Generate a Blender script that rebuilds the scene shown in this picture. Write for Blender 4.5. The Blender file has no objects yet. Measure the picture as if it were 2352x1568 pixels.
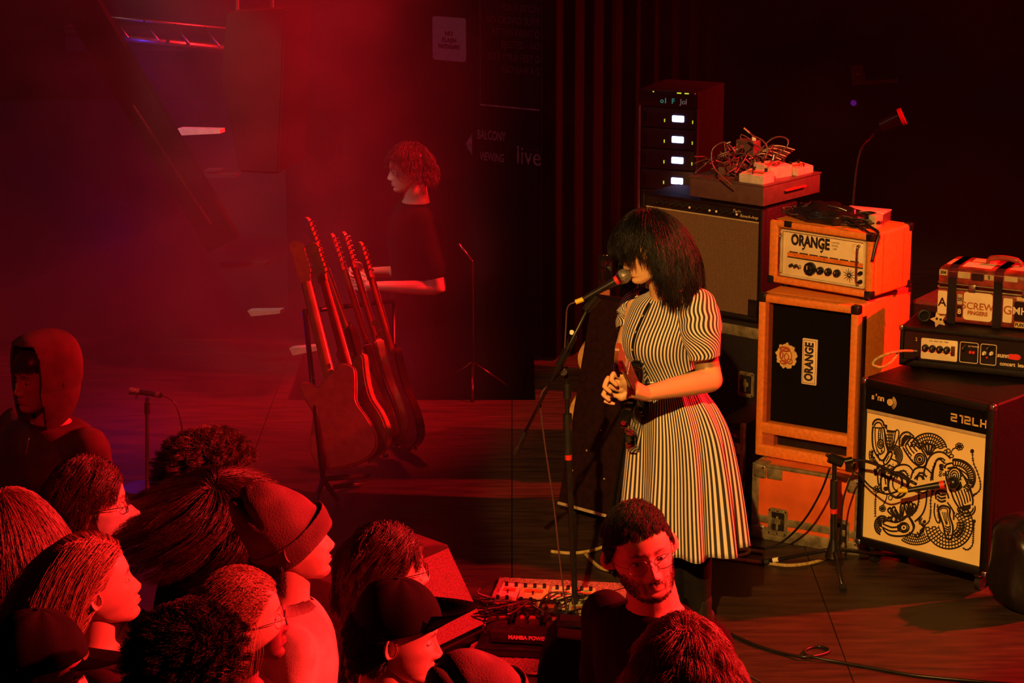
import bpy, bmesh, math, random
import numpy as np
from mathutils import Vector, Matrix, Euler
from mathutils import noise as mnoise

S = bpy.context.scene
COL = S.collection
PI = math.pi
RNG = np.random.default_rng(7)
random.seed(7)

# ------------------------------------------------------------------ camera
CAM_H, PITCH, FPX = 3.25, math.radians(14.0), 5500.0
cam_data = bpy.data.cameras.new('camera')
cam_data.sensor_width = 36.0
cam_data.lens = FPX / 2352 * 36.0
cam_data.clip_end = 100
cam = bpy.data.objects.new('camera', cam_data)
cam.location = (0, 0, CAM_H)
cam.rotation_euler = (PI / 2 - PITCH, 0, 0)
COL.objects.link(cam)
S.camera = cam
S.view_settings.view_transform = 'Standard'
S.view_settings.look = 'None'
S.view_settings.gamma = 1.0
S.view_settings.use_curve_mapping = False
S.view_settings.exposure = 0.0
S.cycles.use_denoising = True
S.cycles.max_bounces = 4
S.cycles.diffuse_bounces = 2
S.cycles.glossy_bounces = 2
S.cycles.transmission_bounces = 2
S.cycles.volume_bounces = 0
S.cycles.transparent_max_bounces = 6
S.cycles.volume_step_rate = 1.6
S.cycles.sample_clamp_indirect = 2.0
S.cycles.use_adaptive_sampling = True
S.cycles.adaptive_threshold = 0.05
S.cycles.volume_max_steps = 96

# ------------------------------------------------------------------ world
W = bpy.data.worlds.new('dark hall')
W.use_nodes = True
bg = W.node_tree.nodes['Background']
bg.inputs[0].default_value = (0.5, 0.03, 0.03, 1)
bg.inputs[1].default_value = 0.006
S.world = W

# ------------------------------------------------------------------ lights
def lamp(name, kind, loc, target, color, power, size=0.2, cone=None, blend=0.3):
    d = bpy.data.lights.new(name, kind)
    d.color = color
    d.energy = power
    if kind == 'AREA':
        d.shape = 'DISK'; d.size = size
    else:
        d.shadow_soft_size = size
    if kind == 'SPOT':
        d.spot_size = math.radians(cone * 2); d.spot_blend = blend
    o = bpy.data.objects.new(name, d)
    o.location = loc
    v = Vector(target) - Vector(loc)
    o.rotation_euler = v.to_track_quat('-Z', 'Y').to_euler()
    COL.objects.link(o)
    return o

AMBER = (1.0, 0.46, 0.095)
RED = (1.0, 0.009, 0.014)
lamp('amber_key', 'SPOT', (-1.1, -1.3, 6.35), (1.24, 9.3, 0.78), AMBER, 6000, 0.06, 7.2, 0.2)
lamp('red_side', 'SPOT', (7.4, 10.35, 5.0), (0.6, 8.6, 0.6), RED, 10500, 0.10, 36, 0.4)
lamp('red_front', 'SPOT', (6.6, 5.7, 4.7), (-0.9, 6.35, 0.9), (1.0, 0.024, 0.018), 9500, 0.10, 9.6, 0.35)
lamp('red_monitor_fill', 'SPOT', (1.0, 5.0, 6.0), (-0.42, 8.4, 0.15), RED, 4500, 0.08, 5.5, 0.5)  # added just to redden the wedge monitor and its grille
lamp('red_beam', 'SPOT', (-0.85, 11.9, 5.2), (-1.05, 11.5, 0.0), RED, 3600, 0.15, 14, 1.0)
lamp('red_fill', 'SPOT', (-3.2, 0.5, 5.4), (-1.35, 9.7, 0.9), RED, 380, 0.3, 12.5, 0.7)  # added dim frontal fill for the hooded face and guitar backs
lamp('red_beam_right', 'SPOT', (4.6, 12.2, 3.7), (1.4, 12.6, 1.75), RED, 1500, 0.15, 12, 1.0)
lamp('violet_lamp', 'POINT', (-2.1, 12.4, 0.75), (0, 0, 0), (0.22, 0.03, 1.0), 1.1, 0.15)
lamp('blue_lamp', 'POINT', (-1.92, 12.47, 1.60), (0, 0, 0), (0.04, 0.04, 1.0), 2.2, 0.05)
lamp('wall_fill_light', 'AREA', (-3.2, 8.6, 4.6), (-2.2, 13.2, 2.6), (1.0, 0.78, 0.62), 12, 0.6)  # added weak warm fill that lifts the dark left wall

# ------------------------------------------------------------------ camera maths used to measure places in the room
CR = Vector((1, 0, 0))
CF = Vector((0, math.cos(PITCH), -math.sin(PITCH)))
CU = Vector((0, math.sin(PITCH), math.cos(PITCH)))
CO = Vector((0, 0, CAM_H))
def ray(u, v):
    return CR * ((u - 1176) / FPX) + CU * (-(v - 784) / FPX) + CF
def P(u, v, d):
    return CO + ray(u, v) * d
def F(u, v, z=0.0):
    r = ray(u, v)
    return CO + r * ((z - CAM_H) / r.z)
def Q(u, v, y):
    r = ray(u, v)
    return CO + r * (y / r.y)

# ------------------------------------------------------------------ materials
def _nodes(name):
    m = bpy.data.materials.new(name); m.use_nodes = True
    nt = m.node_tree
    return m, nt, nt.nodes['Principled BSDF']
def mat(name, col, rough=0.6, metal=0.0, var=0.12, scale=30.0, bump=0.0, coat=0.0, spec=0.5, col2=None, emit=None, estr=0.0, sheen=0.0, bscale=None, detail=4.0):
    m, nt, b = _nodes(name)
    c = (*col, 1)
    if col2 is None:
        col2 = tuple(max(0, x * (1 - 2.2 * var)) for x in col)
    tc = nt.nodes.new('ShaderNodeTexCoord')
    n = nt.nodes.new('ShaderNodeTexNoise'); n.inputs['Scale'].default_value = scale; n.inputs['Detail'].default_value = detail
    nt.links.new(tc.outputs['Object'], n.inputs['Vector'])
    r = nt.nodes.new('ShaderNodeValToRGB')
    r.color_ramp.elements[0].position = 0.35; r.color_ramp.elements[0].color = (*col2, 1)
    r.color_ramp.elements[1].position = 0.65; r.color_ramp.elements[1].color = c
    nt.links.new(n.outputs['Fac'], r.inputs['Fac'])
    nt.links.new(r.outputs['Color'], b.inputs['Base Color'])
    b.inputs['Roughness'].default_value = rough
    b.inputs['Metallic'].default_value = metal
    b.inputs['Coat Weight'].default_value = coat
    b.inputs['Specular IOR Level'].default_value = spec
    b.inputs['Sheen Weight'].default_value = sheen
    if bump:
        bn = nt.nodes.new('ShaderNodeTexNoise'); bn.inputs['Scale'].default_value = bscale or scale * 4
        nt.links.new(tc.outputs['Object'], bn.inputs['Vector'])
        bp = nt.nodes.new('ShaderNodeBump'); bp.inputs['Strength'].default_value = bump; bp.inputs['Distance'].default_value = 0.002
        nt.links.new(bn.outputs['Fac'], bp.inputs['Height'])
        nt.links.new(bp.outputs['Normal'], b.inputs['Normal'])
    if emit:
        b.inputs['Emission Color'].default_value = (*emit, 1)
        b.inputs['Emission Strength'].default_value = estr
    return m

M = {}
M['black_wall'] = mat('black painted wall', (0.010, 0.008, 0.008), 0.85, spec=0.1, bump=0.3, scale=6)
M['dark_wall'] = mat('dark brown wall', (0.020, 0.017, 0.016), 0.9, bump=0.3, scale=3)
M['black_tolex'] = mat('black tolex', (0.007, 0.005, 0.005), 0.42, spec=0.25, var=0.3, scale=120, bump=0.9, bscale=420)
M['orange_tolex'] = mat('orange tolex', (0.80, 0.235, 0.030), 0.5, var=0.10, scale=60, bump=0.8, bscale=380)
M['orange_inner'] = mat('orange inner lip', (0.42, 0.085, 0.018), 0.6, var=0.1, scale=60, bump=0.5)
M['case_orange'] = mat('orange laminate', (0.74, 0.135, 0.028), 0.42, var=0.12, scale=9, bump=0.2)
M['case_metal'] = mat('scuffed aluminium', (0.36, 0.33, 0.20), 0.45, 0.55, var=0.25, scale=25, bump=0.4)
M['chrome'] = mat('chrome', (0.75, 0.75, 0.75), 0.14, 1.0, var=0.03)
M['steel'] = mat('dull steel', (0.35, 0.34, 0.33), 0.35, 1.0, var=0.1)
M['black_plastic'] = mat('black plastic', (0.012, 0.012, 0.012), 0.3, var=0.2)
M['black_rubber'] = mat('black rubber', (0.012, 0.011, 0.011), 0.55, var=0.2)
M['black_metal'] = mat('black painted metal', (0.015, 0.014, 0.014), 0.32, var=0.2)
M['black_gloss'] = mat('glossy black lacquer', (0.008, 0.008, 0.008), 0.08, var=0.1, coat=1.0)
M['grille_black'] = mat('black grille cloth', (0.003, 0.0025, 0.003), 0.8, spec=0.1, var=0.3, scale=200, bump=0.6, bscale=500)
M['cream'] = mat('cream panel', (0.80, 0.68, 0.46), 0.45, var=0.05, scale=15)
M['cream_dark'] = mat('cream piping', (0.50, 0.42, 0.26), 0.5, var=0.1)
M['white_cloth'] = mat('off white grille cloth', (0.86, 0.72, 0.36), 0.75, var=0.05, scale=5, bump=0.4, bscale=600)
M['ink'] = mat('black ink', (0.014, 0.010, 0.008), 0.6, var=0.1)
M['ink_brown'] = mat('brown ink', (0.30, 0.10, 0.02), 0.6, var=0.1)
M['gold'] = mat('gold print', (0.70, 0.52, 0.22), 0.5, var=0.1)
M['red_tape'] = mat('red tape', (0.75, 0.03, 0.02), 0.5, var=0.05)
M['white_tape'] = mat('white tape', (0.80, 0.74, 0.55), 0.5, var=0.05)
M['yellow_tape'] = mat('yellow tape', (0.80, 0.62, 0.03), 0.45, var=0.05)
M['pearl'] = mat('pearl knob', (0.9, 0.85, 0.7), 0.3, var=0.05)
M['rope'] = mat('beige cable jacket', (0.50, 0.38, 0.13), 0.6, var=0.2, scale=90, bump=0.4)
M['cable'] = mat('black cable jacket', (0.014, 0.012, 0.012), 0.35, var=0.1)
M['cable_gloss'] = mat('shiny dark cable jacket', (0.10, 0.05, 0.05), 0.22, var=0.1)
M['led_white'] = mat('blue white display', (0.3, 0.4, 1.0), 0.4, emit=(0.42, 0.50, 1.0), estr=5.0)
M['led_green'] = mat('yellow green led', (0.4, 0.5, 0.05), 0.4, emit=(0.55, 0.62, 0.03), estr=1.0)
M['led_teal'] = mat('teal led text', (0.05, 0.3, 0.2), 0.4, emit=(0.05, 0.32, 0.25), estr=0.35)
M['led_dim'] = mat('dim led text', (0.1, 0.1, 0.1), 0.4, emit=(0.2, 0.13, 0.12), estr=0.35)
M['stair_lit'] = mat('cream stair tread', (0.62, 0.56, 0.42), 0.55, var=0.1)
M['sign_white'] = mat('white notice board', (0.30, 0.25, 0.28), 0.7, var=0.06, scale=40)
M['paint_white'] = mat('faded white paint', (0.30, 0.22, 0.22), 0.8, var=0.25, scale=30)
M['paint_red'] = mat('faded red paint', (0.10, 0.035, 0.035), 0.8, var=0.25, scale=30)
M['brass'] = mat('brass', (0.75, 0.55, 0.2), 0.25, 1.0, var=0.1)

def wood_floor():
    m, nt, b = _nodes('worn dark stage boards')
    tc = nt.nodes.new('ShaderNodeTexCoord')
    mp = nt.nodes.new('ShaderNodeMapping'); mp.inputs['Scale'].default_value = (1.0, 7.0, 1.0)
    nt.links.new(tc.outputs['Object'], mp.inputs['Vector'])
    n = nt.nodes.new('ShaderNodeTexNoise'); n.inputs['Scale'].default_value = 3.5; n.inputs['Detail'].default_value = 9; n.inputs['Roughness'].default_value = 0.65
    nt.links.new(mp.outputs['Vector'], n.inputs['Vector'])
    r = nt.nodes.new('ShaderNodeValToRGB')
    r.color_ramp.elements[0].position = 0.34; r.color_ramp.elements[0].color = (0.012, 0.007, 0.005, 1)
    r.color_ramp.elements[1].position = 0.72; r.color_ramp.elements[1].color = (0.055, 0.032, 0.020, 1)
    nt.links.new(n.outputs['Fac'], r.inputs['Fac'])
    nt.links.new(r.outputs['Color'], b.inputs['Base Color'])
    rr = nt.nodes.new('ShaderNodeMapRange'); rr.inputs['To Min'].default_value = 0.36; rr.inputs['To Max'].default_value = 0.62
    nt.links.new(n.outputs['Fac'], rr.inputs['Value']); nt.links.new(rr.outputs['Result'], b.inputs['Roughness'])
    bp = nt.nodes.new('ShaderNodeBump'); bp.inputs['Strength'].default_value = 0.35; bp.inputs['Distance'].default_value = 0.004
    nt.links.new(n.outputs['Fac'], bp.inputs['Height']); nt.links.new(bp.outputs['Normal'], b.inputs['Normal'])
    return m
M['boards'] = wood_floor()

def grille_weave():
    m, nt, b = _nodes('silver brown grille weave')
    tc = nt.nodes.new('ShaderNodeTexCoord')
    w = nt.nodes.new('ShaderNodeTexWave'); w.bands_direction = 'X'; w.inputs['Scale'].default_value = 42; w.inputs['Distortion'].default_value = 0.4; w.inputs['Detail'].default_value = 2
    nt.links.new(tc.outputs['Object'], w.inputs['Vector'])
    v = nt.nodes.new('ShaderNodeTexNoise'); v.inputs['Scale'].default_value = 240
    nt.links.new(tc.outputs['Object'], v.inputs['Vector'])
    mx = nt.nodes.new('ShaderNodeMath'); mx.operation = 'MULTIPLY'
    nt.links.new(w.outputs['Fac'], mx.inputs[0]); nt.links.new(v.outputs['Fac'], mx.inputs[1])
    r = nt.nodes.new('ShaderNodeValToRGB')
    r.color_ramp.elements[0].position = 0.08; r.color_ramp.elements[0].color = (0.06, 0.030, 0.018, 1)
    r.color_ramp.elements[1].position = 0.75; r.color_ramp.elements[1].color = (0.32, 0.21, 0.11, 1)
    nt.links.new(mx.outputs[0], r.inputs['Fac']); nt.links.new(r.outputs['Color'], b.inputs['Base Color'])
    b.inputs['Roughness'].default_value = 0.7
    return m
M['weave'] = grille_weave()

def stripes_mat():
    m, nt, b = _nodes('black and white striped cotton')
    uv = nt.nodes.new('ShaderNodeUVMap'); uv.uv_map = 'UVMap'
    sx = nt.nodes.new('ShaderNodeSeparateXYZ'); nt.links.new(uv.outputs['UV'], sx.inputs[0])
    fr = nt.nodes.new('ShaderNodeMath'); fr.operation = 'FRACT'; nt.links.new(sx.outputs['X'], fr.inputs[0])
    r = nt.nodes.new('ShaderNodeValToRGB'); r.color_ramp.interpolation = 'LINEAR'
    e = r.color_ramp.elements
    e[0].position = 0.0; e[0].color = (0.030, 0.026, 0.030, 1)
    e[1].position = 0.44; e[1].color = (0.030, 0.026, 0.030, 1)
    for p, c in ((0.52, (0.86, 0.80, 0.66, 1)), (0.92, (0.86, 0.80, 0.66, 1)), (1.0, (0.030, 0.026, 0.030, 1))):
        q = e.new(p); q.color = c
    nt.links.new(fr.outputs[0], r.inputs['Fac']); nt.links.new(r.outputs['Color'], b.inputs['Base Color'])
    b.inputs['Roughness'].default_value = 0.85
    b.inputs['Sheen Weight'].default_value = 0.1
    return m
M['stripes'] = stripes_mat()

def skin_mat(name, col, ink=False):
    m, nt, b = _nodes(name)
    at = nt.nodes.new('ShaderNodeAttribute'); at.attribute_name = 'tint'
    mx = nt.nodes.new('ShaderNodeMixRGB'); mx.blend_type = 'MULTIPLY'; mx.inputs['Fac'].default_value = 1
    mx.inputs['Color1'].default_value = (*col, 1)
    nt.links.new(at.outputs['Color'], mx.inputs['Color2'])
    tc = nt.nodes.new('ShaderNodeTexCoord')
    n = nt.nodes.new('ShaderNodeTexNoise'); n.inputs['Scale'].default_value = 260
    nt.links.new(tc.outputs['Object'], n.inputs['Vector'])
    bp = nt.nodes.new('ShaderNodeBump'); bp.inputs['Strength'].default_value = 0.25; bp.inputs['Distance'].default_value = 0.001
    nt.links.new(n.outputs['Fac'], bp.inputs['Height']); nt.links.new(bp.outputs['Normal'], b.inputs['Normal'])
    nt.links.new(mx.outputs['Color'], b.inputs['Base Color'])
    b.inputs['Roughness'].default_value = 0.48
    b.inputs['Specular IOR Level'].default_value = 0.35
    return m
M['skin'] = skin_mat('light skin', (0.62, 0.40, 0.30))
M['skin_singer'] = skin_mat('warm skin', (0.74, 0.46, 0.24))

def cloth(name, col, rough=0.9, scale=8, bump=0.5, bscale=300, var=0.2):
    return mat(name, col, rough, var=var, scale=scale, bump=bump, bscale=bscale, sheen=0.0, spec=0.15)
M['black_cloth'] = cloth('black cotton', (0.012, 0.010, 0.010))
M['dark_cloth'] = cloth('dark grey cotton', (0.055, 0.040, 0.042))
M['knit'] = cloth('dark knitted wool', (0.17, 0.10, 0.10), bump=1.0, bscale=220)
M['hoodie'] = cloth('dark red brown fleece', (0.13, 0.07, 0.07))
M['pale_cloth'] = cloth('pale cotton', (0.66, 0.55, 0.46))
M['denim'] = cloth('dark denim', (0.03, 0.03, 0.045))
M['mask'] = cloth('pale face mask', (0.70, 0.60, 0.58), bump=0.2)
def plaid():
    m, nt, b = _nodes('dark plaid flannel')
    tc = nt.nodes.new('ShaderNodeTexCoord')
    c = nt.nodes.new('ShaderNodeTexChecker'); c.inputs['Scale'].default_value = 42
    c.inputs['Color1'].default_value = (0.02, 0.012, 0.012, 1); c.inputs['Color2'].default_value = (0.20, 0.10, 0.09, 1)
    nt.links.new(tc.outputs['Object'], c.inputs['Vector']); nt.links.new(c.outputs['Color'], b.inputs['Base Color'])
    b.inputs['Roughness'].default_value = 0.9
    return m
M['plaid'] = plaid()
def hair_mat(name, col, rough=0.32, spec=0.6):
    m, nt, b = _nodes(name)
    hi = nt.nodes.new('ShaderNodeTexNoise'); hi.inputs['Scale'].default_value = 45
    tc = nt.nodes.new('ShaderNodeTexCoord'); nt.links.new(tc.outputs['Object'], hi.inputs['Vector'])
    r = nt.nodes.new('ShaderNodeValToRGB')
    r.color_ramp.elements[0].color = tuple(x * 0.5 for x in col) + (1,)
    r.color_ramp.elements[1].color = tuple(x * 1.3 for x in col) + (1,)
    nt.links.new(hi.outputs['Fac'], r.inputs['Fac']); nt.links.new(r.outputs['Color'], b.inputs['Base Color'])
    b.inputs['Roughness'].default_value = rough
    b.inputs['Specular IOR Level'].default_value = spec
    return m
M['hair_black'] = hair_mat('black hair', (0.006, 0.005, 0.004), 0.40, 0.32)
M['hair_dark'] = hair_mat('dark brown hair', (0.06, 0.03, 0.02), 0.36)
M['hair_brown'] = hair_mat('brown hair', (0.22, 0.11, 0.07), 0.38)
M['hair_light'] = hair_mat('light brown hair', (0.38, 0.22, 0.14), 0.38)
M['hair_beard'] = hair_mat('cropped dark hair', (0.022, 0.012, 0.010), 0.5, 0.3)
M['eye'] = mat('eye white', (0.55, 0.5, 0.48), 0.15, var=0.02)
M['iris'] = mat('dark iris', (0.02, 0.012, 0.01), 0.1, var=0.02)

# ------------------------------------------------------------------ objects
def tag(o, label=None, cat=None, group=None, kind=None):
    if label: o['label'] = label
    if cat: o['category'] = cat
    if group: o['group'] = group
    if kind: o['kind'] = kind
    return o
def thing(name, label, cat, loc=(0, 0, 0), rotz=0.0, group=None, rot=None):
    o = bpy.data.objects.new(name, None)
    o.empty_display_size = 0.1
    COL.objects.link(o)
    o.location = loc
    o.rotation_euler = rot if rot is not None else (0, 0, rotz)
    return tag(o, label, cat, group)
def link(name, me, m, parent=None, smooth=False, loc=None, rot=None):
    o = bpy.data.objects.new(name, me)
    COL.objects.link(o)
    if m is not None and not me.materials:
        me.materials.append(m)
    if smooth and len(me.polygons):
        me.polygons.foreach_set('use_smooth', [True] * len(me.polygons))
    if parent is not None: o.parent = parent
    if loc is not None: o.location = loc
    if rot is not None: o.rotation_euler = rot
    return o
def from_bm(name, bm, m, parent=None, smooth=False, **k):
    me = bpy.data.meshes.new(name)
    bmesh.ops.recalc_face_normals(bm, faces=bm.faces)
    bm.to_mesh(me); bm.free()
    return link(name, me, m, parent, smooth, **k)
def autosmooth(o, ang=40):
    me = o.data
    me.polygons.foreach_set('use_smooth', [True] * len(me.polygons))
    bm = bmesh.new(); bm.from_mesh(me)
    for e in bm.edges:
        if len(e.link_faces) == 2 and e.calc_face_angle(0) > math.radians(ang): e.smooth = False
    bm.to_mesh(me); bm.free()
    return o

def add_box(bm, lo, hi, bevel=0.0, seg=2, mtx=None):
    lo, hi = Vector(lo), Vector(hi)
    g = bmesh.ops.create_cube(bm, size=1.0)
    vs = g['verts']
    for v in vs:
        v.co = Vector([lo[i] + (v.co[i] + 0.5) * (hi[i] - lo[i]) for i in range(3)])
    if bevel > 0:
        es = list({e for v in vs for e in v.link_edges})
        r = bmesh.ops.bevel(bm, geom=es, offset=bevel, segments=seg, affect='EDGES', profile=0.5)
        vs = list({v for f in r['faces'] for v in f.verts} | {v for v in vs if v.is_valid})
    if mtx is not None:
        bmesh.ops.transform(bm, matrix=mtx, verts=[v for v in vs if v.is_valid])
    return vs
def box(name, lo, hi, m, parent=None, bevel=0.0, seg=2, mtx=None, **k):
    bm = bmesh.new(); add_box(bm, lo, hi, bevel, seg, mtx)
    o = from_bm(name, bm, m, parent, **k)
    if bevel > 0: autosmooth(o, 30)
    return o
def add_cyl(bm, a, b, r1, r2=None, n=16, cap=True):
    a, b = Vector(a), Vector(b)
    if r2 is None: r2 = r1
    d = b - a
    q = d.to_track_quat('Z', 'Y').to_matrix().to_4x4()
    r = bmesh.ops.create_cone(bm, cap_ends=cap, segments=n, radius1=r1, radius2=r2, depth=d.length,
                              matrix=Matrix.Translation((a + b) / 2) @ q)
    return r['verts']
def cyl(name, a, b, r1, m, parent=None, r2=None, n=16, **k):
    bm = bmesh.new(); add_cyl(bm, a, b, r1, r2, n)
    return autosmooth(from_bm(name, bm, m, parent, **k), 40)
def spline(pts, n=8, closed=False):
    """Catmull-Rom through the points"""
    P_ = [Vector(p) for p in pts]
    out = []
    N = len(P_)
    rng = range(N if closed else N - 1)
    for i in rng:
        if closed:
            p0, p1, p2, p3 = P_[(i - 1) % N], P_[i], P_[(i + 1) % N], P_[(i + 2) % N]
        else:
            p0, p1, p2, p3 = P_[max(i - 1, 0)], P_[i], P_[i + 1], P_[min(i + 2, N - 1)]
        for k in range(n):
            t = k / n
            out.append(0.5 * ((2 * p1) + (p2 - p0) * t + (2 * p0 - 5 * p1 + 4 * p2 - p3) * t * t + (3 * p1 - p0 - 3 * p2 + p3) * t ** 3))
    if not closed: out.append(P_[-1].copy())
    return out
def add_tube(bm, pts, r, n=8, cap=True, closed=False):
    pts = [Vector(p) for p in pts]
    rs = r if isinstance(r, (list, tuple, np.ndarray)) else [r] * len(pts)
    rings = []
    T0 = None; Nn = None
    L = len(pts)
    for i, p in enumerate(pts):
        if closed: t = pts[(i + 1) % L] - pts[i - 1]
        else: t = pts[min(i + 1, L - 1)] - pts[max(i - 1, 0)]
        if t.length < 1e-9: t = T0 or Vector((0, 0, 1))
        t.normalize()
        if Nn is None:
            Nn = t.orthogonal().normalized()
        else:
            q = T0.rotation_difference(t); Nn = (q @ Nn).normalized()
        B = t.cross(Nn)
        rings.append([bm.verts.new(p + (Nn * math.cos(2 * PI * k / n) + B * math.sin(2 * PI * k / n)) * rs[i]) for k in range(n)])
        T0 = t
    for i in range(L if closed else L - 1):
        a, b = rings[i], rings[(i + 1) % L]
        for k in range(n):
            try: bm.faces.new((a[k], a[(k + 1) % n], b[(k + 1) % n], b[k]))
            except ValueError: pass
    if cap and not closed:
        bm.faces.new(rings[0][::-1]); bm.faces.new(rings[-1])
def tube(name, pts, r, m, parent=None, n=8, sp=0, closed=False, **k):
    if sp: pts = spline(pts, sp, closed)
    bm = bmesh.new(); add_tube(bm, pts, r, n, closed=closed)
    return from_bm(name, bm, m, parent, smooth=True, **k)
def add_prism(bm, outline, y0, y1):
    """outline of (x, z) points extruded along y"""
    a = [bm.verts.new((x, y0, z)) for x, z in outline]
    b = [bm.verts.new((x, y1, z)) for x, z in outline]
    n = len(outline)
    bm.faces.new(a); bm.faces.new(b[::-1])
    for i in range(n): bm.faces.new((a[i], b[i], b[(i + 1) % n], a[(i + 1) % n]))
def prism(name, outline, y0, y1, m, parent=None, bevel=0.0, seg=2, **k):
    bm = bmesh.new(); add_prism(bm, outline, y0, y1)
    if bevel:
        bmesh.ops.recalc_face_normals(bm, faces=bm.faces)
        es = [e for e in bm.edges if len(e.link_faces) == 2 and e.calc_face_angle(0) > 1.0]
        bmesh.ops.bevel(bm, geom=es, offset=bevel, segments=seg, affect='EDGES', profile=0.5)
    return autosmooth(from_bm(name, bm, m, parent, **k), 35)
def rrect(x0, z0, x1, z1, r, n=4):
    out = []
    for cx, cz, a0 in ((x1 - r, z1 - r, 0), (x0 + r, z1 - r, 90), (x0 + r, z0 + r, 180), (x1 - r, z0 + r, 270)):
        for k in range(n + 1):
            a = math.radians(a0 + 90 * k / n)
            out.append((cx + r * math.cos(a), cz + r * math.sin(a)))
    return out
def ring_frame(name, outer, inner, y0, y1, m, parent=None, **k):
    """a frame: outline minus hole, both with the same point count"""
    bm = bmesh.new()
    n = len(outer)
    A = [[bm.verts.new((x, y, z)) for x, z in o] for o in (outer, inner) for y in (y0, y1)]
    of, ob, inf, inb = A
    for i in range(n):
        j = (i + 1) % n
        bm.faces.new((of[i], of[j], inf[j], inf[i])); bm.faces.new((ob[i], inb[i], inb[j], ob[j]))
        bm.faces.new((of[i], ob[i], ob[j], of[j])); bm.faces.new((inf[i], inf[j], inb[j], inb[i]))
    return autosmooth(from_bm(name, bm, m, parent, **k), 35)
def text(name, s, size, m, parent=None, loc=(0, 0, 0), rot=(PI / 2, 0, 0), ext=0.0008, bold=0.0, sx=1.0, shear=0.0, align='CENTER', space=1.0):
    c = bpy.data.curves.new(name, 'FONT')
    c.body = s; c.size = size; c.extrude = ext; c.offset = bold; c.align_x = align; c.align_y = 'CENTER'; c.shear = shear
    c.space_character = space; c.resolution_u = 3
    tmp = bpy.data.objects.new('tmp', c); COL.objects.link(tmp)
    dg = bpy.context.evaluated_depsgraph_get()
    me = bpy.data.meshes.new_from_object(tmp.evaluated_get(dg))
    bpy.data.objects.remove(tmp); bpy.data.curves.remove(c)
    me.name = name
    me.materials.clear()
    o = link(name, me, m, parent, loc=loc, rot=rot)
    o.scale = (sx, 1, 1)
    return o
# ================================================================== the room
def struct(name, o):
    o.name = name; tag(o, kind='structure'); return o
fl = box('floor', (-9, -3, -0.75), (9, 18, -0.65), M['boards']); struct('floor', fl)
# the stage: a raised deck with its boarded panels
stage = box('stage', (0, 0, 0), (1, 1, 1), M['black_wall'])
bm = bmesh.new()
STG = [(-0.72, 7.55), (6.5, 7.55), (6.5, 15.2), (0.12, 15.2), (0.12, 11.8), (-1.15, 11.8), (-1.15, 13.1), (-3.6, 13.1), (-3.6, 12.0), (-2.4, 10.4)]
a = [bm.verts.new((x, y, -0.648)) for x, y in STG]; b = [bm.verts.new((x, y, -0.02)) for x, y in STG]
bm.faces.new(a[::-1]); bm.faces.new(b)
for i in range(len(STG)):
    j = (i + 1) % len(STG); bm.faces.new((a[i], a[j], b[j], b[i]))
bm.to_mesh(stage.data); bm.free(); struct('stage', stage)
def clip_poly(poly, x0, y0, x1, y1):
    for axis, val, keep in ((0, x0, 1), (0, x1, -1), (1, y0, 1), (1, y1, -1)):
        out = []
        for i in range(len(poly)):
            p, q = poly[i], poly[(i + 1) % len(poly)]
            ip, iq = (p[axis] - val) * keep >= 0, (q[axis] - val) * keep >= 0
            if ip: out.append(p)
            if ip != iq:
                t = (val - p[axis]) / (q[axis] - p[axis])
                out.append((p[0] + t * (q[0] - p[0]), p[1] + t * (q[1] - p[1])))
        poly = out
        if not poly: return poly
    return poly
for i in range(-3, 6):
    for j in range(0, 4):
        pl = clip_poly(STG, i * 1.22 + 0.002, 7.55 + j * 2.44 + 0.002, (i + 1) * 1.22 - 0.002, 7.55 + (j + 1) * 2.44 - 0.002)
        if len(pl) < 3: continue
        bm = bmesh.new()
        a = [bm.verts.new((x, y, -0.02)) for x, y in pl]; b = [bm.verts.new((x, y, 0.0)) for x, y in pl]
        bm.faces.new(a[::-1]); bm.faces.new(b)
        for k in range(len(pl)):
            l = (k + 1) % len(pl); bm.faces.new((a[k], a[l], b[l], b[k]))
        from_bm('deck_panel', bm, M['boards'], stage)
bw = box('wall_back', (-9, 15.2, -0.65), (9, 15.4, 6.5), M['black_wall']); struct('wall_back', bw)
rw = box('wall_right', (7.9, -3, -0.65), (8.1, 15.4, 6.5), M['black_wall']); struct('wall_right', rw)
lw = box('wall_left', (-6.2, -3, -0.65), (-6.0, 15.4, 6.5), M['black_wall']); struct('wall_left', lw)
ce = box('ceiling', (-9, -3, 6.5), (9, 15.4, 6.6), M['black_wall']); struct('ceiling', ce)

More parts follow.
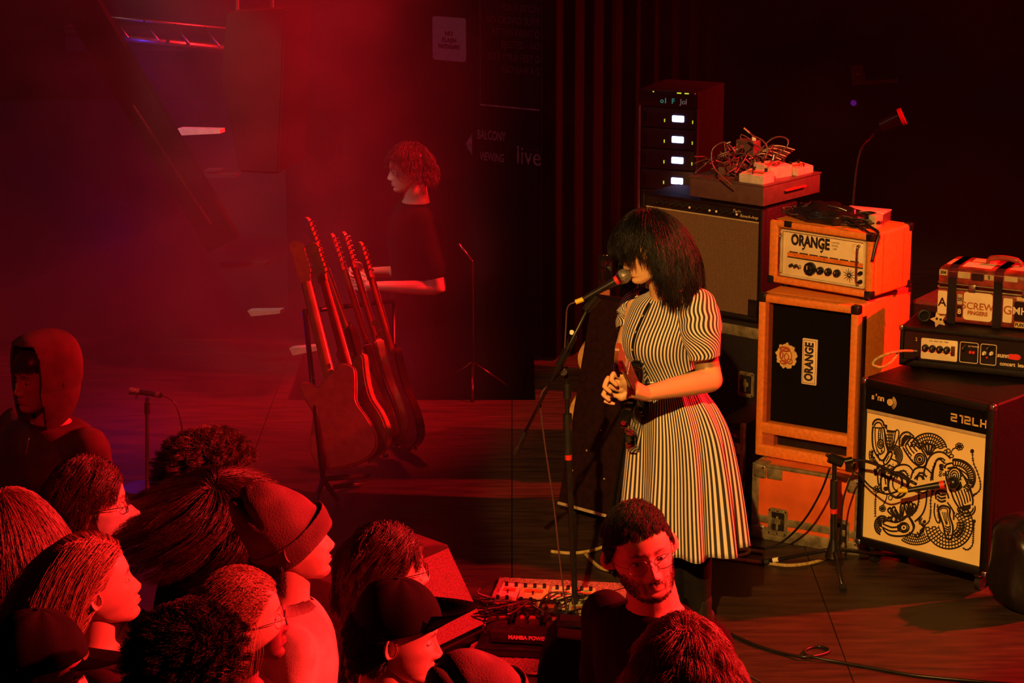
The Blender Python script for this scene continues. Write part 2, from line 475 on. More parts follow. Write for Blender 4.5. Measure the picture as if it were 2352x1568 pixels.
# ---- the angled side wall with its painted rules and signs
ang = math.radians(33)
wp = P(1102, 240, 13.2)
wroot = wp.copy(); wroot.z = 0
WL = bpy.data.objects.new('wall_stage_left', None); COL.objects.link(WL)
bm = bmesh.new(); add_box(bm, (-0.95, 0.0, -0.648), (0.385, 0.12, 3.6))
WL2 = from_bm('wall_side', bm, M['black_wall'])
bpy.data.objects.remove(WL)
WL2.location = wroot; WL2.rotation_euler = (0, 0, -ang)
tag(WL2, kind='structure')
WM = Matrix.Translation(wroot) @ Matrix.Rotation(-ang, 4, 'Z')
WI = WM.inverted()
def on_wall(u, v):
    """where the line of sight through a pixel meets the wall, in the wall's own x, z"""
    o = WI @ CO; d = WI.to_3x3() @ ray(u, v)
    p = o + d * ((0.0 - o.y) / d.y)
    return p.x, p.z
def wall_text(s, u0, v0, u1, v1, h, m, par=WL2, **k):
    x0, z0 = on_wall(u0, v0); x1, z1 = on_wall(u1, v1)
    hh = on_wall(u0, v0 - h)[1] - z0
    o = text('lettering', s, hh * 1.35, m, par, loc=((x0 + x1) / 2, -0.003, (z0 + z1) / 2), ext=0.0008, **k)
    w = o.dimensions.x if o.dimensions.x else 1
    bpy.context.view_layer.update()
    w = o.dimensions.x
    o.scale = ((x1 - x0) / w, 1, 1)
    return o
# the painted frame
x0, z0 = on_wall(1103, 238); x1, z1 = on_wall(1240, 251)
zt = on_wall(1103, -40)[1]
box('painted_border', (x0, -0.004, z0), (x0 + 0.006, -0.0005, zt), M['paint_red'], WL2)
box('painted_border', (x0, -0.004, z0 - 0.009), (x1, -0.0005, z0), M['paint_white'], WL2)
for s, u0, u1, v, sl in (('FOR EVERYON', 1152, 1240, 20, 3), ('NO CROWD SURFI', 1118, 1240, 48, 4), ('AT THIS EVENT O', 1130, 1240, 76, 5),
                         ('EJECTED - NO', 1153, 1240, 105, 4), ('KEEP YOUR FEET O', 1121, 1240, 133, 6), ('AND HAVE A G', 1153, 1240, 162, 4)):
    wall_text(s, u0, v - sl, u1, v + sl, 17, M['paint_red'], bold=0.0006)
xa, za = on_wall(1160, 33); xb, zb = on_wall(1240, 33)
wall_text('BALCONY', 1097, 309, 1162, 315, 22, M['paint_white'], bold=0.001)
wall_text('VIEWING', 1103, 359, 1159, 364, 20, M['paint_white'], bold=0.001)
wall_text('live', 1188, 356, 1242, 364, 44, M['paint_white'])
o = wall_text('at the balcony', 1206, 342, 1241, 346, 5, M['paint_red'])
a1, a2, a3 = on_wall(1070, 331), on_wall(1085, 306), on_wall(1085, 357)
bm = bmesh.new(); add_prism(bm, [a1, a3, a2], -0.004, -0.0005)
from_bm('painted_arrow', bm, M['paint_white'], WL2)
# white notice board
c = [on_wall(996, 36), on_wall(1073, 36), on_wall(996, 136), on_wall(1073, 140)]
x0, x1, z1, z0 = c[0][0], c[1][0], c[0][1], c[2][1]
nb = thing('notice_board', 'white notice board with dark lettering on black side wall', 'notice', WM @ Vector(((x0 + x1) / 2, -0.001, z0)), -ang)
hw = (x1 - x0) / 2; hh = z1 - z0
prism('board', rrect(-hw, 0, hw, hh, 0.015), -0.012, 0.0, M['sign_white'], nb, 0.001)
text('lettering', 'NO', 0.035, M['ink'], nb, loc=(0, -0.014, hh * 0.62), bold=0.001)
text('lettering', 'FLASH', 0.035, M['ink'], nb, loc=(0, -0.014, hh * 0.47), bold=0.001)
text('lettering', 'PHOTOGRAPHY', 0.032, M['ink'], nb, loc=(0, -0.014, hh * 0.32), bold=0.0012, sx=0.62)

# ---- black drape hanging right of the signs
bm = bmesh.new()
pA = P(1243, 500, 12.6); pB = P(1660, 500, 13.6)
n = 90; rows = []
for k in range(n + 1):
    t = k / n
    x = pA.x + (pB.x - pA.x) * t; y = pA.y + 0.2 + (pB.y - pA.y) * t + 0.05 * math.sin(t * 60) + 0.02 * math.sin(t * 131 + 1)
    rows.append([bm.verts.new((x, y, z)) for z in (0.01, 1.2, 2.6, 4.2)] )
for k in range(n):
    for q in range(3):
        bm.faces.new((rows[k][q], rows[k + 1][q], rows[k + 1][q + 1], rows[k][q + 1]))
bmesh.ops.solidify(bm, geom=bm.faces[:], thickness=0.006)
dr = from_bm('stage_drape', bm, cloth('black serge', (0.003, 0.002, 0.002)), smooth=True)
tag(dr, 'tall black stage drape hanging behind the singer and the rack', 'curtain')

# ---- stair at the far left with its dark string board and pale treads
st = thing('staircase', 'dark staircase with black string board and pale tread edges in the haze', 'stairs', (-1.9, 12.2, 0.0))
def to_local(o, p): return Vector(p) - Vector(o.location)
def beam(name, p, q, w, t, m, par):
    """a flat bar between two room points, w wide up and down, t thick"""
    p, q = to_local(par, p), to_local(par, q)
    d = (q - p).normalized(); side = Vector((0.25, 1, 0)).normalized(); up = d.cross(side).normalized(); side = up.cross(d).normalized()
    bm = bmesh.new()
    vs = []
    for e in (p, q):
        for s1, s2 in ((-1, -1), (1, -1), (1, 1), (-1, 1)):
            vs.append(bm.verts.new(e + up * (s1 * w / 2) + side * (s2 * t / 2)))
    a, b = vs[:4], vs[4:]
    bm.faces.new(a); bm.faces.new(b[::-1])
    for i in range(4): bm.faces.new((a[i], b[i], b[(i + 1) % 4], a[(i + 1) % 4]))
    return from_bm(name, bm, m, par)
beam('string_board', P(135, -80, 12.2), P(515, 560, 12.6), 0.19, 0.05, M['black_wall'], st)
beam('edge_strip', P(306, 242, 12.05), P(484, 514, 12.3), 0.008, 0.012, M['steel'], st)
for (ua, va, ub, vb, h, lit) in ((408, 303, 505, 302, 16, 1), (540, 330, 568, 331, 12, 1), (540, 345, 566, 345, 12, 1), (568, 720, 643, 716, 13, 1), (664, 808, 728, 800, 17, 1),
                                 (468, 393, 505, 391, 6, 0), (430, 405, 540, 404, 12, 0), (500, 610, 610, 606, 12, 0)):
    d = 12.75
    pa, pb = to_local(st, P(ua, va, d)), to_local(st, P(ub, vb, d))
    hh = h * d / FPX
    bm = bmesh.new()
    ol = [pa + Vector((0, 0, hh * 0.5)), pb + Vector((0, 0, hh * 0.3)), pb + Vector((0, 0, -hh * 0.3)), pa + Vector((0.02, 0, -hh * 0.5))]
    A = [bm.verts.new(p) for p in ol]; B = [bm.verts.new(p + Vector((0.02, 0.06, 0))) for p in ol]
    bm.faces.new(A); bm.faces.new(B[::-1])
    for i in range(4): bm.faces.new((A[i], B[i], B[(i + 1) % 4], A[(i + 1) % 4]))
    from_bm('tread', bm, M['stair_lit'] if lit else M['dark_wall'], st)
lamp('tread_fill_light', 'SPOT', (-1.9, 11.0, 2.6), (-1.25, 12.6, 0.9), (1.0, 0.86, 0.62), 60, 0.05, 20, 0.5)  # added white fill to brighten the pale treads
# low side wall behind the hooded person
bm = bmesh.new()
pl = P(-80, 240, 13.6); pr = P(420, 252, 14.4)
add_box(bm, (0, 0, -0.648), (2.3, 0.1, pl.z))
o = from_bm('wall_low', bm, M['dark_wall']); o.location = (pl.x - 0.5, pl.y, 0.001); o.rotation_euler = (0, 0, math.radians(6)); tag(o, kind='structure')

# ---- flown speaker at the far left and the blue-lit truss tubes beyond
sp = thing('hanging_speaker', 'black flown loudspeaker with faint violet edge, high in the red haze', 'speaker', P(520, 340, 12.0))
def L3(u, v, d, o=sp): return P(u, v, d) - Vector(o.location)
ol = [L3(520, 30, 12), L3(505, 188, 12), L3(530, 290, 12), L3(548, 395, 12), L3(640, 400, 12), L3(655, 20, 12)]
bm = bmesh.new()
A = [bm.verts.new(p) for p in ol]; B = [bm.verts.new(p + Vector((0.1, 0.45, 0))) for p in ol]
bm.faces.new(A); bm.faces.new(B[::-1])
for i in range(len(ol)): bm.faces.new((A[i], B[i], B[(i + 1) % len(ol)], A[(i + 1) % len(ol)]))
es = bm.edges[:]; bmesh.ops.recalc_face_normals(bm, faces=bm.faces)
bmesh.ops.bevel(bm, geom=es, offset=0.01, segments=2, affect='EDGES')
from_bm('cabinet', bm, mat('matt black speaker', (0.004, 0.003, 0.004), 0.9, spec=0.2), sp, smooth=False)
for du in (545, 625):
    cyl('rigging_bar', L3(du, 22, 12.15), L3(du, 22, 12.15) + Vector((0, 0, 1.4)), 0.012, M['steel'], sp)
tr = thing('truss', 'horizontal truss tubes lit blue at the upper left', 'truss', P(350, 100, 12.9))
T3 = lambda u, v, d: P(u, v, d) - Vector(tr.location)
tube('chord', [T3(150, 30, 12.9), T3(520, 66, 13.1)], 0.012, M['steel'], tr, 12)
tube('chord', [T3(150, 72, 12.8), T3(520, 112, 13.0)], 0.026, M['steel'], tr, 12)
box('cable_tray', T3(150, 118, 13.2) + Vector((0, 0, 0)), T3(520, 60, 13.2) + Vector((0, 0.3, 0)), M['dark_wall'], tr, 0.004)
for k in range(5):
    tube('brace', [T3(190 + 70 * k, 34 + 7 * k, 12.9), T3(225 + 70 * k, 80 + 7 * k, 12.85)], 0.006, M['steel'], tr, 8)

# ---- small things at the far right back
ls = thing('stage_lamp', 'small can lamp on thin stand glowing red rim at far right back', 'lamp', F(1975, 560, 0.0).lerp(P(2035, 285, 12.8), 1) * 1)
ls.location = (P(1960, 430, 12.8).x, P(1960, 430, 12.8).y, 0)
g = lambda u, v, d=12.8: P(u, v, d) - Vector(ls.location)
cyl('can', g(2022, 290), g(2052, 268) + Vector((0.03, -0.03, 0)), 0.034, M['black_metal'], ls, 0.046)
cyl('front_ring', g(2052, 268) + Vector((0.03, -0.03, 0)), g(2058, 264) + Vector((0.035, -0.035, 0)), 0.048, M['red_tape'], ls)
tube('pole', [Vector((-0.02, 0, 0.02)), g(1965, 400), g(2000, 315), g(2024, 292)], 0.008, M['black_metal'], ls, 8, 6)
for k in range(3):
    a_ = k * 2.1
    tube('leg', [(-0.02, 0, 0.2), (0.25 * math.cos(a_), 0.25 * math.sin(a_), 0.008)], 0.008, M['black_metal'], ls)
sb = thing('wall_bracket', 'dim red angled shelf bracket on back wall above the amplifiers', 'bracket', Q(1950, 195, 15.07))
h = lambda u, v, d=15.07: Q(u, v, d) - Vector(sb.location)
bm = bmesh.new()
A = [h(1954, 152), h(1982, 148), h(1990, 186), h(2064, 180), h(2064, 190), h(1958, 196)]
a = [bm.verts.new(p) for p in A]; b = [bm.verts.new(p + Vector((0, 0.12, 0))) for p in A]
bm.faces.new(a); bm.faces.new(b[::-1])
for i in range(6): bm.faces.new((a[i], b[i], b[(i + 1) % 6], a[(i + 1) % 6]))
from_bm('plate', bm, mat('dull red metal', (0.16, 0.06, 0.06), 0.6), sb)
cyl('bolt', h(1970, 170) + Vector((0, -0.008, 0)), h(1970, 170) + Vector((0, 0.01, 0)), 0.01, M['steel'], sb)
il = thing('indicator_lamp', 'tiny violet indicator lamp on black back wall', 'lamp', Q(1961, 237, 15.10))
cyl('lens', (0, 0, 0), (0, 0.03, 0), 0.018, mat('violet lens', (0.1, 0.02, 0.3), 0.3, emit=(0.16, 0.01, 0.3), estr=0.35), il)
cyl('housing', (0, 0.02, 0), (0, 0.10, 0), 0.026, M['black_plastic'], il)

# ---- haze
def haze(name, lo, hi, fn):
    bm = bmesh.new(); add_box(bm, lo, hi)
    m = bpy.data.materials.new(name); m.use_nodes = True
    nt = m.node_tree
    nt.nodes.clear()
    out = nt.nodes.new('ShaderNodeOutputMaterial')
    vs = nt.nodes.new('ShaderNodeVolumeScatter'); vs.inputs['Color'].default_value = (0.9, 0.88, 0.9, 1); vs.inputs['Anisotropy'].default_value = 0.25
    nt.links.new(vs.outputs[0], out.inputs['Volume'])
    fn(nt, vs)
    o = from_bm(name, bm, m)
    m.cycles.volume_sampling = 'EQUIANGULAR' if hasattr(m, 'cycles') else None
    tag(o, 'thin smoke haze drifting over the left of the stage', 'haze', kind='stuff')
    return o
def haze_nodes(nt, vs):
    ge = nt.nodes.new('ShaderNodeNewGeometry')
    n = nt.nodes.new('ShaderNodeTexNoise'); n.inputs['Scale'].default_value = 1.9; n.inputs['Detail'].default_value = 4; n.inputs['Roughness'].default_value = 0.55; n.inputs['Distortion'].default_value = 0.6
    mp = nt.nodes.new('ShaderNodeMapping'); mp.inputs['Location'].default_value = (0.3, 0.1, 0.4)
    nt.links.new(ge.outputs['Position'], mp.inputs['Vector']); nt.links.new(mp.outputs[0], n.inputs['Vector'])
    r = nt.nodes.new('ShaderNodeMapRange'); r.inputs['From Min'].default_value = 0.36; r.inputs['From Max'].default_value = 0.68
    r.inputs['To Min'].default_value = 0.005; r.inputs['To Max'].default_value = 0.11
    nt.links.new(n.outputs['Fac'], r.inputs['Value'])
    sx = nt.nodes.new('ShaderNodeSeparateXYZ'); nt.links.new(ge.outputs['Position'], sx.inputs[0])
    fx = nt.nodes.new('ShaderNodeMapRange'); fx.interpolation_type = 'SMOOTHSTEP'
    fx.inputs['From Min'].default_value = -1.0; fx.inputs['From Max'].default_value = 0.1; fx.inputs['To Min'].default_value = 1.0; fx.inputs['To Max'].default_value = 0.03
    nt.links.new(sx.outputs['X'], fx.inputs['Value'])
    mu = nt.nodes.new('ShaderNodeMath'); mu.operation = 'MULTIPLY'
    nt.links.new(r.outputs[0], mu.inputs[0]); nt.links.new(fx.outputs[0], mu.inputs[1])
    fl_ = nt.nodes.new('ShaderNodeMapRange'); fl_.interpolation_type = 'SMOOTHSTEP'
    fl_.inputs['From Min'].default_value = -2.3; fl_.inputs['From Max'].default_value = -1.25; fl_.inputs['To Min'].default_value = 0.28; fl_.inputs['To Max'].default_value = 1.0
    nt.links.new(sx.outputs['X'], fl_.inputs['Value'])
    m2 = nt.nodes.new('ShaderNodeMath'); m2.operation = 'MULTIPLY'
    nt.links.new(mu.outputs[0], m2.inputs[0]); nt.links.new(fl_.outputs[0], m2.inputs[1])
    lw_ = nt.nodes.new('ShaderNodeMapRange'); lw_.interpolation_type = 'SMOOTHSTEP'
    lw_.inputs['From Min'].default_value = 0.5; lw_.inputs['From Max'].default_value = 1.7; lw_.inputs['To Min'].default_value = 0.028; lw_.inputs['To Max'].default_value = 0.0
    nt.links.new(sx.outputs['Z'], lw_.inputs['Value'])
    m3 = nt.nodes.new('ShaderNodeMath'); m3.operation = 'MULTIPLY'
    nt.links.new(lw_.outputs[0], m3.inputs[0]); nt.links.new(fx.outputs[0], m3.inputs[1])
    m4 = nt.nodes.new('ShaderNodeMath'); m4.operation = 'ADD'
    nt.links.new(m2.outputs[0], m4.inputs[0]); nt.links.new(m3.outputs[0], m4.inputs[1])
    nt.links.new(m4.outputs[0], vs.inputs['Density'])
haze('stage_haze', (-5.5, 8.95, -0.6), (5.5, 15.0, 5.6), haze_nodes)
# ================================================================== amplifiers and cases
def uvloc(u, v, y): return Q(u, v, y)
def corner_caps(par, w, d, h, s, m, which=None):
    for i, x in enumerate((0, w)):
        for j, y in enumerate((0, d)):
            for k, z in enumerate((0, h)):
                if which and (i, j, k) not in which: continue
                lo = (x - 0.004 if i == 0 else x - s, y - 0.004 if j == 0 else y - s, z - 0.004 if k == 0 else z - s)
                hi = (x + s if i == 0 else x + 0.004, y + s if j == 0 else y + 0.004, z + s if k == 0 else z + 0.004)
                box('corner_protector', lo, hi, m, par, 0.008)
def knob(par, x, z, r, m, y=0.0, depth=0.02, pointer=True, name='knob'):
    bm = bmesh.new()
    add_cyl(bm, (x, y, z), (x, y - depth * 0.45, z), r, r * 0.95, 20)
    add_cyl(bm, (x, y - depth * 0.4, z), (x, y - depth, z), r * 0.72, r * 0.6, 20)
    k = autosmooth(from_bm(name, bm, m, par))
    if pointer:
        box('pointer', (x - r * 0.07, y - depth - 0.0006, z), (x + r * 0.07, y - depth + 0.001, z + r * 0.55), M['cream'], k)
    return k

# ---- orange flight case under the orange cabinet
Y1 = math.radians(31)
oc = F(1726, 1232, 0.0)
rc = thing('flight_case', 'orange flight case with scuffed aluminium edges under the orange speaker cabinet', 'case', oc, -Y1)
CWd, CDp, CHt = 0.485, 0.56, 0.325
box('body', (0, 0, 0.004), (CWd, CDp, CHt), M['case_orange'], rc, 0.004)
e = 0.022
for (lo, hi) in (((-0.002, -0.003, 0.0), (CWd + 0.002, 0.01, 0.055)), ((-0.003, -0.003, 0.0), (e * 1.3, 0.012, CHt + 0.002)), ((CWd - e, -0.003, 0.0), (CWd + 0.003, 0.02, CHt + 0.002)),
                 ((-0.003, -0.003, CHt - 0.012), (CWd + 0.003, 0.02, CHt + 0.003)), ((CWd - 0.015, 0, 0.0), (CWd + 0.003, CDp, 0.05)), ((-0.003, 0, CHt - 0.015), (0.012, CDp, CHt + 0.003)),
                 ((0.0, -0.004, 0.072), (CWd, 0.005, 0.105))):
    box('edge_rail', lo, hi, M['case_metal'], rc, 0.003)
for x in (0.0, CWd):
    for z in (0.0, CHt):
        for y in (0, CDp):
            bm = bmesh.new()
            cx = 0.03 if x == 0 else CWd - 0.03; cz = 0.03 if z == 0 else CHt - 0.03; cy = 0.03 if y == 0 else CDp - 0.03
            add_box(bm, (cx - 0.036, cy - 0.036, cz - 0.036), (cx + 0.036, cy + 0.036, cz + 0.036), 0.018, 4)
            o = autosmooth(from_bm('corner_protector', bm, M['case_metal'], rc))
            if y == 0:
                for q in (-0.018, 0.018):
                    cyl('rivet', (cx + q, -0.008, cz + q), (cx + q, -0.003, cz + q), 0.005, M['steel'], o, n=8)
def dish(par, x, z, w, h, m=M['case_metal']):
    f = ring_frame('latch', rrect(x - w / 2, z - h / 2, x + w / 2, z + h / 2, 0.012), rrect(x - w * 0.36, z - h * 0.36, x + w * 0.36, z + h * 0.36, 0.006), -0.009, -0.002, m, par)
    box('latch_plate', (x - w * 0.34, -0.004, z - h * 0.34), (x + w * 0.34, 0.0, z + h * 0.34), M['black_metal'], f)
    bm = bmesh.new(); add_cyl(bm, (x, -0.011, z), (x, -0.003, z), w * 0.17, None, 6); add_box(bm, (x - w * 0.06, -0.016, z - h * 0.3), (x + w * 0.06, -0.008, z + h * 0.22), 0.002)
    from_bm('latch_key', bm, m, f)
    for a_, b_ in ((-1, -1), (1, -1), (1, 1), (-1, 1), (0, 1), (0, -1)):
        cyl('rivet', (x + a_ * w * 0.43, -0.013, z + b_ * h * 0.43), (x + a_ * w * 0.43, -0.008, z + b_ * h * 0.43), 0.004, M['steel'], f, n=8)
dish(rc, 0.122, 0.088, 0.085, 0.115)
dish(rc, 0.40, 0.088, 0.085, 0.115)
box('stacking_plate', (0.065, -0.006, CHt - 0.055), (0.135, -0.001, CHt - 0.01), M['case_metal'], rc, 0.003)

# ---- orange 2x12 speaker cabinet
oc = F(1733, 1044, CHt + 0.004)
cb = thing('speaker_cabinet', 'orange vinyl speaker cabinet with black front under the orange amplifier head', 'speaker', oc, -math.radians(33))
W_, D_, H_ = 0.455, 0.53, 0.70
def slot_frame(name, w, h, holes, y0, y1, m, par, bevel=0.006):
    """front frame: a slab with rectangular holes (x0, z0, x1, z1), built from rails"""
    pass
t = 0.034
box('front_frame', (0, 0, 0), (t, 0.05, H_), M['orange_tolex'], cb, 0.008)
box('front_frame', (W_ - t, 0, 0), (W_, 0.05, H_), M['orange_tolex'], cb, 0.008)
box('front_frame', (0.002, 0.001, H_ - t), (W_ - 0.002, 0.05, H_), M['orange_tolex'], cb, 0.008)
box('front_frame', (0.002, 0.001, 0), (W_ - 0.002, 0.05, 0.05), M['orange_tolex'], cb, 0.008)
box('front_frame', (0.01, 0.003, 0.10), (W_ - 0.01, 0.05, 0.148), M['orange_tolex'], cb, 0.006)
box('inner_lip', (t, 0.006, 0.148), (t + 0.014, 0.05, H_ - t), M['orange_inner'], cb)
box('inner_lip', (W_ - t - 0.005, 0.03, 0.148), (W_ - t, 0.05, H_ - t), M['orange_inner'], cb)
box('inner_lip', (t, 0.01, 0.05), (t + 0.05, 0.05, 0.10), M['orange_inner'], cb)
box('body', (0, 0.05, 0), (W_, D_, H_), M['orange_tolex'], cb, 0.012, 3)
box('side_trim', (W_ - 0.002, 0.045, 0.01), (W_ + 0.004, 0.075, H_ - 0.05), M['black_plastic'], cb)
gr = box('front_board', (t, 0.044, 0.1), (W_ - t, 0.0505, H_ - t), M['grille_black'], cb)
box('port', (t + 0.05, 0.047, 0.048), (W_ - t, 0.051, 0.102), M['black_plastic'], cb)
corner_caps(cb, W_, D_, H_, 0.035, M['black_plastic'], {(0, 0, 1), (1, 0, 1), (1, 1, 1), (0, 1, 1), (1, 1, 0), (1, 0, 0)})
for x in (0.05, W_ - 0.05):
    for y in (0.06, D_ - 0.06):
        cyl('foot', (x, y, -0.003), (x, y, 0.002), 0.02, M['black_rubber'], cb)
# maker's plate, its lettering turned to read upwards, and the round crest
bx, bz = 0.225, 0.43
bp = prism('badge', rrect(bx - 0.034, bz - 0.098, bx + 0.034, bz + 0.098, 0.004), 0.036, 0.0438, M['cream'], cb, 0.0008)
ring_frame('badge_line', rrect(bx - 0.029, bz - 0.092, bx + 0.029, bz + 0.092, 0.003), rrect(bx - 0.0275, bz - 0.0905, bx + 0.0275, bz + 0.0905, 0.003), 0.0353, 0.0358, M['ink'], bp)
def fancy(par, word, size, loc, rot, sx):
    o = text('lettering', word, size, M['ink'], par, loc=loc, rot=rot, bold=size * 0.035, ext=0.0006, sx=sx)
    return o
o = text('lettering', 'ORANGE', 0.052, M['ink'], bp, loc=(bx, 0.0355, bz), rot=(PI / 2, -PI / 2, 0), bold=0.0022, ext=0.0006)
bpy.context.view_layer.update(); o.scale = (0.165 / o.dimensions.x, 1, 1)
# swashes on the R and the G
def flat_mesh(name, polys, y, m, par, th=0.0008):
    bm = bmesh.new()
    for pts in polys: add_prism(bm, pts, y, y + th)
    return from_bm(name, bm, m, par)
crest = bmesh.new()
cx0, cz0 = 0.118, 0.44
pts = []
for k in range(64):
    a_ = 2 * PI * k / 64
    r_ = 0.048 * (1 + 0.07 * math.sin(a_ * 9) + 0.05 * math.sin(a_ * 17 + 1))
    pts.append((cx0 + r_ * math.cos(a_) * 0.98, cz0 + r_ * math.sin(a_) * 1.1))
cr = flat_mesh('crest', [pts], 0.036, M['gold'], cb, 0.006)
bm = bmesh.new()
for (ax, az, rx, rz, r_) in ((0, 0.002, 0.026, 0.03, 0.0022), (-0.006, 0.03, 0.022, 0.008, 0.004), (-0.022, 0.003, 0.007, 0.016, 0.003), (0.018, -0.02, 0.012, 0.01, 0.0022), (0.002, -0.002, 0.01, 0.014, 0.0025), (-0.012, -0.027, 0.014, 0.007, 0.003)):
    ring = [(cx0 + ax + rx * math.cos(q), 0.0345, cz0 + az + rz * math.sin(q)) for q in np.linspace(0, 2 * PI, 24, endpoint=False)]
    add_tube(bm, ring, r_, 6, closed=True)
from_bm('crest_relief', bm, M['orange_inner'], cr, smooth=True)

# ---- orange amplifier head
OHz = CHt + 0.004 + H_ + 0.018
oh = thing('amplifier_head', 'bright orange amplifier head with cream control panel on the orange cabinet', 'amplifier', F(1763, 647, OHz), -math.radians(40))
W_, D_, H_ = 0.505, 0.32, 0.268
box('body', (0, 0.03, 0), (W_, D_, H_), M['orange_tolex'], oh, 0.014, 3)
t = 0.03
for lo, hi in (((0, 0, 0), (0.045, 0.035, H_)), ((W_ - t, 0, 0), (W_, 0.035, H_)), ((0, 0.0005, H_ - t), (W_, 0.035, H_)), ((0, 0.0005, 0), (W_, 0.035, 0.03))):
    box('front_frame', lo, hi, M['orange_tolex'], oh, 0.01, 3)
px0, px1, pz0, pz1 = 0.052, W_ - 0.034, 0.034, H_ - 0.034
box('inner_lip', (0.04, 0.006, 0.028), (0.056, 0.03, H_ - 0.028), M['orange_inner'], oh)
pn = box('control_panel', (px0, 0.016, pz0), (px1, 0.03, pz1), M['cream'], oh, 0.003)
ring_frame('panel_piping', rrect(px0, pz0, px1, pz1, 0.01), rrect(px0 + 0.012, pz0 + 0.008, px1 - 0.012, pz1 - 0.008, 0.006), 0.009, 0.017, M['cream_dark'], oh)
ring_frame('panel_piping', rrect(px0 + 0.004, pz0 + 0.003, px1 - 0.004, pz1 - 0.003, 0.01), rrect(px0 + 0.008, pz0 + 0.006, px1 - 0.008, pz1 - 0.006, 0.006), 0.005, 0.011, M['cream'], oh)
ix0, ix1 = px0 + 0.045, px1 - 0.028
box('stripe', (ix0 - 0.01, 0.0135, 0.121), (ix1 + 0.02, 0.0155, 0.139), mat('orange stripe', (0.72, 0.20, 0.02), 0.5), pn)
box('stripe', (ix0 - 0.01, 0.0135, 0.1165), (ix1 + 0.02, 0.0155, 0.121), M['ink'], pn)
for k in range(7):
    q = (ix1 - ix0) / 7
    box('stripe', (ix0 + q * k, 0.0135, 0.139), (ix0 + q * (k + 0.82), 0.0155, 0.1435), M['ink'], pn)
    text('pictogram', random.choice('~VYZNWX'), 0.013, M['orange_inner'], pn, loc=(ix0 + q * (k + 0.5), 0.0133, 0.130))
o = text('lettering', 'ORANGE', 0.062, M['ink'], pn, loc=(0, 0.0150, 0.193), bold=0.0028, ext=0.0006)
bpy.context.view_layer.update(); o.scale = (0.19 / o.dimensions.x, 1.0, 1); o.location.x = ix0 + 0.100
# the curled tails of the R and the G
bm = bmesh.new()
for x_ in (ix0 + 0.068, ix0 + 0.158):
    add_tube(bm, spline([(x_ - 0.006, 0.0145, 0.186), (x_ + 0.004, 0.0145, 0.176), (x_ + 0.004, 0.0145, 0.166), (x_ - 0.004, 0.0145, 0.160)], 4), [0.0026] * 9 + [0.003, 0.0036, 0.0044, 0.005], 6)
from_bm('lettering', bm, M['ink'], pn)
for k, s in enumerate(('CUSTOM', 'MODEL', 'AMP')): text('lettering', s, 0.010, M['cream_dark'], pn, loc=(ix1 - 0.125, 0.0152, 0.207 - 0.013 * k), bold=0.0004)
bm = bmesh.new()
for r_ in (0.016, 0.010): add_tube(bm, [(ix1 - 0.028 + r_ * math.cos(q), 0.0150, 0.196 + r_ * 1.2 * math.sin(q)) for q in np.linspace(0, 2 * PI, 20, endpoint=False)], 0.0015, 5, closed=True)
from_bm('crest', bm, M['gold'], pn)
kz = 0.085
for k, x_ in enumerate((0.012, 0.034, 0.056)):
    knob(oh, ix0 + x_, kz, 0.0075, M['chrome'] if k == 2 else M['black_plastic'], 0.016, 0.02, False, 'switch')
knob(oh, ix0 + 0.106, kz - 0.002, 0.028, M['black_plastic'], 0.016, 0.03)
for x_ in (0.155, 0.195, 0.237):
    knob(oh, ix0 + x_, kz - 0.003, 0.0165, M['black_plastic'], 0.016, 0.022)
bm = bmesh.new()
for k in range(12):
    a_ = 2 * PI * k / 12 + 0.15
    x_, z_ = ix0 + 0.294, kz - 0.004
    add_tube(bm, [(x_ + 0.004 * math.cos(a_), 0.0150, z_ + 0.004 * math.sin(a_)), (x_ + (0.026 + 0.005 * (k % 2)) * math.cos(a_), 0.0150, z_ + (0.026 + 0.005 * (k % 2)) * math.sin(a_))], [0.0022, 0.0008], 5)
from_bm('sunburst', bm, M['ink'], pn)
for z_ in (0.062, 0.098): knob(oh, ix1 + 0.004, z_, 0.009, M['black_plastic'], 0.016, 0.02, False, 'switch')
for x_ in (px0 + 0.012, px1 - 0.030):
    tube('handle', [(x_, 0.006, pz0 + 0.02), (x_, -0.012, pz0 + 0.028), (x_, -0.014, (pz0 + pz1) / 2), (x_, -0.012, pz1 - 0.028), (x_, 0.006, pz1 - 0.02)], 0.0045, M['chrome'], oh, 8, 6)
for y_ in (0.085, D_ - 0.075):
    box('side_seam', (W_ - 0.001, y_, 0.01), (W_ + 0.0012, y_ + 0.004, H_ - 0.012), M['orange_inner'], oh)
corner_caps(oh, W_, D_, H_, 0.032, M['black_plastic'], {(0, 0, 0), (1, 0, 1), (1, 1, 1), (1, 0, 0), (1, 1, 0), (0, 1, 1)})
box('hinge_cap', (0.075, -0.003, H_ - 0.022), (0.112, 0.01, H_ + 0.004), M['black_plastic'], oh, 0.004)
for x in (0.06, W_ - 0.06):
    for y in (0.05, D_ - 0.05):
        cyl('foot', (x, y, -0.016), (x, y, 0.004), 0.018, M['black_rubber'], oh)

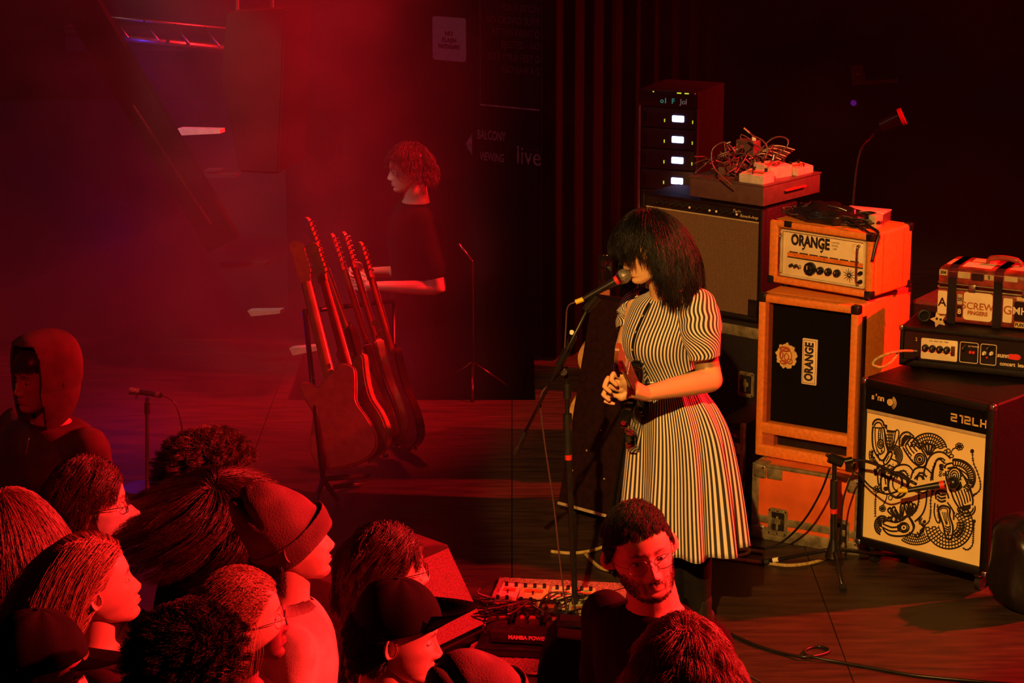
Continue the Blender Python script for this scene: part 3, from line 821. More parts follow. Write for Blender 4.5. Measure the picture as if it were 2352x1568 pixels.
# ---- concert cabinet with the drawn grille cloth
Y2 = math.radians(42.4)
CZ = 0.08
sc = thing('speaker_cabinet', 'black speaker cabinet with inked monster drawing on its cream grille cloth', 'speaker', (1.403, 9.30, 0), -Y2)
W_, D_, H_ = 0.615, 0.46, 0.70
z0 = CZ
box('body', (0, 0.03, z0), (W_, D_, z0 + H_), M['black_tolex'], sc, 0.01, 3)
for lo, hi in (((0, 0, z0), (0.026, 0.035, z0 + H_)), ((W_ - 0.034, 0, z0), (W_, 0.035, z0 + H_)), ((0.001, 0.0005, z0 + H_ - 0.036), (W_ - 0.001, 0.035, z0 + H_)), ((0.001, 0.0005, z0), (W_ - 0.001, 0.035, z0 + 0.034))):
    box('front_frame', lo, hi, M['black_tolex'], sc, 0.006)
nb_ = box('name_board', (0.026, 0.012, z0 + H_ - 0.128), (W_ - 0.034, 0.03, z0 + H_ - 0.036), M['grille_black'], sc)
gx0, gx1, gz0, gz1 = 0.026, W_ - 0.034, z0 + 0.034, z0 + H_ - 0.128
gc = box('grille_cloth', (gx0, 0.014, gz0), (gx1, 0.028, gz1), M['white_cloth'], sc)
box('cloth_piping', (gx0, 0.009, gz1 - 0.012), (gx1, 0.016, gz1 + 0.002), M['cream_dark'], sc, 0.002)
lx = 0.09
for ch, dx in (('s', 0), ("'", 0.016), ('n', 0.030), ('n', 0.046)):
    text('lettering', ch, 0.034, M['gold'], nb_, loc=(0.052 + dx, 0.0115, z0 + H_ - 0.070), bold=0.001)
cyl('emblem', (0.135, 0.008, z0 + H_ - 0.078), (0.135, 0.012, z0 + H_ - 0.078), 0.014, M['gold'], nb_, n=24)
for k, r_ in enumerate((0.019, 0.024, 0.029)):
    tube('emblem_arc', [(0.135 + r_ * math.cos(a_), 0.010, z0 + H_ - 0.078 + r_ * math.sin(a_)) for a_ in np.linspace(-1.1, 1.1, 12)], 0.0014, M['gold'], nb_, 5)
def blocky(par, s, x, z, hgt, m, y, adv=None):
    """squared display lettering from strokes"""
    G = {'2': [(0, 1), (1, 1), (1, .5), (0, .5), (0, 0), (1, 0)], '1': [(.15, 1), (.6, 1), (.6, 0)], 'L': [(0, 1), (0, 0), (1, 0)],
         'H': [(0, 1), (0, 0), None, (1, 1), (1, 0), None, (0, .5), (1, .5)]}
    w = hgt * 0.85
    bm = bmesh.new()
    for ch in s:
        seg = []
        for p in G[ch] + [None]:
            if p is None:
                for a, b in zip(seg, seg[1:]):
                    A, B = Vector((x + a[0] * w, y, z + a[1] * hgt)), Vector((x + b[0] * w, y, z + b[1] * hgt))
                    r = hgt * 0.13
                    add_box(bm, (min(A.x, B.x) - r, y, min(A.z, B.z) - r), (max(A.x, B.x) + r, y + 0.001, max(A.z, B.z) + r))
                seg = []
            else: seg.append(p)
        x += (w * 1.62 if ch != '1' else w * 1.15)
    return from_bm('lettering', bm, m, par)
blocky(nb_, '212LH', 0.420, z0 + H_ - 0.098, 0.026, M['gold'], 0.0112)
for x in (0.0, W_):
    for y in (0.0, D_):
        for z in (z0, z0 + H_):
            s = 0.026
            lo = (x - 0.003 if x == 0 else x - s, y - 0.003 if y == 0 else y - s, z - 0.003 if z == z0 else z - s)
            hi = (x + s if x == 0 else x + 0.003, y + s if y == 0 else y + 0.003, z + s if z == z0 else z + 0.003)
            box('corner_protector', lo, hi, M['steel'], sc, 0.01, 3)
for x in (0.06, W_ - 0.06):
    for y in (0.06, D_ - 0.06):
        c_ = box('caster', (x - 0.014, y - 0.03, z0 - 0.02), (x + 0.014, y + 0.03, z0 + 0.001), M['steel'], sc, 0.004)
        cyl('wheel', (x - 0.012, y, 0.029), (x + 0.012, y, 0.029), 0.028, M['black_rubber'], c_, n=24)

# -- the drawing: strokes measured on the cloth, in its own flat plane
def cxy(px, py):
    s = (px - 85) / 872.0
    top = 275 + s * 160; bot = 1275 + s * 203
    t_ = (py - top) / (bot - top)
    return gx0 + s * (gx1 - gx0), gz1 - 0.008 - t_ * (gz1 - 0.008 - gz0)
ART = bmesh.new(); ART2 = bmesh.new()
KW = (gx1 - gx0) / 872.0
_lay = [0]
def ribbon(bm, pts, w, closed=False):
    """stroke of width w (drawing units) through the points"""
    P2 = [Vector(cxy(*p)) for p in pts]
    if len(P2) < 2: return
    _lay[0] = (_lay[0] + 1) % 7
    y = 0.0130 - 0.0001 * _lay[0]
    n = len(P2); L, R = [], []
    for i in range(n):
        if closed: d = P2[(i + 1) % n] - P2[i - 1]
        else: d = P2[min(i + 1, n - 1)] - P2[max(i - 1, 0)]
        if d.length < 1e-9: d = Vector((1, 0))
        d.normalize(); nn = Vector((-d.y, d.x)) * w * KW * 0.64
        L.append(bm.verts.new((P2[i].x + nn.x, y, P2[i].y + nn.y))); R.append(bm.verts.new((P2[i].x - nn.x, y, P2[i].y - nn.y)))
    for i in range(n if closed else n - 1):
        j = (i + 1) % n
        bm.faces.new((L[i], L[j], R[j], R[i]))
def S2(pts, n=6, closed=False): return [(p.x, p.y) for p in spline([(a, b, 0) for a, b in pts], n, closed)]
def line(pts, w=10, closed=False, bm=None, sm=True):
    ribbon(bm or ART, S2(pts, 6, closed) if sm else pts, w, closed)
def ell(cx, cy, rx, ry, rot=0, w=8, a0=0, a1=360, bm=None, n=32):
    r = math.radians(rot)
    full = (a1 - a0) >= 360
    A = [math.radians(a0 + (a1 - a0) * k / n) for k in range(n if full else n + 1)]
    pts = [(cx + rx * math.cos(a) * math.cos(r) - ry * math.sin(a) * math.sin(r), cy + rx * math.cos(a) * math.sin(r) + ry * math.sin(a) * math.cos(r)) for a in A]
    ribbon(bm or ART, pts, w, full)
    return pts
def blob(pts, bm=None):
    bm = bm or ART
    vs = [bm.verts.new((cxy(*p)[0], 0.0128, cxy(*p)[1])) for p in pts]
    bm.faces.new(vs)
def disc(cx, cy, r, r2=None, bm=None):
    blob([(cx + r * math.cos(a), cy + (r2 or r) * math.sin(a)) for a in np.linspace(0, 2 * PI, 16, endpoint=False)], bm)
def comb(pts, length, step=16, w=5, side=1, sm=True):
    """short ticks along a stroke"""
    q = S2(pts, 6) if sm else pts
    acc = 0
    for i in range(1, len(q)):
        dx, dy = q[i][0] - q[i - 1][0], q[i][1] - q[i - 1][1]
        l = math.hypot(dx, dy)
        if l < 1e-6: continue
        acc += l
        if acc >= step:
            acc = 0
            nx, ny = -dy / l * side, dx / l * side
            ribbon(ART, [q[i], (q[i][0] + nx * length, q[i][1] + ny * length)], w)
def scales(cx, cy, r0, r1, a0, a1, rows, w=5, sq=1.0, tw=None):
    """rows of curved tiles, as feathers"""
    dr = (r1 - r0) / rows
    for k in range(rows + 1):
        r = r0 + dr * k
        ell(cx, cy, r, r * sq, 0, w * (1.3 if k == rows else 1), a0, a1, n=30)
        if k < rows:
            m_ = max(4, int(math.radians(a1 - a0) * (r + dr) / (tw or dr * 0.75)))
            for j in range(m_):
                a = math.radians(a0 + (a1 - a0) * (j + 0.5 * (k % 2) + 0.3) / m_)
                ribbon(ART, [(cx + r * math.cos(a), cy + r * sq * math.sin(a)), (cx + (r + dr) * math.cos(a), cy + (r + dr) * sq * math.sin(a))], w)
# upper left head
line([(132, 400), (130, 470), (140, 560), (175, 630), (215, 660), (250, 600), (248, 570), (232, 520), (222, 440), (212, 395)], 10)
line([(150, 400), (152, 480), (165, 560), (195, 610), (225, 580), (215, 520), (205, 450), (198, 405)], 6)
ell(172, 385, 42, 50, 0, 10, 180, 360); ell(172, 392, 28, 32, 0, 8, 180, 360); line([(128, 392), (150, 402), (196, 402), (216, 392)], 7)
ell(195, 530, 22, 34, 0, 8); ell(195, 530, 11, 18, 0, 7); disc(195, 532, 5, 8)
line([(180, 410), (176, 450), (178, 500)], 6); line([(190, 410), (192, 450), (194, 492)], 6); comb([(176, 430), (178, 500)], 16, 12, 4, -1)
blob([(212, 372), (238, 376), (240, 420), (222, 400)])
line([(236, 420), (290, 425), (300, 420)], 8); line([(230, 450), (262, 580), (300, 500)], 6)
for k in range(6): line([(236, 430 + 24 * k), (292 - 5 * k, 432 + 24 * k)], 6)
for k in range(4): line([(246 + 13 * k, 424), (262 + 6 * k, 570)], 5)
line([(300, 430), (312, 412), (326, 424), (325, 470), (300, 540), (275, 590), (268, 580), (290, 520), (298, 460), (300, 430)], 7)
line([(266, 585), (284, 600), (270, 650), (240, 690), (222, 672), (246, 620), (266, 585)], 9); line([(262, 620), (240, 668)], 5)
scales(300, 620, 10, 60, -110, 60, 4, 5, 1.4); scales(150, 620, 12, 36, 60, 210, 2, 5, 1.9, 14)
for k in range(26):
    a, b = random.uniform(120, 200), random.uniform(570, 680); line([(a, b), (a + 10, b + 6), (a + 4, b + 16)], 5)
for k in range(30):
    a, b = random.uniform(150, 300), random.uniform(690, 790); line([(a, b), (a + 14, b + 3), (a + 9, b + 14), (a - 2, b + 9)], 6)
line([(270, 640), (330, 670), (340, 700)], 8); line([(262, 690), (310, 720)], 8); comb([(275, 690), (330, 705)], 14, 12, 4, -1)
blob([(200, 700), (232, 690), (240, 780), (205, 800)])
line([(180, 760), (190, 850), (205, 845), (212, 770)], 9)
# middle head
line([(380, 530), (420, 470), (460, 490), (500, 560), (535, 620), (536, 670), (515, 698), (480, 690), (430, 650), (380, 580), (362, 548)], 10)
blob([(345, 540), (350, 480), (372, 448), (412, 452), (430, 466), (400, 478), (378, 505), (362, 545)])
line([(338, 560), (332, 490), (352, 440), (395, 426), (440, 460)], 8); comb([(338, 560), (332, 490), (352, 440), (395, 426), (440, 460)], 14, 11, 4, 1)
for k in range(4): line([(375 + 20 * k, 530 - 14 * k), (402 + 20 * k, 580 - 16 * k), (428 + 20 * k, 612 - 18 * k)], 8)
comb([(362, 548), (380, 580), (430, 650), (480, 690)], 14, 16, 4, -1)
ell(487, 636, 36, 44, 0, 9); ell(487, 636, 22, 28, 0, 8); disc(487, 638, 12, 16)
scales(548, 560, 52, 132, -172, -10, 3, 6, 1.0, 19)
ell(548, 560, 40, 46, 0, 6, 180, 360)
for k in range(4):
    x_ = 508 + 26 * k; y_ = 500 + 8 * abs(k - 1)
    line([(x_ + (552 - x_) * 0.85, 602), (x_ - 9, y_ + 20), (x_, y_), (x_ + 10, y_ + 20), (x_ + 4 + (552 - x_) * 0.8, 600)], 8)
# winding tubes in the middle
def worm(pts, wd, w=9, tick=12):
    q = S2(pts, 6)
    Lf, Rt = [], []
    for i in range(len(q)):
        a, b = q[max(i - 1, 0)], q[min(i + 1, len(q) - 1)]
        l = math.hypot(b[0] - a[0], b[1] - a[1]) or 1
        nx, ny = -(b[1] - a[1]) / l * wd / 2, (b[0] - a[0]) / l * wd / 2
        Lf.append((q[i][0] + nx, q[i][1] + ny)); Rt.append((q[i][0] - nx, q[i][1] - ny))
    ribbon(ART, Lf, w); ribbon(ART, Rt, w)
    comb(Lf, tick, 17, 4, -1, sm=False)
worm([(545, 800), (560, 700), (590, 620), (640, 600), (690, 640)], 58)
ell(640, 660, 36, 40, 0, 8, 180, 330); line([(605, 660), (590, 720), (588, 800)], 9)
ell(335, 850, 74, 104, 0, 9); ell(335, 850, 66, 94, 0, 4); ell(330, 835, 34, 60, 0, 8); line([(300, 775), (340, 760), (400, 800)], 8)
worm([(300, 790), (330, 725), (390, 712), (430, 760)], 50)
worm([(450, 800), (470, 735), (520, 725), (560, 760)], 46)
ell(492, 800, 34, 34, 0, 8, 180, 360); comb([(458, 800), (470, 775), (492, 766), (515, 775), (526, 800)], 14, 12, 5, 1)
line([(380, 770), (420, 800), (410, 850)], 9); line([(365, 790), (372, 860)], 8); line([(375, 900), (330, 945)], 8)
line([(205, 800), (215, 900), (240, 912)], 10); line([(236, 790), (246, 850)], 8); line([(256, 800), (268, 880)], 8)
worm([(520, 900), (520, 980), (500, 1060), (450, 1120)], 56)
line([(470, 880), (520, 905), (560, 880)], 8)
# flowers and beaded threads
def flower(cx, cy, r):
    for k in range(7):
        a = 2 * PI * k / 7; ell(cx + r * 0.6 * math.cos(a), cy + r * 0.6 * math.sin(a), r * 0.36, r * 0.36, 0, 5, n=10)
    disc(cx, cy, r * 0.3)
flower(768, 520, 30); line([(750, 530), (722, 545), (708, 590)], 6); ell(690, 560, 15, 16, 0, 6); ell(715, 598, 15, 12, 0, 6); ell(672, 566, 12, 12, 0, 5)
flower(180, 893, 30); flower(228, 1045, 26); flower(246, 885, 16); line([(258, 920), (254, 960), (240, 1000), (228, 1020)], 6)
ell(283, 955, 14, 18, 0, 5)
line([(175, 920), (172, 1010), (176, 1110)], 6); comb([(175, 920), (172, 1010), (176, 1110)], 10, 16, 4, 1); comb([(175, 920), (172, 1010), (176, 1110)], 10, 16, 4, -1)
disc(860, 552, 14, 18)
tl = [(862, 560), (872, 640), (905, 720), (928, 800), (925, 860), (880, 912)]
line(tl, 6); comb(tl, 9, 15, 4, 1); comb(tl, 9, 15, 4, -1)
disc(898, 1112, 12, 16)
tl = [(898, 1120), (896, 1200), (894, 1300), (860, 1345), (825, 1330)]
line(tl, 6); comb(tl, 9, 15, 4, 1); comb(tl, 9, 15, 4, -1)
disc(592, 888, 11, 14)
tl = [(590, 895), (580, 960), (584, 1040), (575, 1130), (545, 1160)]
line(tl, 6); comb(tl, 9, 15, 4, 1); comb(tl, 9, 15, 4, -1)
# right head, looking down
scales(745, 770, 98, 138, -100, 50, 1, 7, 1.0, 20); ell(745, 770, 148, 150, 0, 6, -98, 30)
line([(672, 700), (680, 670), (720, 655), (730, 668)], 9); line([(690, 700), (750, 690), (800, 740), (845, 830), (880, 930), (880, 985)], 10)
line([(680, 720), (690, 800), (720, 870), (750, 950), (790, 1015)], 10)
line([(775, 700), (830, 740), (846, 785), (834, 780), (800, 740)], 8)
ell(742, 752, 45, 60, 0, 8); ell(742, 755, 30, 42, 0, 7); ell(742, 757, 17, 24, 0, 7); disc(742, 758, 7, 10)
for k in range(14):
    a = 2 * PI * k / 14; ribbon(ART, [(742 + 46 * math.cos(a), 752 + 60 * math.sin(a)), (742 + 58 * math.cos(a), 752 + 74 * math.sin(a))], 8)
for k in range(4): line([(790 + 4 * k, 800 + 12 * k), (778, 830 + 12 * k), (758, 838 + 10 * k)], 8)
for k in range(6): line([(752 + 21 * k, 880 - 8 * k), (776 + 20 * k, 940 - 8 * k), (796 + 17 * k, 1000 - 12 * k)], 8)
blob([(790, 1000), (870, 975), (868, 1010), (842, 1032), (808, 1030)])
ell(838, 1010, 48, 42, 0, 8, -10, 180); ell(838, 1010, 62, 66, 0, 8, -20, 180); line([(880, 900), (912, 880)], 7)
disc(862, 798, 14, 20)
for k in range(12):
    a, b = random.uniform(640, 672), random.uniform(670, 770); ell(a, b, 9, 8, 0, 5, n=8)
# the long downward head
line([(618, 950), (616, 900), (640, 880), (690, 890), (710, 940)], 10)
for k in range(3): line([(626, 896 + 26 * k), (655, 915 + 26 * k), (690, 905 + 26 * k)], 10)
line([(612, 980), (610, 1060), (632, 1130), (655, 1130), (640, 1060), (632, 990)], 8); comb([(632, 990), (640, 1060), (655, 1130)], 12, 13, 4, 1)
line([(640, 1040), (650, 1010), (680, 1000), (720, 1020), (722, 1080), (748, 1160), (748, 1240), (728, 1270), (700, 1245), (680, 1160), (655, 1090), (640, 1040)], 11)
line([(655, 1040), (662, 1020), (700, 1025), (708, 1080), (730, 1160), (728, 1220)], 6)
for k in range(3): line([(668 + 12 * k, 1050), (682 + 10 * k, 1100), (700 + 4 * k, 1150)], 5)
for k in range(3): line([(692, 1160 + 18 * k), (712, 1172 + 18 * k), (726, 1162 + 18 * k)], 7)
blob([(705, 1215), (725, 1215), (722, 1235), (712, 1238)])
line([(700, 970), (745, 1040), (752, 1110)], 9); line([(718, 990), (760, 1060)], 7)
scales(720, 1150, 75, 170, -60, 172, 4, 6, 1.15, 24)
scales(720, 1150, 60, 110, -20, 60, 2, 6, 1.1, 20)
# lower left fish
line([(232, 1165), (260, 1140), (330, 1150), (380, 1130), (420, 1100), (460, 1170), (458, 1215), (420, 1250), (350, 1262), (280, 1250), (235, 1205)], 10)
line([(236, 1168), (300, 1192), (350, 1186)], 9); line([(232, 1195), (290, 1222), (345, 1222)], 9)
ell(392, 1190, 38, 38, 0, 9); ell(392, 1190, 24, 26, 0, 8); disc(392, 1190, 8, 10)
for k in range(3): line([(345 + 8 * k, 1170), (350 + 8 * k, 1225)], 6)
line([(375, 1120), (420, 1095), (470, 1170), (450, 1235)], 8)
blob([(190, 1130), (206, 1110), (226, 1150), (232, 1200), (210, 1190), (192, 1165)])
scales(230, 1180, 26, 56, 100, 300, 2, 7, 1.35, 15)
for k in range(18):
    a, b = random.uniform(240, 350), random.uniform(1110, 1145); ell(a, b, 8, 7, 0, 5, n=8)
for (x_, y_, xx, yy) in ((285, 1040, 350, 1125), (315, 1030, 365, 1130), (375, 1000, 370, 1110), (405, 990, 420, 1090), (435, 985, 430, 1090), (460, 1000, 440, 1090)):
    line([(xx - 6, yy), (x_ - 14, y_ + 26), (x_, y_ - 4), (x_ + 14, y_ + 22), (xx + 8, yy)], 10); line([(xx, yy), (x_, y_ + 20)], 8)
scales(480, 1160, 80, 165, 45, 128, 4, 5, 1.0, 15)
for k in range(4): line([(470 + 22 * k, 1240 - 20 * k), (500 + 12 * k, 1265 - 16 * k), (520 + 8 * k, 1200 - 12 * k)], 9)
for k in range(12):
    a, b = random.uniform(500, 545), random.uniform(1110, 1170); ell(a, b, 8, 7, 0, 5, n=8)
from_bm('ink_drawing', ART, M['ink'], gc)
ART2.free()

# ---- black concert amplifier head on the drawn cabinet
Y3 = math.radians(24)
HZ = CZ + 0.70 + 0.012
ah = thing('amplifier_head', 'black amplifier head with white and black control panels under the stickered suitcase', 'amplifier', F(2064, 838, HZ), -Y3)
W_, D_, H_ = 0.60, 0.27, 0.165
bm = bmesh.new(); add_box(bm, (0, 0.02, 0), (W_, D_, H_), 0.008)
from_bm('body', bm, M['black_tolex'], ah)
for lo, hi in (((0, 0, 0), (0.016, 0.025, H_)), ((W_ - 0.016, 0, 0), (W_, 0.025, H_)), ((0, 0.0004, H_ - 0.02), (W_, 0.025, H_)), ((0, 0.0004, 0), (W_, 0.025, 0.028))):
    box('front_frame', lo, hi, M['black_tolex'], ah, 0.005)
pn = box('control_panel', (0.016, 0.012, 0.028), (W_ - 0.016, 0.022, H_ - 0.02), M['black_plastic'], ah)
wp_ = prism('input_panel', rrect(0.088, 0.036, 0.238, 0.122, 0.006), 0.006, 0.0118, M['cream'], ah, 0.0006)
for k in range(4): knob(ah, 0.107 + 0.0295 * k, 0.083, 0.0145, M['black_plastic'], 0.006, 0.024)
for k in range(5): cyl('red_dot', (0.092 + 0.0295 * k, 0.0045, 0.070), (0.092 + 0.0295 * k, 0.006, 0.070), 0.0035, M['red_tape'], wp_, n=10)
box('rocker_switch', (0.212, 0.0, 0.060), (0.228, 0.007, 0.100), mat('dark red switch', (0.12, 0.02, 0.015), 0.4), ah, 0.002)
text('lettering', 'VOL  BASS  MID  TREB', 0.008, M['ink'], wp_, loc=(0.16, 0.0055, 0.113))
for x0_, x1_ in ((0.246, 0.322), (0.330, 0.396)):
    f_ = ring_frame('panel_outline', rrect(x0_, 0.036, x1_, 0.122, 0.008), rrect(x0_ + 0.0025, 0.0385, x1_ - 0.0025, 0.1195, 0.006), 0.0095, 0.0118, M['cream'], ah)
knob(ah, 0.262, 0.097, 0.011, M['black_plastic'], 0.011, 0.02)
for x_, z_ in ((0.290, 0.082), (0.303, 0.082)): cyl('red_dot', (x_, 0.0045, z_), (x_, 0.0116, z_), 0.0058, M['red_tape'], ah, n=12)
for x_, z_ in ((0.347, 0.084), (0.376, 0.086)): knob(ah, x_, z_, 0.008, M['pearl'], 0.011, 0.022, False)
knob(ah, 0.361, 0.106, 0.010, M['black_plastic'], 0.011, 0.02)
cyl('red_dot', (0.357, 0.0095, 0.066), (0.357, 0.0116, 0.066), 0.004, M['red_tape'], ah, n=10)
text('lettering', 'AC POWER', 0.009, M['cream'], pn, loc=(0.302, 0.0115, 0.105)); text('lettering', 'sunn', 0.026, M['cream'], pn, loc=(0.423, 0.0115, 0.081), bold=0.0008)
bm = bmesh.new()
add_prism(bm, [(0.476 - 0.018 * math.cos(a), 0.080 + 0.012 * math.sin(a)) for a in np.linspace(0, 2 * PI, 20, endpoint=False)], 0.010, 0.0119)
add_prism(bm, [(0.445, 0.070), (0.476, 0.068), (0.476, 0.092), (0.445, 0.090)], 0.0102, 0.0119)
from_bm('red_badge', bm, M['red_tape'], ah)
text('lettering', 'concert  lead', 0.022, M['cream'], pn, loc=(0.463, 0.0115, 0.047), bold=0.0006, sx=0.9)
sw = box('power_switch', (0.532, 0.004, 0.050), (0.556, 0.0118, 0.104), M['cream'], ah, 0.002)
knob(ah, 0.544, 0.088, 0.006, M['black_plastic'], 0.004, 0.012, False, 'switch')
text('lettering', '2', 0.02, M['gold'], pn, loc=(0.066, 0.0115, 0.112))
for x in (0, W_): box('corner_protector', (x - 0.004, -0.004, H_ - 0.018), (x + 0.014 if x == 0 else x + 0.004, 0.02, H_ + 0.003), M['steel'], ah, 0.004)
for x in (0.05, W_ - 0.05):
    for y in (0.05, D_ - 0.04): cyl('foot', (x, y, -0.013), (x, y, 0.002), 0.015, M['black_rubber'], ah)

# ---- stickered suitcase on top
SZ = HZ + 0.165
su = thing('suitcase', 'old dark red suitcase covered in stickers and strapped twice, on the black amplifier head', 'suitcase', F(2150, 738, SZ), -math.radians(27))
W_, D_, H_ = 0.43, 0.24, 0.235
leather = mat('worn dark red vinyl', (0.30, 0.045, 0.030), 0.4, var=0.3, scale=20, bump=0.4)
box('body', (0, 0, 0.001), (W_, D_, H_ * 0.62), leather, su, 0.018, 3)
box('lid', (-0.003, -0.003, H_ * 0.63), (W_ + 0.003, D_ + 0.003, H_), leather, su, 0.030, 4)
tube('rim', [(x, y, H_ * 0.62) for x, y in rrect(-0.002, -0.002, W_ + 0.002, D_ + 0.002, 0.02)], 0.004, M['case_metal'], su, 6, closed=True)
tube('rim', [(x, y, H_ * 0.70) for x, y in rrect(-0.004, -0.004, W_ + 0.004, D_ + 0.004, 0.03)], 0.0025, M['case_metal'], su, 6, closed=True)
strapm = cloth('dark violet webbing', (0.05, 0.035, 0.045))
for x_ in (0.045, 0.235):
    bm = bmesh.new()
    path = [(0.0, -0.006, -0.002), (0.0, -0.007, H_ * 0.6), (0, -0.008, H_ * 0.82), (0, 0.004, H_ * 0.98), (0, 0.035, H_ + 0.004), (0, D_ - 0.03, H_ + 0.004), (0, D_ + 0.006, H_ * 0.85), (0, D_ + 0.006, 0.0)]
    prev = None
    for p in path:
        a = bm.verts.new((x_, p[1], p[2])); b = bm.verts.new((x_ + 0.036, p[1], p[2]))
        if prev: bm.faces.new((prev[0], a, b, prev[1]))
        prev = (a, b)
    bmesh.ops.solidify(bm, geom=bm.faces[:], thickness=0.003)
    from_bm('strap', bm, strapm, su, smooth=True)
def sticker(x0, z0, x1, z1, s, m=M['cream'], ink=None, size=0.03, rot=0, y=-0.002):
    o = prism('sticker', rrect(x0, z0, x1, z1, min(x1 - x0, z1 - z0) * 0.12), y - 0.0008, y + 0.002, m, su)
    if s:
        t_ = text('lettering', s, size, ink or M['ink'], o, loc=((x0 + x1) / 2, y - 0.0014, (z0 + z1) / 2), bold=0.0008, ext=0.0004)
    return o
brown_ink = mat('brown ink on sticker', (0.42, 0.12, 0.02), 0.6)
sticker(0.004, 0.035, 0.042, 0.132, 'A', M['cream'], M['black_plastic'], 0.05)
sticker(0.086, 0.082, 0.106, 0.125, '23', M['cream_dark'], M['ink'], 0.018)
sticker(0.086, 0.030, 0.106, 0.075, '8', M['black_plastic'], M['cream'], 0.03)
o = sticker(0.112, 0.022, 0.232, 0.138, 'SCREW', M['cream'], brown_ink, 0.040); text('lettering', 'FINGERS', 0.022, brown_ink, o, loc=(0.172, -0.0035, 0.052), bold=0.001)
sticker(0.276, 0.028, 0.314, 0.128, 'G', M['cream'], brown_ink, 0.05)
sticker(0.322, 0.040, 0.372, 0.118, 'MH', M['black_plastic'], M['cream'], 0.042)
sticker(0.326, 0.012, 0.366, 0.034, 'FUN', M['gold'], M['ink'], 0.018); sticker(0.330, 0.122, 0.366, 0.138, '', M['gold'])
sticker(0.378, 0.03, 0.42, 0.13, 'L', mat('orange sticker', (0.5, 0.12, 0.03), 0.5), M['ink'], 0.05)
sticker(0.006, H_ * 0.84, 0.040, H_ * 0.94, '206', M['cream_dark'], M['ink'], 0.016, y=-0.0045)
sticker(0.084, H_ * 0.82, 0.135, H_ * 0.93, '', M['cream_dark'], y=-0.0045); sticker(0.140, H_ * 0.80, 0.19, H_ * 0.92, '', M['black_plastic'], y=-0.0045)
sticker(0.194, H_ * 0.83, 0.232, H_ * 0.92, 'S', M['cream_dark'], M['ink'], 0.02, y=-0.0045); sticker(0.276, H_ * 0.84, 0.33, H_ * 0.93, '', M['cream_dark'], y=-0.0045)
for (x0_, y0_, x1_, y1_, c_) in ((0.09, 0.03, 0.21, 0.12, M['cream']), (0.02, 0.05, 0.045, 0.15, M['cream_dark']), (0.28, 0.05, 0.40, 0.14, M['cream_dark']), (0.10, 0.14, 0.2, 0.2, M['gold'])):
    box('sticker', (x0_, y0_, H_ - 0.0005), (x1_, y1_, H_ + 0.0008), c_, su)
tube('handle', [(0.17, D_ * 0.5, H_), (0.18, D_ * 0.5, H_ + 0.022), (0.24, D_ * 0.5, H_ + 0.03), (0.30, D_ * 0.5, H_ + 0.022), (0.31, D_ * 0.5, H_)], [0.008] * 6 + [0.012] * 12 + [0.008] * 7, mat('red handle', (0.3, 0.04, 0.03), 0.35), su, 10, 6)
for x_ in (0.13, 0.35): box('clasp', (x_, -0.008, H_ * 0.58), (x_ + 0.03, -0.002, H_ * 0.72), M['steel'], su, 0.003)
# little star-shaped charm figure leaning at its corner
tf = thing('star_charm', 'small pale star-shaped charm leaning on the corner of the stickered suitcase', 'ornament', F(2156, 752, SZ), -0.4)
ol = []
for k in range(10):
    a_ = PI / 2 + k * PI / 5 + 0.3; r_ = 0.036 if k % 2 == 0 else 0.018
    ol.append((r_ * math.cos(a_), 0.034 + r_ * math.sin(a_)))
prism('body', ol, -0.014, 0.0, mat('pale gold glitter', (0.75, 0.60, 0.35), 0.35, bump=0.8, scale=60), tf, 0.004)
cyl('eye', (-0.006, -0.017, 0.04), (-0.006, -0.012, 0.04), 0.005, M['ink'], tf, n=10); cyl('eye', (0.01, -0.017, 0.038), (0.01, -0.012, 0.038), 0.005, M['ink'], tf, n=10)
dl = thing('cable_roll', 'black roll of tape or cable beside the charm on the amplifier head', 'cable', F(2128, 748, SZ) + Vector((0.0, 0.06, 0)), 0)
tube('coil', [(0.022 * math.cos(a_), 0.0, 0.028 + 0.022 * math.sin(a_)) for a_ in np.linspace(0, 2 * PI, 20, endpoint=False)], 0.007, M['black_rubber'], dl, 8, closed=True)
cyl('core', (0, -0.01, 0.028), (0, 0.01, 0.028), 0.016, M['black_plastic'], dl)

# ---- combo amplifier with the silver weave, on a road case
fr = Vector((1.11, 10.42, 0)); YF = math.radians(40)
f = Vector((math.cos(YF), -math.sin(YF), 0)); bk = Vector((math.sin(YF), math.cos(YF), 0))
W_, D_, H_ = 0.67, 0.28, 0.515
o0 = fr - f * W_
bc = thing('flight_case', 'tall black flight case with metal edge under the brown grille combo amplifier', 'case', o0 - f * 0.03 - bk * 0.02, -YF)
box('body', (0, 0, 0.003), (W_ + 0.06, 0.42, 0.735), M['black_tolex'], bc, 0.006)
for lo, hi in (((0, -0.004, 0.665), (W_ + 0.06, 0.004, 0.715)), ((W_ + 0.045, -0.004, 0.0), (W_ + 0.063, 0.02, 0.73)), ((-0.003, -0.004, 0.0), (0.02, 0.02, 0.73)), ((0, -0.004, 0.0), (W_ + 0.06, 0.01, 0.03))):
    box('edge_rail', lo, hi, M['case_metal'], bc, 0.003)
dish(bc, W_ - 0.02, 0.45, 0.085, 0.115); dish(bc, 0.15, 0.45, 0.085, 0.115)
fa = thing('combo_amplifier', 'combo amplifier with brown silver grille cloth behind the singer, topped by a pedal box', 'amplifier', (o0.x, o0.y, 0.738), -YF)
box('body', (0, 0.03, 0), (W_, D_, H_), M['black_tolex'], fa, 0.008)
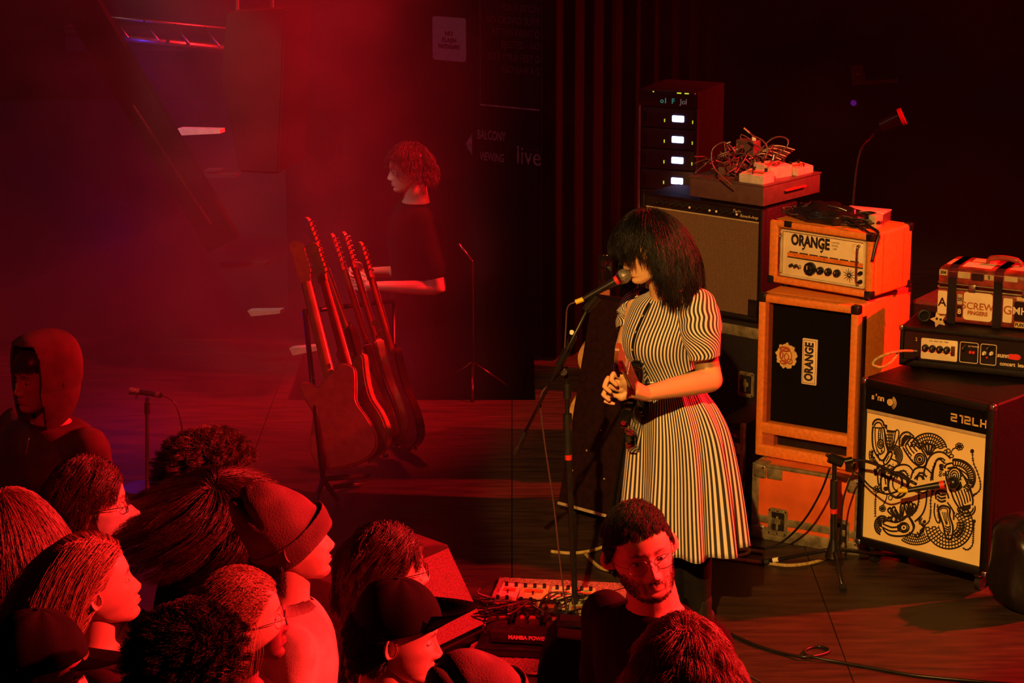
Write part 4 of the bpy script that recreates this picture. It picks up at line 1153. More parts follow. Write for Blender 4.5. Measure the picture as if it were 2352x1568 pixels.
for lo, hi in (((0, 0, 0), (0.018, 0.035, H_)), ((W_ - 0.022, 0, 0), (W_, 0.035, H_)), ((0, 0.0004, H_ - 0.012), (W_, 0.035, H_)), ((0, 0.0004, 0), (W_, 0.035, 0.02))):
    box('front_frame', lo, hi, M['black_tolex'], fa, 0.004)
cp = box('control_panel', (0.018, 0.012, H_ - 0.062), (W_ - 0.022, 0.03, H_ - 0.012), M['black_plastic'], fa)
box('trim_strip', (0.018, 0.010, H_ - 0.068), (W_ - 0.022, 0.03, H_ - 0.062), M['cream_dark'], fa)
box('trim_strip', (0.018, 0.010, H_ - 0.014), (W_ - 0.022, 0.03, H_ - 0.011), M['cream_dark'], fa)
box('grille_cloth', (0.018, 0.016, 0.02), (W_ - 0.022, 0.03, H_ - 0.068), M['weave'], fa)
box('badge_plate', (W_ - 0.075, 0.012, 0.02), (W_ - 0.022, 0.017, 0.095), M['black_plastic'], fa)
for k in range(13):
    x_ = 0.09 + k * 0.037
    bright = k in (5, 8, 9, 12)
    kk = knob(fa, x_, H_ - 0.038, 0.010, M['black_plastic'], 0.012, 0.016, False)
    if bright: cyl('knob_cap', (x_, -0.006, H_ - 0.038), (x_, -0.003, H_ - 0.038), 0.0055, M['pearl'], kk, n=12)
    else: cyl('knob_cap', (x_, -0.006, H_ - 0.038), (x_, -0.003, H_ - 0.038), 0.002, M['steel'], kk, n=8)
text('lettering', 'Twin', 0.022, M['cream_dark'], cp, loc=(W_ - 0.150, 0.0115, H_ - 0.028), bold=0.0003, shear=0.4)
text('lettering', 'Reverb-Amp', 0.019, M['cream_dark'], cp, loc=(W_ - 0.082, 0.0115, H_ - 0.045), bold=0.0003, shear=0.4)
# ---- pedal box on top, with its pedals and tangle
PZ = 0.738 + H_ + 0.001
pb = thing('pedal_box', 'dark box with slotted drawer on top of the combo amplifier, lit red at its side', 'box', (fr.x - f.x * 0.40 - bk.x * 0.0, fr.y - f.y * 0.40, PZ), -YF)
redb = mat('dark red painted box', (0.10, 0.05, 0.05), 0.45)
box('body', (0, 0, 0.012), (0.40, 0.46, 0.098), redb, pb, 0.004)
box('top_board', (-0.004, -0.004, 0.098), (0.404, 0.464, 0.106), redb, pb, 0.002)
box('drawer_slot', (0.398, 0.17, 0.045), (0.4025, 0.32, 0.058), M['black_plastic'], pb); box('drawer_lip', (0.399, 0.17, 0.058), (0.412, 0.33, 0.064), M['red_tape'], pb)
for x in (0.04, 0.36):
    for y in (0.05, 0.41): cyl('foot', (x, y, 0.0), (x, y, 0.014), 0.015, M['black_rubber'], pb)
PBT = PZ + 0.106
def on_box(x, y, z=0.0):
    return Vector((pb.location.x, pb.location.y, PBT + z)) + f * x + bk * y
paint = mat('light painted metal', (0.62, 0.52, 0.48), 0.35)
def pedal(name, label, cat, loc, rz, w, d, h, m, group=None, knobs=2, tilt=0.012, big=False):
    t_ = thing(name, label, cat, loc, rz, group)
    bm = bmesh.new()
    vs = [bm.verts.new(p) for p in ((-w/2, -d/2, 0.0), (w/2, -d/2, 0.0), (w/2, d/2, 0.0), (-w/2, d/2, 0.0), (-w/2, -d/2, h - tilt), (w/2, -d/2, h - tilt), (w/2, d/2, h), (-w/2, d/2, h))]
    for q in ((3, 2, 1, 0), (4, 5, 6, 7), (0, 1, 5, 4), (1, 2, 6, 5), (2, 3, 7, 6), (3, 0, 4, 7)): bm.faces.new([vs[i] for i in q])
    bmesh.ops.bevel(bm, geom=bm.edges[:], offset=0.003, segments=2, affect='EDGES')
    autosmooth(from_bm('body', bm, m, t_))
    for k in range(knobs):
        x_ = (k + 0.5) / knobs * w - w / 2
        cyl('knob', (x_, d * 0.28, h - tilt * 0.3), (x_, d * 0.28, h + 0.012), min(0.007, w / knobs * 0.4), M['black_plastic'], t_, n=12)
    cyl('foot_switch', (0, -d * 0.3, h - tilt), (0, -d * 0.3, h - tilt * 0.6 + 0.012), 0.006, M['chrome'], t_, n=12)
    box('label_plate', (-w * 0.32, -d * 0.12, h - tilt * 0.6), (w * 0.32, d * 0.1, h - tilt * 0.35 + 0.0016), M['orange_inner'], t_)
    return t_
pedal('effects_pedal', 'red lit pedal at front corner of the pedal box above the combo amplifier', 'pedal', on_box(0.325, 0.055), -YF, 0.13, 0.09, 0.05, paint)
pedal('effects_pedal', 'two knob pedal at back corner of the pedal box', 'pedal', on_box(0.345, 0.36), -YF + 1.57, 0.13, 0.08, 0.045, paint)
pedal('effects_pedal', 'pedal beneath the ribbon cables at the middle of the pedal box', 'pedal', on_box(0.30, 0.22), -YF + 1.4, 0.14, 0.11, 0.065, paint)
pedal('effects_pedal', 'dark pedal under the cable tangle at left of the pedal box', 'pedal', on_box(0.13, 0.16), -YF + 0.3, 0.12, 0.10, 0.05, redb)
ps = thing('power_supply', 'upright power supply brick standing in the cable tangle', 'adapter', on_box(0.15, 0.24), -YF)
box('body', (-0.05, -0.03, 0.0), (0.05, 0.03, 0.15), redb, ps, 0.006); cyl('plug', (0.03, 0, 0.148), (0.03, 0, 0.165), 0.01, M['pearl'], ps)
for k, lab in enumerate(('large loop of black cable rising left over the pedal box', 'cable loop rising right over the pedal box', 'tangle of patch cables piled on the pedal box',
                         'stray cable end sticking up from the tangle on the pedal box')):
    c_ = thing('patch_cable', lab, 'cable', on_box(0.18, 0.2))
    R_ = Matrix.Rotation(0, 3, 'Z')
    def W2(u, v, d=10.55): return P(u, v, d) - Vector(c_.location)
    gl = M['cable_gloss']
    if k == 0:
        tube('jacket', [W2(1680, 425), W2(1640, 385), W2(1636, 345), W2(1660, 327), W2(1678, 335), W2(1688, 350)], 0.0035, gl, c_, 8, 8)
        cyl('plug', W2(1668, 330, 10.54), W2(1678, 326, 10.54), 0.006, M['steel'], c_)
    elif k == 1:
        tube('jacket', [W2(1742, 350, 10.6), W2(1768, 322, 10.6), W2(1790, 314, 10.6), W2(1808, 320, 10.6), W2(1808, 335, 10.6), W2(1790, 352, 10.6), W2(1775, 368, 10.6)], 0.0035, gl, c_, 8, 8)
        cyl('plug', W2(1775, 368, 10.6), W2(1778, 356, 10.6), 0.006, M['steel'], c_)
    elif k == 3:
        tube('jacket', [W2(1712, 298), W2(1730, 312), W2(1750, 322), W2(1762, 340), W2(1758, 365)], 0.004, gl, c_, 8, 8)
        cyl('plug', W2(1708, 294), W2(1722, 306), 0.006, M['steel'], c_)
    else:
        rr = random.Random(5)
        for q in range(34):
            x_, y_ = rr.uniform(0.02, 0.30), rr.uniform(0.04, 0.34)
            pts = []
            for s_ in range(5):
                w_ = on_box(x_ + rr.uniform(-0.07, 0.07), y_ + rr.uniform(-0.07, 0.07), rr.uniform(0.01, 0.15) * (1.15 - abs(x_ - 0.16) / 0.2)) - Vector(c_.location)
                pts.append(w_)
            tube('jacket', pts, 0.0032, gl, c_, 6, 6)
            if q % 3 == 0: cyl('plug', pts[-1], pts[-1] + Vector((rr.uniform(-1, 1), rr.uniform(-1, 1), rr.uniform(-0.3, 1))).normalized() * 0.03, 0.006, M['steel'], c_, n=10)
rb = thing('ribbon_cable', 'fan of flat cables spilling over the pedals on the pedal box', 'cable', on_box(0.26, 0.2, 0.07))
for k in range(7):
    q0 = on_box(0.16, 0.20 + 0.012 * k, 0.055 + 0.003 * k); q1 = on_box(0.24, 0.22 + 0.016 * k, 0.098 + 0.004 * k); q2 = on_box(0.33, 0.24 + 0.018 * k, 0.078 + 0.005 * k)
    tube('strand', [p - Vector(rb.location) for p in (q0, q1, q2)], 0.003, M['cable_gloss'] if k % 2 else paint, rb, 6, 6)

# ---- cables and bag lying on the orange head
ORIG = Vector(oh.location); fo = Vector((math.cos(math.radians(40)), -math.sin(math.radians(40)), 0)); bo = Vector((math.sin(math.radians(40)), math.cos(math.radians(40)), 0))
def on_head(x, y, z=0.0): return ORIG + fo * x + bo * y + Vector((0, 0, 0.268 + z))
bag = thing('cable_bag', 'black soft bag slumped on top of the orange amplifier head', 'bag', on_head(0.2, 0.14), -math.radians(40))
bm = bmesh.new(); bmesh.ops.create_icosphere(bm, subdivisions=4, radius=1)
for v in bm.verts:
    n_ = mnoise.noise(v.co * 2.5) * 0.2 + mnoise.noise(v.co * 6) * 0.08
    v.co = Vector((v.co.x * 0.17 * (1 + n_), v.co.y * 0.10 * (1 + n_), max(-0.0, 0.005 + (v.co.z + 0.25) * 0.052 * (1 + 1.6 * n_))))
from_bm('cloth', bm, mat('black nylon', (0.012, 0.010, 0.010), 0.3, bump=0.5, scale=20), bag, smooth=True)
tube('zip', [(-0.1, -0.05, 0.053), (-0.03, -0.03, 0.068), (0.05, -0.02, 0.066), (0.1, 0.0, 0.05)], 0.0035, M['steel'], bag, 6, 6)
for lab, sx_, n_, seed in (('coil of black cable hanging over the front right of the orange head', 0.33, 7, 3), ('coiled black cable at the left end of the orange head', 0.10, 5, 8)):
    cc = thing('cable_coil', lab, 'cable', on_head(sx_, 0.14), -math.radians(40))
    rr = random.Random(seed)
    for k in range(n_):
        pts = [((0.10 + rr.uniform(-0.02, 0.02)) * math.cos(a_) * 1.1, (0.055 + rr.uniform(-0.015, 0.02)) * math.sin(a_), 0.006 + 0.006 * k + 0.006 * math.sin(a_ * 2 + k)) for a_ in np.linspace(0, 2 * PI, 10, endpoint=False)]
        tube('loop', pts, 0.0042, M['cable_gloss'] if k % 2 else M['cable'], cc, 6, 5, True)
    if seed == 3:
        box('tie', (0.085, -0.03, 0.0), (0.12, 0.03, 0.055), M['cream_dark'], cc, 0.004)
        tube('lead', [(-0.03, -0.05, 0.04), (0.06, -0.09, 0.03), (0.12, -0.125, 0.012), (0.155, -0.148, 0.010)], 0.005, M['cable'], cc, 8, 6)
        cyl('plug', (0.13, -0.13, 0.012), (0.175, -0.16, 0.006), 0.0065, M['steel'], cc)
        tube('lead', [(0.05, -0.02, 0.03), (0.12, -0.07, 0.015), (0.178, -0.10, 0.0), (0.181, -0.125, -0.05), (0.179, -0.145, -0.11)], 0.007, M['cable'], cc, 8, 6)
bk_ = thing('notebook', 'flat red lit case lying at the back of the orange head', 'case', on_head(0.32, 0.25), -math.radians(28))
box('cover', (-0.09, -0.05, 0.0), (0.09, 0.05, 0.045), redb, bk_, 0.003); box('lip', (-0.092, -0.052, 0.040), (0.092, 0.052, 0.046), paint, bk_, 0.001)

# ---- box behind the orange cabinet, lit red
rcab = thing('speaker_cabinet', 'red lit speaker cabinet corner behind the orange cabinet and the black head', 'speaker', (P(2098, 690, 10.35).x, P(2098, 690, 10.35).y, 0), -math.radians(33))
box('body', (0, 0, 0.02), (0.36, 0.30, 0.915), M['black_tolex'], rcab, 0.01)
box('front_board', (0.03, -0.004, 0.06), (0.33, 0.002, 0.88), M['grille_black'], rcab)
box('top_cover', (-0.002, -0.002, 0.905), (0.362, 0.302, 0.920), redb, rcab, 0.003)
for x in (0.05, 0.31):
    for y in (0.05, 0.25): cyl('foot', (x, y, 0.0), (x, y, 0.022), 0.02, M['black_rubber'], rcab)
# ---- slim rack between the singer and the orange case
rk = thing('rack_case', 'slim rack case of patched units left of the orange flight case', 'case', F(1700, 1236, 0.0) + Vector((-0.10, 0.18, 0)), -Y1)
box('body', (0, 0.02, 0.003), (0.13, 0.40, 0.46), M['black_tolex'], rk, 0.003)
for x_ in (0.0, 0.115): box('edge_rail', (x_, 0.005, 0.0), (x_ + 0.018, 0.03, 0.465), M['case_metal'], rk, 0.002)
for k in range(7):
    z_ = 0.04 + 0.058 * k
    u_ = box('rack_unit', (0.018, 0.008, z_), (0.115, 0.022, z_ + 0.05), M['case_metal'] if k in (3, 5) else M['black_plastic'], rk, 0.001)
    for q in range(3): cyl('knob', (0.035 + 0.03 * q, 0.0, z_ + 0.025), (0.035 + 0.03 * q, 0.01, z_ + 0.025), 0.008, M['pearl'] if (k in (1, 2) and q == 2) else M['steel'], u_, n=12)
# ---- tall rack with lit displays
kb = P(1467, 204, 12.0)
tk = thing('equipment_rack', 'tall black wireless rack with four glowing blue-white displays', 'rack', (kb.x, kb.y, 0), -math.radians(24))
W_, H_ = 0.315, kb.z
box('body', (0, 0.02, 0.003), (W_, 0.4, H_), mat('very dark rack', (0.004, 0.003, 0.003), 0.8, spec=0.08), tk, 0.004)
for x_ in (0.0, W_ - 0.014): box('rack_rail', (x_, 0.0, 0.0), (x_ + 0.014, 0.03, H_ - 0.07), M['steel'] if x_ == 0 else M['black_metal'], tk, 0.002)
ur = 48 * 12.0 / FPX
for k in range(9):
    z1_ = H_ - 0.09 - ur * k
    u_ = box('receiver', (0.018, 0.006, z1_ - ur + 0.008), (W_ - 0.018, 0.03, z1_), mat('rack unit face', (0.02, 0.009, 0.012), 0.5), tk, 0.002)
    if k < 4:
        prism('display', rrect(0.180, z1_ - ur * 0.62, 0.242, z1_ - ur * 0.62 + 0.032, 0.005), 0.0, 0.008, M['led_white'], u_, 0.001)
        box('led', (0.137, 0.002, z1_ - ur * 0.66), (0.141, 0.008, z1_ - ur * 0.66 + 0.016), M['led_green'], u_)
        box('led', (0.286, 0.002, z1_ - ur * 0.66), (0.290, 0.008, z1_ - ur * 0.66 + 0.016), M['led_green'], u_)
    for q in range(2): box('handle', (0.024 + q * 0.004, -0.008, z1_ - ur * 0.75), (0.028 + q * 0.004, 0.008, z1_ - ur * 0.25), M['black_metal'], u_)
tp = box('top_unit', (0.0, 0.0, H_ - 0.085), (W_, 0.03, H_), M['black_plastic'], tk, 0.002)
for x_, w_ in ((0.076, 0.006), (0.205, 0.022), (0.245, 0.022)): box('led', (x_, -0.003, H_ - 0.012), (x_ + w_, 0.001, H_ - 0.006), M['led_green'], tp)
cyl('led', (0.30, -0.004, H_ - 0.008), (0.30, 0.001, H_ - 0.008), 0.004, M['pearl'], tp, n=10)
for x_, s_, m_ in ((0.135, 'o1', 'led_teal'), (0.185, 'F', 'led_teal'), (0.24, 'Jol', 'led_dim')): text('readout', s_, 0.036, M[m_], tp, loc=(x_, -0.002, H_ - 0.052), bold=0.001)

# ---- tilted dark combo left of the singer, and the tan guitar body behind it
tc_ = thing('bass_cabinet', 'large dark tilted-back amplifier with pale bottom piping, left of the singer', 'speaker', F(1281, 1158, 0.045), -math.radians(42))
tc_.rotation_euler = (math.radians(-14), 0, -math.radians(42)); tc_.rotation_mode = 'XYZ'
dkg = mat('dark oxblood grille cloth', (0.020, 0.007, 0.006), 0.8, spec=0.1, var=0.2, scale=40, bump=0.5, bscale=500)
box('body', (0, 0.02, 0.0), (0.31, 0.26, 0.93), M['black_tolex'], tc_, 0.012)
box('grille_cloth', (0.0, 0.0, 0.012), (0.29, 0.03, 0.91), dkg, tc_, 0.004)
box('piping', (0.0, -0.006, 0.0), (0.31, 0.012, 0.014), M['cream_dark'], tc_, 0.004)
box('piping', (0.29, -0.003, 0.01), (0.298, 0.012, 0.92), M['black_plastic'], tc_, 0.002)
for k in range(4):
    for x_ in (0.12 + 0.0 * k,): cyl('rivet', (0.05 + 0.06 * k, -0.003, 0.16 + 0.1 * (k % 3)), (0.05 + 0.06 * k, 0.001, 0.16 + 0.1 * (k % 3)), 0.004, M['cream_dark'], tc_, n=8)
for x_ in (0.05, 0.26):
    tube('tilt_leg', [(x_, 0.255, 0.45), (x_, 0.41, -0.02)], 0.008, M['steel'], tc_, 8)
    cyl('foot', (x_, 0.05, -0.03), (x_, 0.05, 0.002), 0.02, M['black_rubber'], tc_)
# ================================================================== people: bodies, heads, hair, clothes
def cub(z, xs, ys):
    """smooth interpolation through knots (xs ascending)"""
    xs = np.asarray(xs, float); ys = np.asarray(ys, float)
    d = np.gradient(ys, xs)
    z = np.clip(z, xs[0], xs[-1])
    i = np.clip(np.searchsorted(xs, z) - 1, 0, len(xs) - 2)
    h = xs[i + 1] - xs[i]; t = (z - xs[i]) / h
    return ((2 * t**3 - 3 * t**2 + 1) * ys[i] + (t**3 - 2 * t**2 + t) * h * d[i] + (-2 * t**3 + 3 * t**2) * ys[i + 1] + (t**3 - t**2) * h * d[i + 1])
def gs(x, s): return np.exp(-(x / s) ** 2)
def head_geo(nose=1.0, jaw=1.0, cheek=1.0, beard=0.0, brow=1.0, lips=1.0, fem=0.0, nz=76, nt=120):
    s = np.linspace(0, 1, nz)
    zt = 0.127; zb = -0.1165
    z = (zt + zb) / 2 - (zt - zb) / 2 * np.cos(PI * s)
    tt = np.linspace(0, 1, nt, endpoint=False)
    # more columns towards the face
    T = 2 * PI * (tt - 0.12 * np.sin(2 * PI * tt) / 1.0)
    Z, TH = np.meshgrid(z, T, indexing='ij')
    up = Z >= 0.03
    q = np.clip((Z - 0.03) / 0.097, 0, 1); el = np.sqrt(np.clip(1 - q ** 2.25, 0, 1))
    zk = [-0.1165, -0.112, -0.105, -0.095, -0.08, -0.06, -0.04, -0.02, 0.0, 0.03]
    w = cub(Z, zk, [0.008, 0.021, 0.033 * jaw, 0.0445 * jaw, 0.0545 * jaw, 0.0625 * jaw, 0.068, 0.0725, 0.0755, 0.077])
    yf = cub(Z, [-0.1165, -0.110, -0.10, -0.085, -0.07, -0.055, -0.04, -0.02, 0.0, 0.015, 0.03], [-0.058, -0.073, -0.0795, -0.081, -0.085, -0.087, -0.088, -0.0885, -0.088, -0.0905, -0.094])
    yb = cub(Z, [-0.1165, -0.105, -0.095, -0.08, -0.06, -0.04, -0.02, 0.0, 0.03], [-0.052, -0.030, 0.0, 0.035, 0.058, 0.078, 0.090, 0.097, 0.100])
    ym = cub(Z, [-0.1165, -0.10, -0.08, -0.05, 0.0, 0.03], [-0.055, -0.035, -0.012, 0.004, 0.012, 0.012])
    w = np.where(up, 0.077 * el, w); yf = np.where(up, 0.012 - 0.106 * el, yf); yb = np.where(up, 0.012 + 0.088 * el, yb); ym = np.where(up, 0.012, ym)
    sn, cs = np.sin(TH), np.cos(TH)
    X = w * np.sign(sn) * np.abs(sn) ** 0.88
    Y = np.where(cs > 0, ym - (ym - yf) * np.abs(cs) ** 0.92, ym + (yb - ym) * np.abs(cs) ** 0.95)
    fr = np.clip(-(Y - 0.0) / 0.05, 0, 1)      # only features on the face side
    ax = np.abs(X)
    D = np.zeros_like(X)
    ridge = cub(Z, [-0.07, -0.056, -0.050, -0.043, -0.036, -0.025, -0.010, 0.004, 0.016, 0.03], [0, 0, 0.006, 0.0185, 0.0235, 0.0185, 0.0115, 0.0060, 0.002, 0]) * nose
    sig = cub(Z, [-0.06, -0.045, -0.036, -0.02, 0.0, 0.02], [0.015, 0.0125, 0.0115, 0.0088, 0.0075, 0.010])
    D += ridge * np.exp(-np.abs(X / sig) ** 2.4)
    D += 0.0085 * nose * gs(ax - 0.0125, 0.0065) * gs(Z + 0.0425, 0.0070)
    D -= 0.004 * gs(ax - 0.0075, 0.0035) * gs(Z + 0.0500, 0.0030)
    D -= 0.0125 * gs(ax - 0.031, 0.0165) * gs(Z - 0.002, 0.0115)
    D -= 0.0045 * gs(ax - 0.016, 0.007) * gs(Z - 0.006, 0.012)
    D += 0.0075 * gs(ax - 0.0315, 0.0125) * gs(Z - 0.0005, 0.0068)           # closed or lowered lids
    D -= 0.0022 * gs(ax - 0.0315, 0.013) * gs(Z + 0.0045, 0.0016)
    D -= 0.0020 * gs(ax - 0.0315, 0.013) * gs(Z - 0.0090, 0.0018)
    D += 0.0050 * brow * gs(ax - 0.027, 0.019) * gs(Z - 0.0215, 0.0075) * (1 - 0.5 * fem)
    D += 0.0030 * brow * gs(X, 0.016) * gs(Z - 0.024, 0.010) * (1 - 0.5 * fem)
    D += 0.0050 * cheek * gs(ax - 0.045, 0.018) * gs(Z + 0.022, 0.017)
    D -= 0.0030 * gs(ax - 0.026, 0.006) * gs(Z + 0.056, 0.014)
    D += 0.0065 * gs(X, 0.024) * gs(Z + 0.068, 0.017)
    D += 0.0048 * lips * gs(X, 0.019) * gs(Z + 0.0635, 0.0042)
    D += 0.0058 * lips * gs(X, 0.016) * gs(Z + 0.0742, 0.0048)
    D -= 0.0045 * gs(X, 0.022) * gs(Z + 0.0685, 0.0018)
    D -= 0.0030 * gs(X, 0.0030) * gs(Z + 0.0570, 0.0045)
    D -= 0.0040 * gs(X, 0.020) * gs(Z + 0.0835, 0.0055)
    D += 0.0062 * gs(X, 0.020) * gs(Z + 0.100, 0.0120)
    D -= 0.0040 * gs(ax - 0.072, 0.012) * gs(Z - 0.02, 0.03) * 0.6
    Y = Y - D * fr
    X = X + np.sign(X) * 0.003 * nose * gs(ax - 0.013, 0.008) * gs(Z + 0.043, 0.007) * fr
    V = np.stack([X.ravel(), Y.ravel(), Z.ravel()], 1)
    tint = np.ones((V.shape[0], 3))
    x, y, zz = V[:, 0], V[:, 1], V[:, 2]
    ff = fr.ravel()
    lipm = np.clip(gs(x, 0.021) ** 1.2 * (gs(zz + 0.0690, 0.0090)) * 1.5 - 0.35, 0, 1) * ff
    tint *= (1 - lipm[:, None] * np.array([0.25, 0.52, 0.5]))
    bm_ = np.clip(gs(np.abs(x) - 0.030, 0.0175) * gs(zz - 0.0225 - 0.003 * gs(np.abs(x) - 0.03, 0.01), 0.0042) * 2.4 - 0.7, 0, 1) * ff
    tint *= (1 - bm_[:, None] * 0.82)
    em = np.clip(gs(np.abs(x) - 0.0315, 0.0145) * gs(zz + 0.0040, 0.0024) * 2 - 0.7, 0, 1) * ff
    tint *= (1 - em[:, None] * 0.85)
    if beard > 0:
        nn = np.array([mnoise.noise(Vector(v * 60)) for v in V]) * 0.25
        side = np.clip((-0.030 - zz - 0.9 * np.clip(0.062 - np.abs(x), 0, 1)) / 0.014, 0, 1) * np.clip((np.abs(x) - 0.036) / 0.014, 0, 1)
        chin = np.clip((-0.089 - zz) / 0.008, 0, 1)
        mous = np.clip(gs(x, 0.026) * gs(zz + 0.0575 + 0.15 * np.abs(x), 0.0055) * 2.4 - 0.6, 0, 1)
        corner = gs(np.abs(x) - 0.026, 0.006) * gs(zz + 0.070, 0.014)
        m_ = np.clip(np.maximum.reduce([side, chin, mous, corner]) * (y < 0.03) + nn * (side + chin > 0.1), 0, 1) * beard * np.clip((0.012 - y) / 0.03, 0, 1)
        m_ *= (1 - lipm * 0.6)
        tint *= (1 - m_[:, None] * np.array([0.90, 0.93, 0.93]))
    Fc = []
    for i in range(nz - 1):
        for j in range(nt):
            k = (j + 1) % nt
            Fc.append((i * nt + j, i * nt + k, (i + 1) * nt + k, (i + 1) * nt + j))
    # grid: column index is the angle, faces wound outward
    Fc = [f[::-1] for f in Fc]
    Fc.append(tuple(range(nt))); Fc.append(tuple((nz - 1) * nt + k for k in range(nt))[::-1])
    return V, Fc, tint
def ear_geo(side):
    """a shallow shell with rim and lobe"""
    nr, na = 5, 20
    V, Fc = [], []
    for sgn in (1,):
        for i in range(nr):
            r = i / (nr - 1)
            for j in range(na):
                a = 2 * PI * j / na
                R = 0.018 * (1 + 0.28 * math.sin(a) + 0.05 * math.cos(2 * a))
                y = R * r * math.cos(a) * 0.85 + 0.004
                z = R * r * math.sin(a) * 1.45
                x = 0.006 + 0.0065 * (r ** 3) - 0.006 * (1 - r) + 0.014 * max(0, math.cos(a)) * r
                V.append((x * side, y, z))
        base = len(V)
        for j in range(na):
            a = 2 * PI * j / na
            R = 0.0195 * (1 + 0.28 * math.sin(a)); V.append(((0.004 + 0.010 * max(0, math.cos(a))) * side, R * math.cos(a) * 0.87 + 0.004, R * math.sin(a) * 1.45))
        for j in range(na):
            a = 2 * PI * j / na
            V.append((-0.008 * side, 0.010 * math.cos(a), 0.02 * math.sin(a)))
    rings = nr + 2
    for i in range(rings - 1):
        for j in range(na):
            k = (j + 1) % na
            f = (i * na + j, (i + 1) * na + j, (i + 1) * na + k, i * na + k)
            Fc.append(f if side > 0 else f[::-1])
    return np.array(V), Fc
def icos(c, r, sub=2):
    bm = bmesh.new(); bmesh.ops.create_icosphere(bm, subdivisions=sub, radius=1.0)
    V = np.array([v.co[:] for v in bm.verts]) * np.array(r) + np.array(c); Fc = [tuple(v.index for v in f.verts) for f in bm.faces]; bm.free()
    return V, Fc
class Acc:
    def __init__(s): s.V, s.F, s.T, s.n = [], [], [], 0
    def add(s, V, Fc, T=None, M_=None):
        V = np.asarray(V, float)
        if M_ is not None:
            A = np.array(M_); V = V @ A[:3, :3].T + A[:3, 3]
        s.V.append(V); s.F += [tuple(i + s.n for i in f) for f in Fc]
        s.T.append(np.ones((len(V), 3)) if T is None else T); s.n += len(V)
    def build(s, name, m, parent=None):
        me = bpy.data.meshes.new(name)
        V = np.concatenate(s.V)
        me.from_pydata(V.tolist(), [], s.F)
        at = me.color_attributes.new('tint', 'FLOAT_COLOR', 'POINT')
        T = np.concatenate(s.T); at.data.foreach_set('color', np.concatenate([T, np.ones((len(T), 1))], 1).ravel().astype(np.float32))
        me.validate()
        return link(name, me, m, parent, smooth=True)
def remesh_bm(bm, voxel, smooth=4, factor=0.5):
    me = bpy.data.meshes.new('tmp'); bmesh.ops.recalc_face_normals(bm, faces=bm.faces); bm.to_mesh(me); bm.free()
    o = bpy.data.objects.new('tmp', me); COL.objects.link(o)
    r = o.modifiers.new('r', 'REMESH'); r.mode = 'VOXEL'; r.voxel_size = voxel
    if smooth:
        s = o.modifiers.new('s', 'SMOOTH'); s.iterations = smooth; s.factor = factor
    dg = bpy.context.evaluated_depsgraph_get()
    m2 = bpy.data.meshes.new_from_object(o.evaluated_get(dg))
    bpy.data.objects.remove(o); bpy.data.meshes.remove(me)
    return m2
def mesh_np(me):
    V = np.empty(len(me.vertices) * 3); me.vertices.foreach_get('co', V); V = V.reshape(-1, 3)
    Fc = [tuple(p.vertices) for p in me.polygons]
    return V, Fc
def limb(bm, pts, rs, n=14):
    """tapered limb with round ends through joints"""
    P_ = [Vector(p) for p in pts]
    q, rr = [], []
    for i in range(len(P_) - 1):
        for k in range(4):
            t = k / 4; q.append(P_[i].lerp(P_[i + 1], t)); rr.append(rs[i] + (rs[i + 1] - rs[i]) * t)
    q.append(P_[-1]); rr.append(rs[-1])
    d0 = (q[0] - q[1]).normalized(); d1 = (q[-1] - q[-2]).normalized()
    q = [q[0] + d0 * rr[0] * 0.95, q[0] + d0 * rr[0] * 0.65] + q + [q[-1] + d1 * rr[-1] * 0.65, q[-1] + d1 * rr[-1] * 0.95]
    rr = [rr[0] * 0.3, rr[0] * 0.76] + rr + [rr[-1] * 0.76, rr[-1] * 0.3]
    add_tube(bm, q, rr, n)
def loft(bm, rings, n=28, power=2.3):
    """rings: (x, y, z, rx, ry[, yaw])"""
    R = []
    for rg in rings:
        x, y, z, rx, ry = rg[:5]; yw = rg[5] if len(rg) > 5 else 0
        ring = []
        for k in range(n):
            a = 2 * PI * k / n
            cx = math.copysign(abs(math.cos(a)) ** (2 / power), math.cos(a)) * rx; cy = math.copysign(abs(math.sin(a)) ** (2 / power), math.sin(a)) * ry
            ring.append(bm.verts.new((x + cx * math.cos(yw) - cy * math.sin(yw), y + cx * math.sin(yw) + cy * math.cos(yw), z)))
        R.append(ring)
    for a, b in zip(R, R[1:]):
        for k in range(n): bm.faces.new((a[k], a[(k + 1) % n], b[(k + 1) % n], b[k]))
    bm.faces.new(R[0][::-1]); bm.faces.new(R[-1])
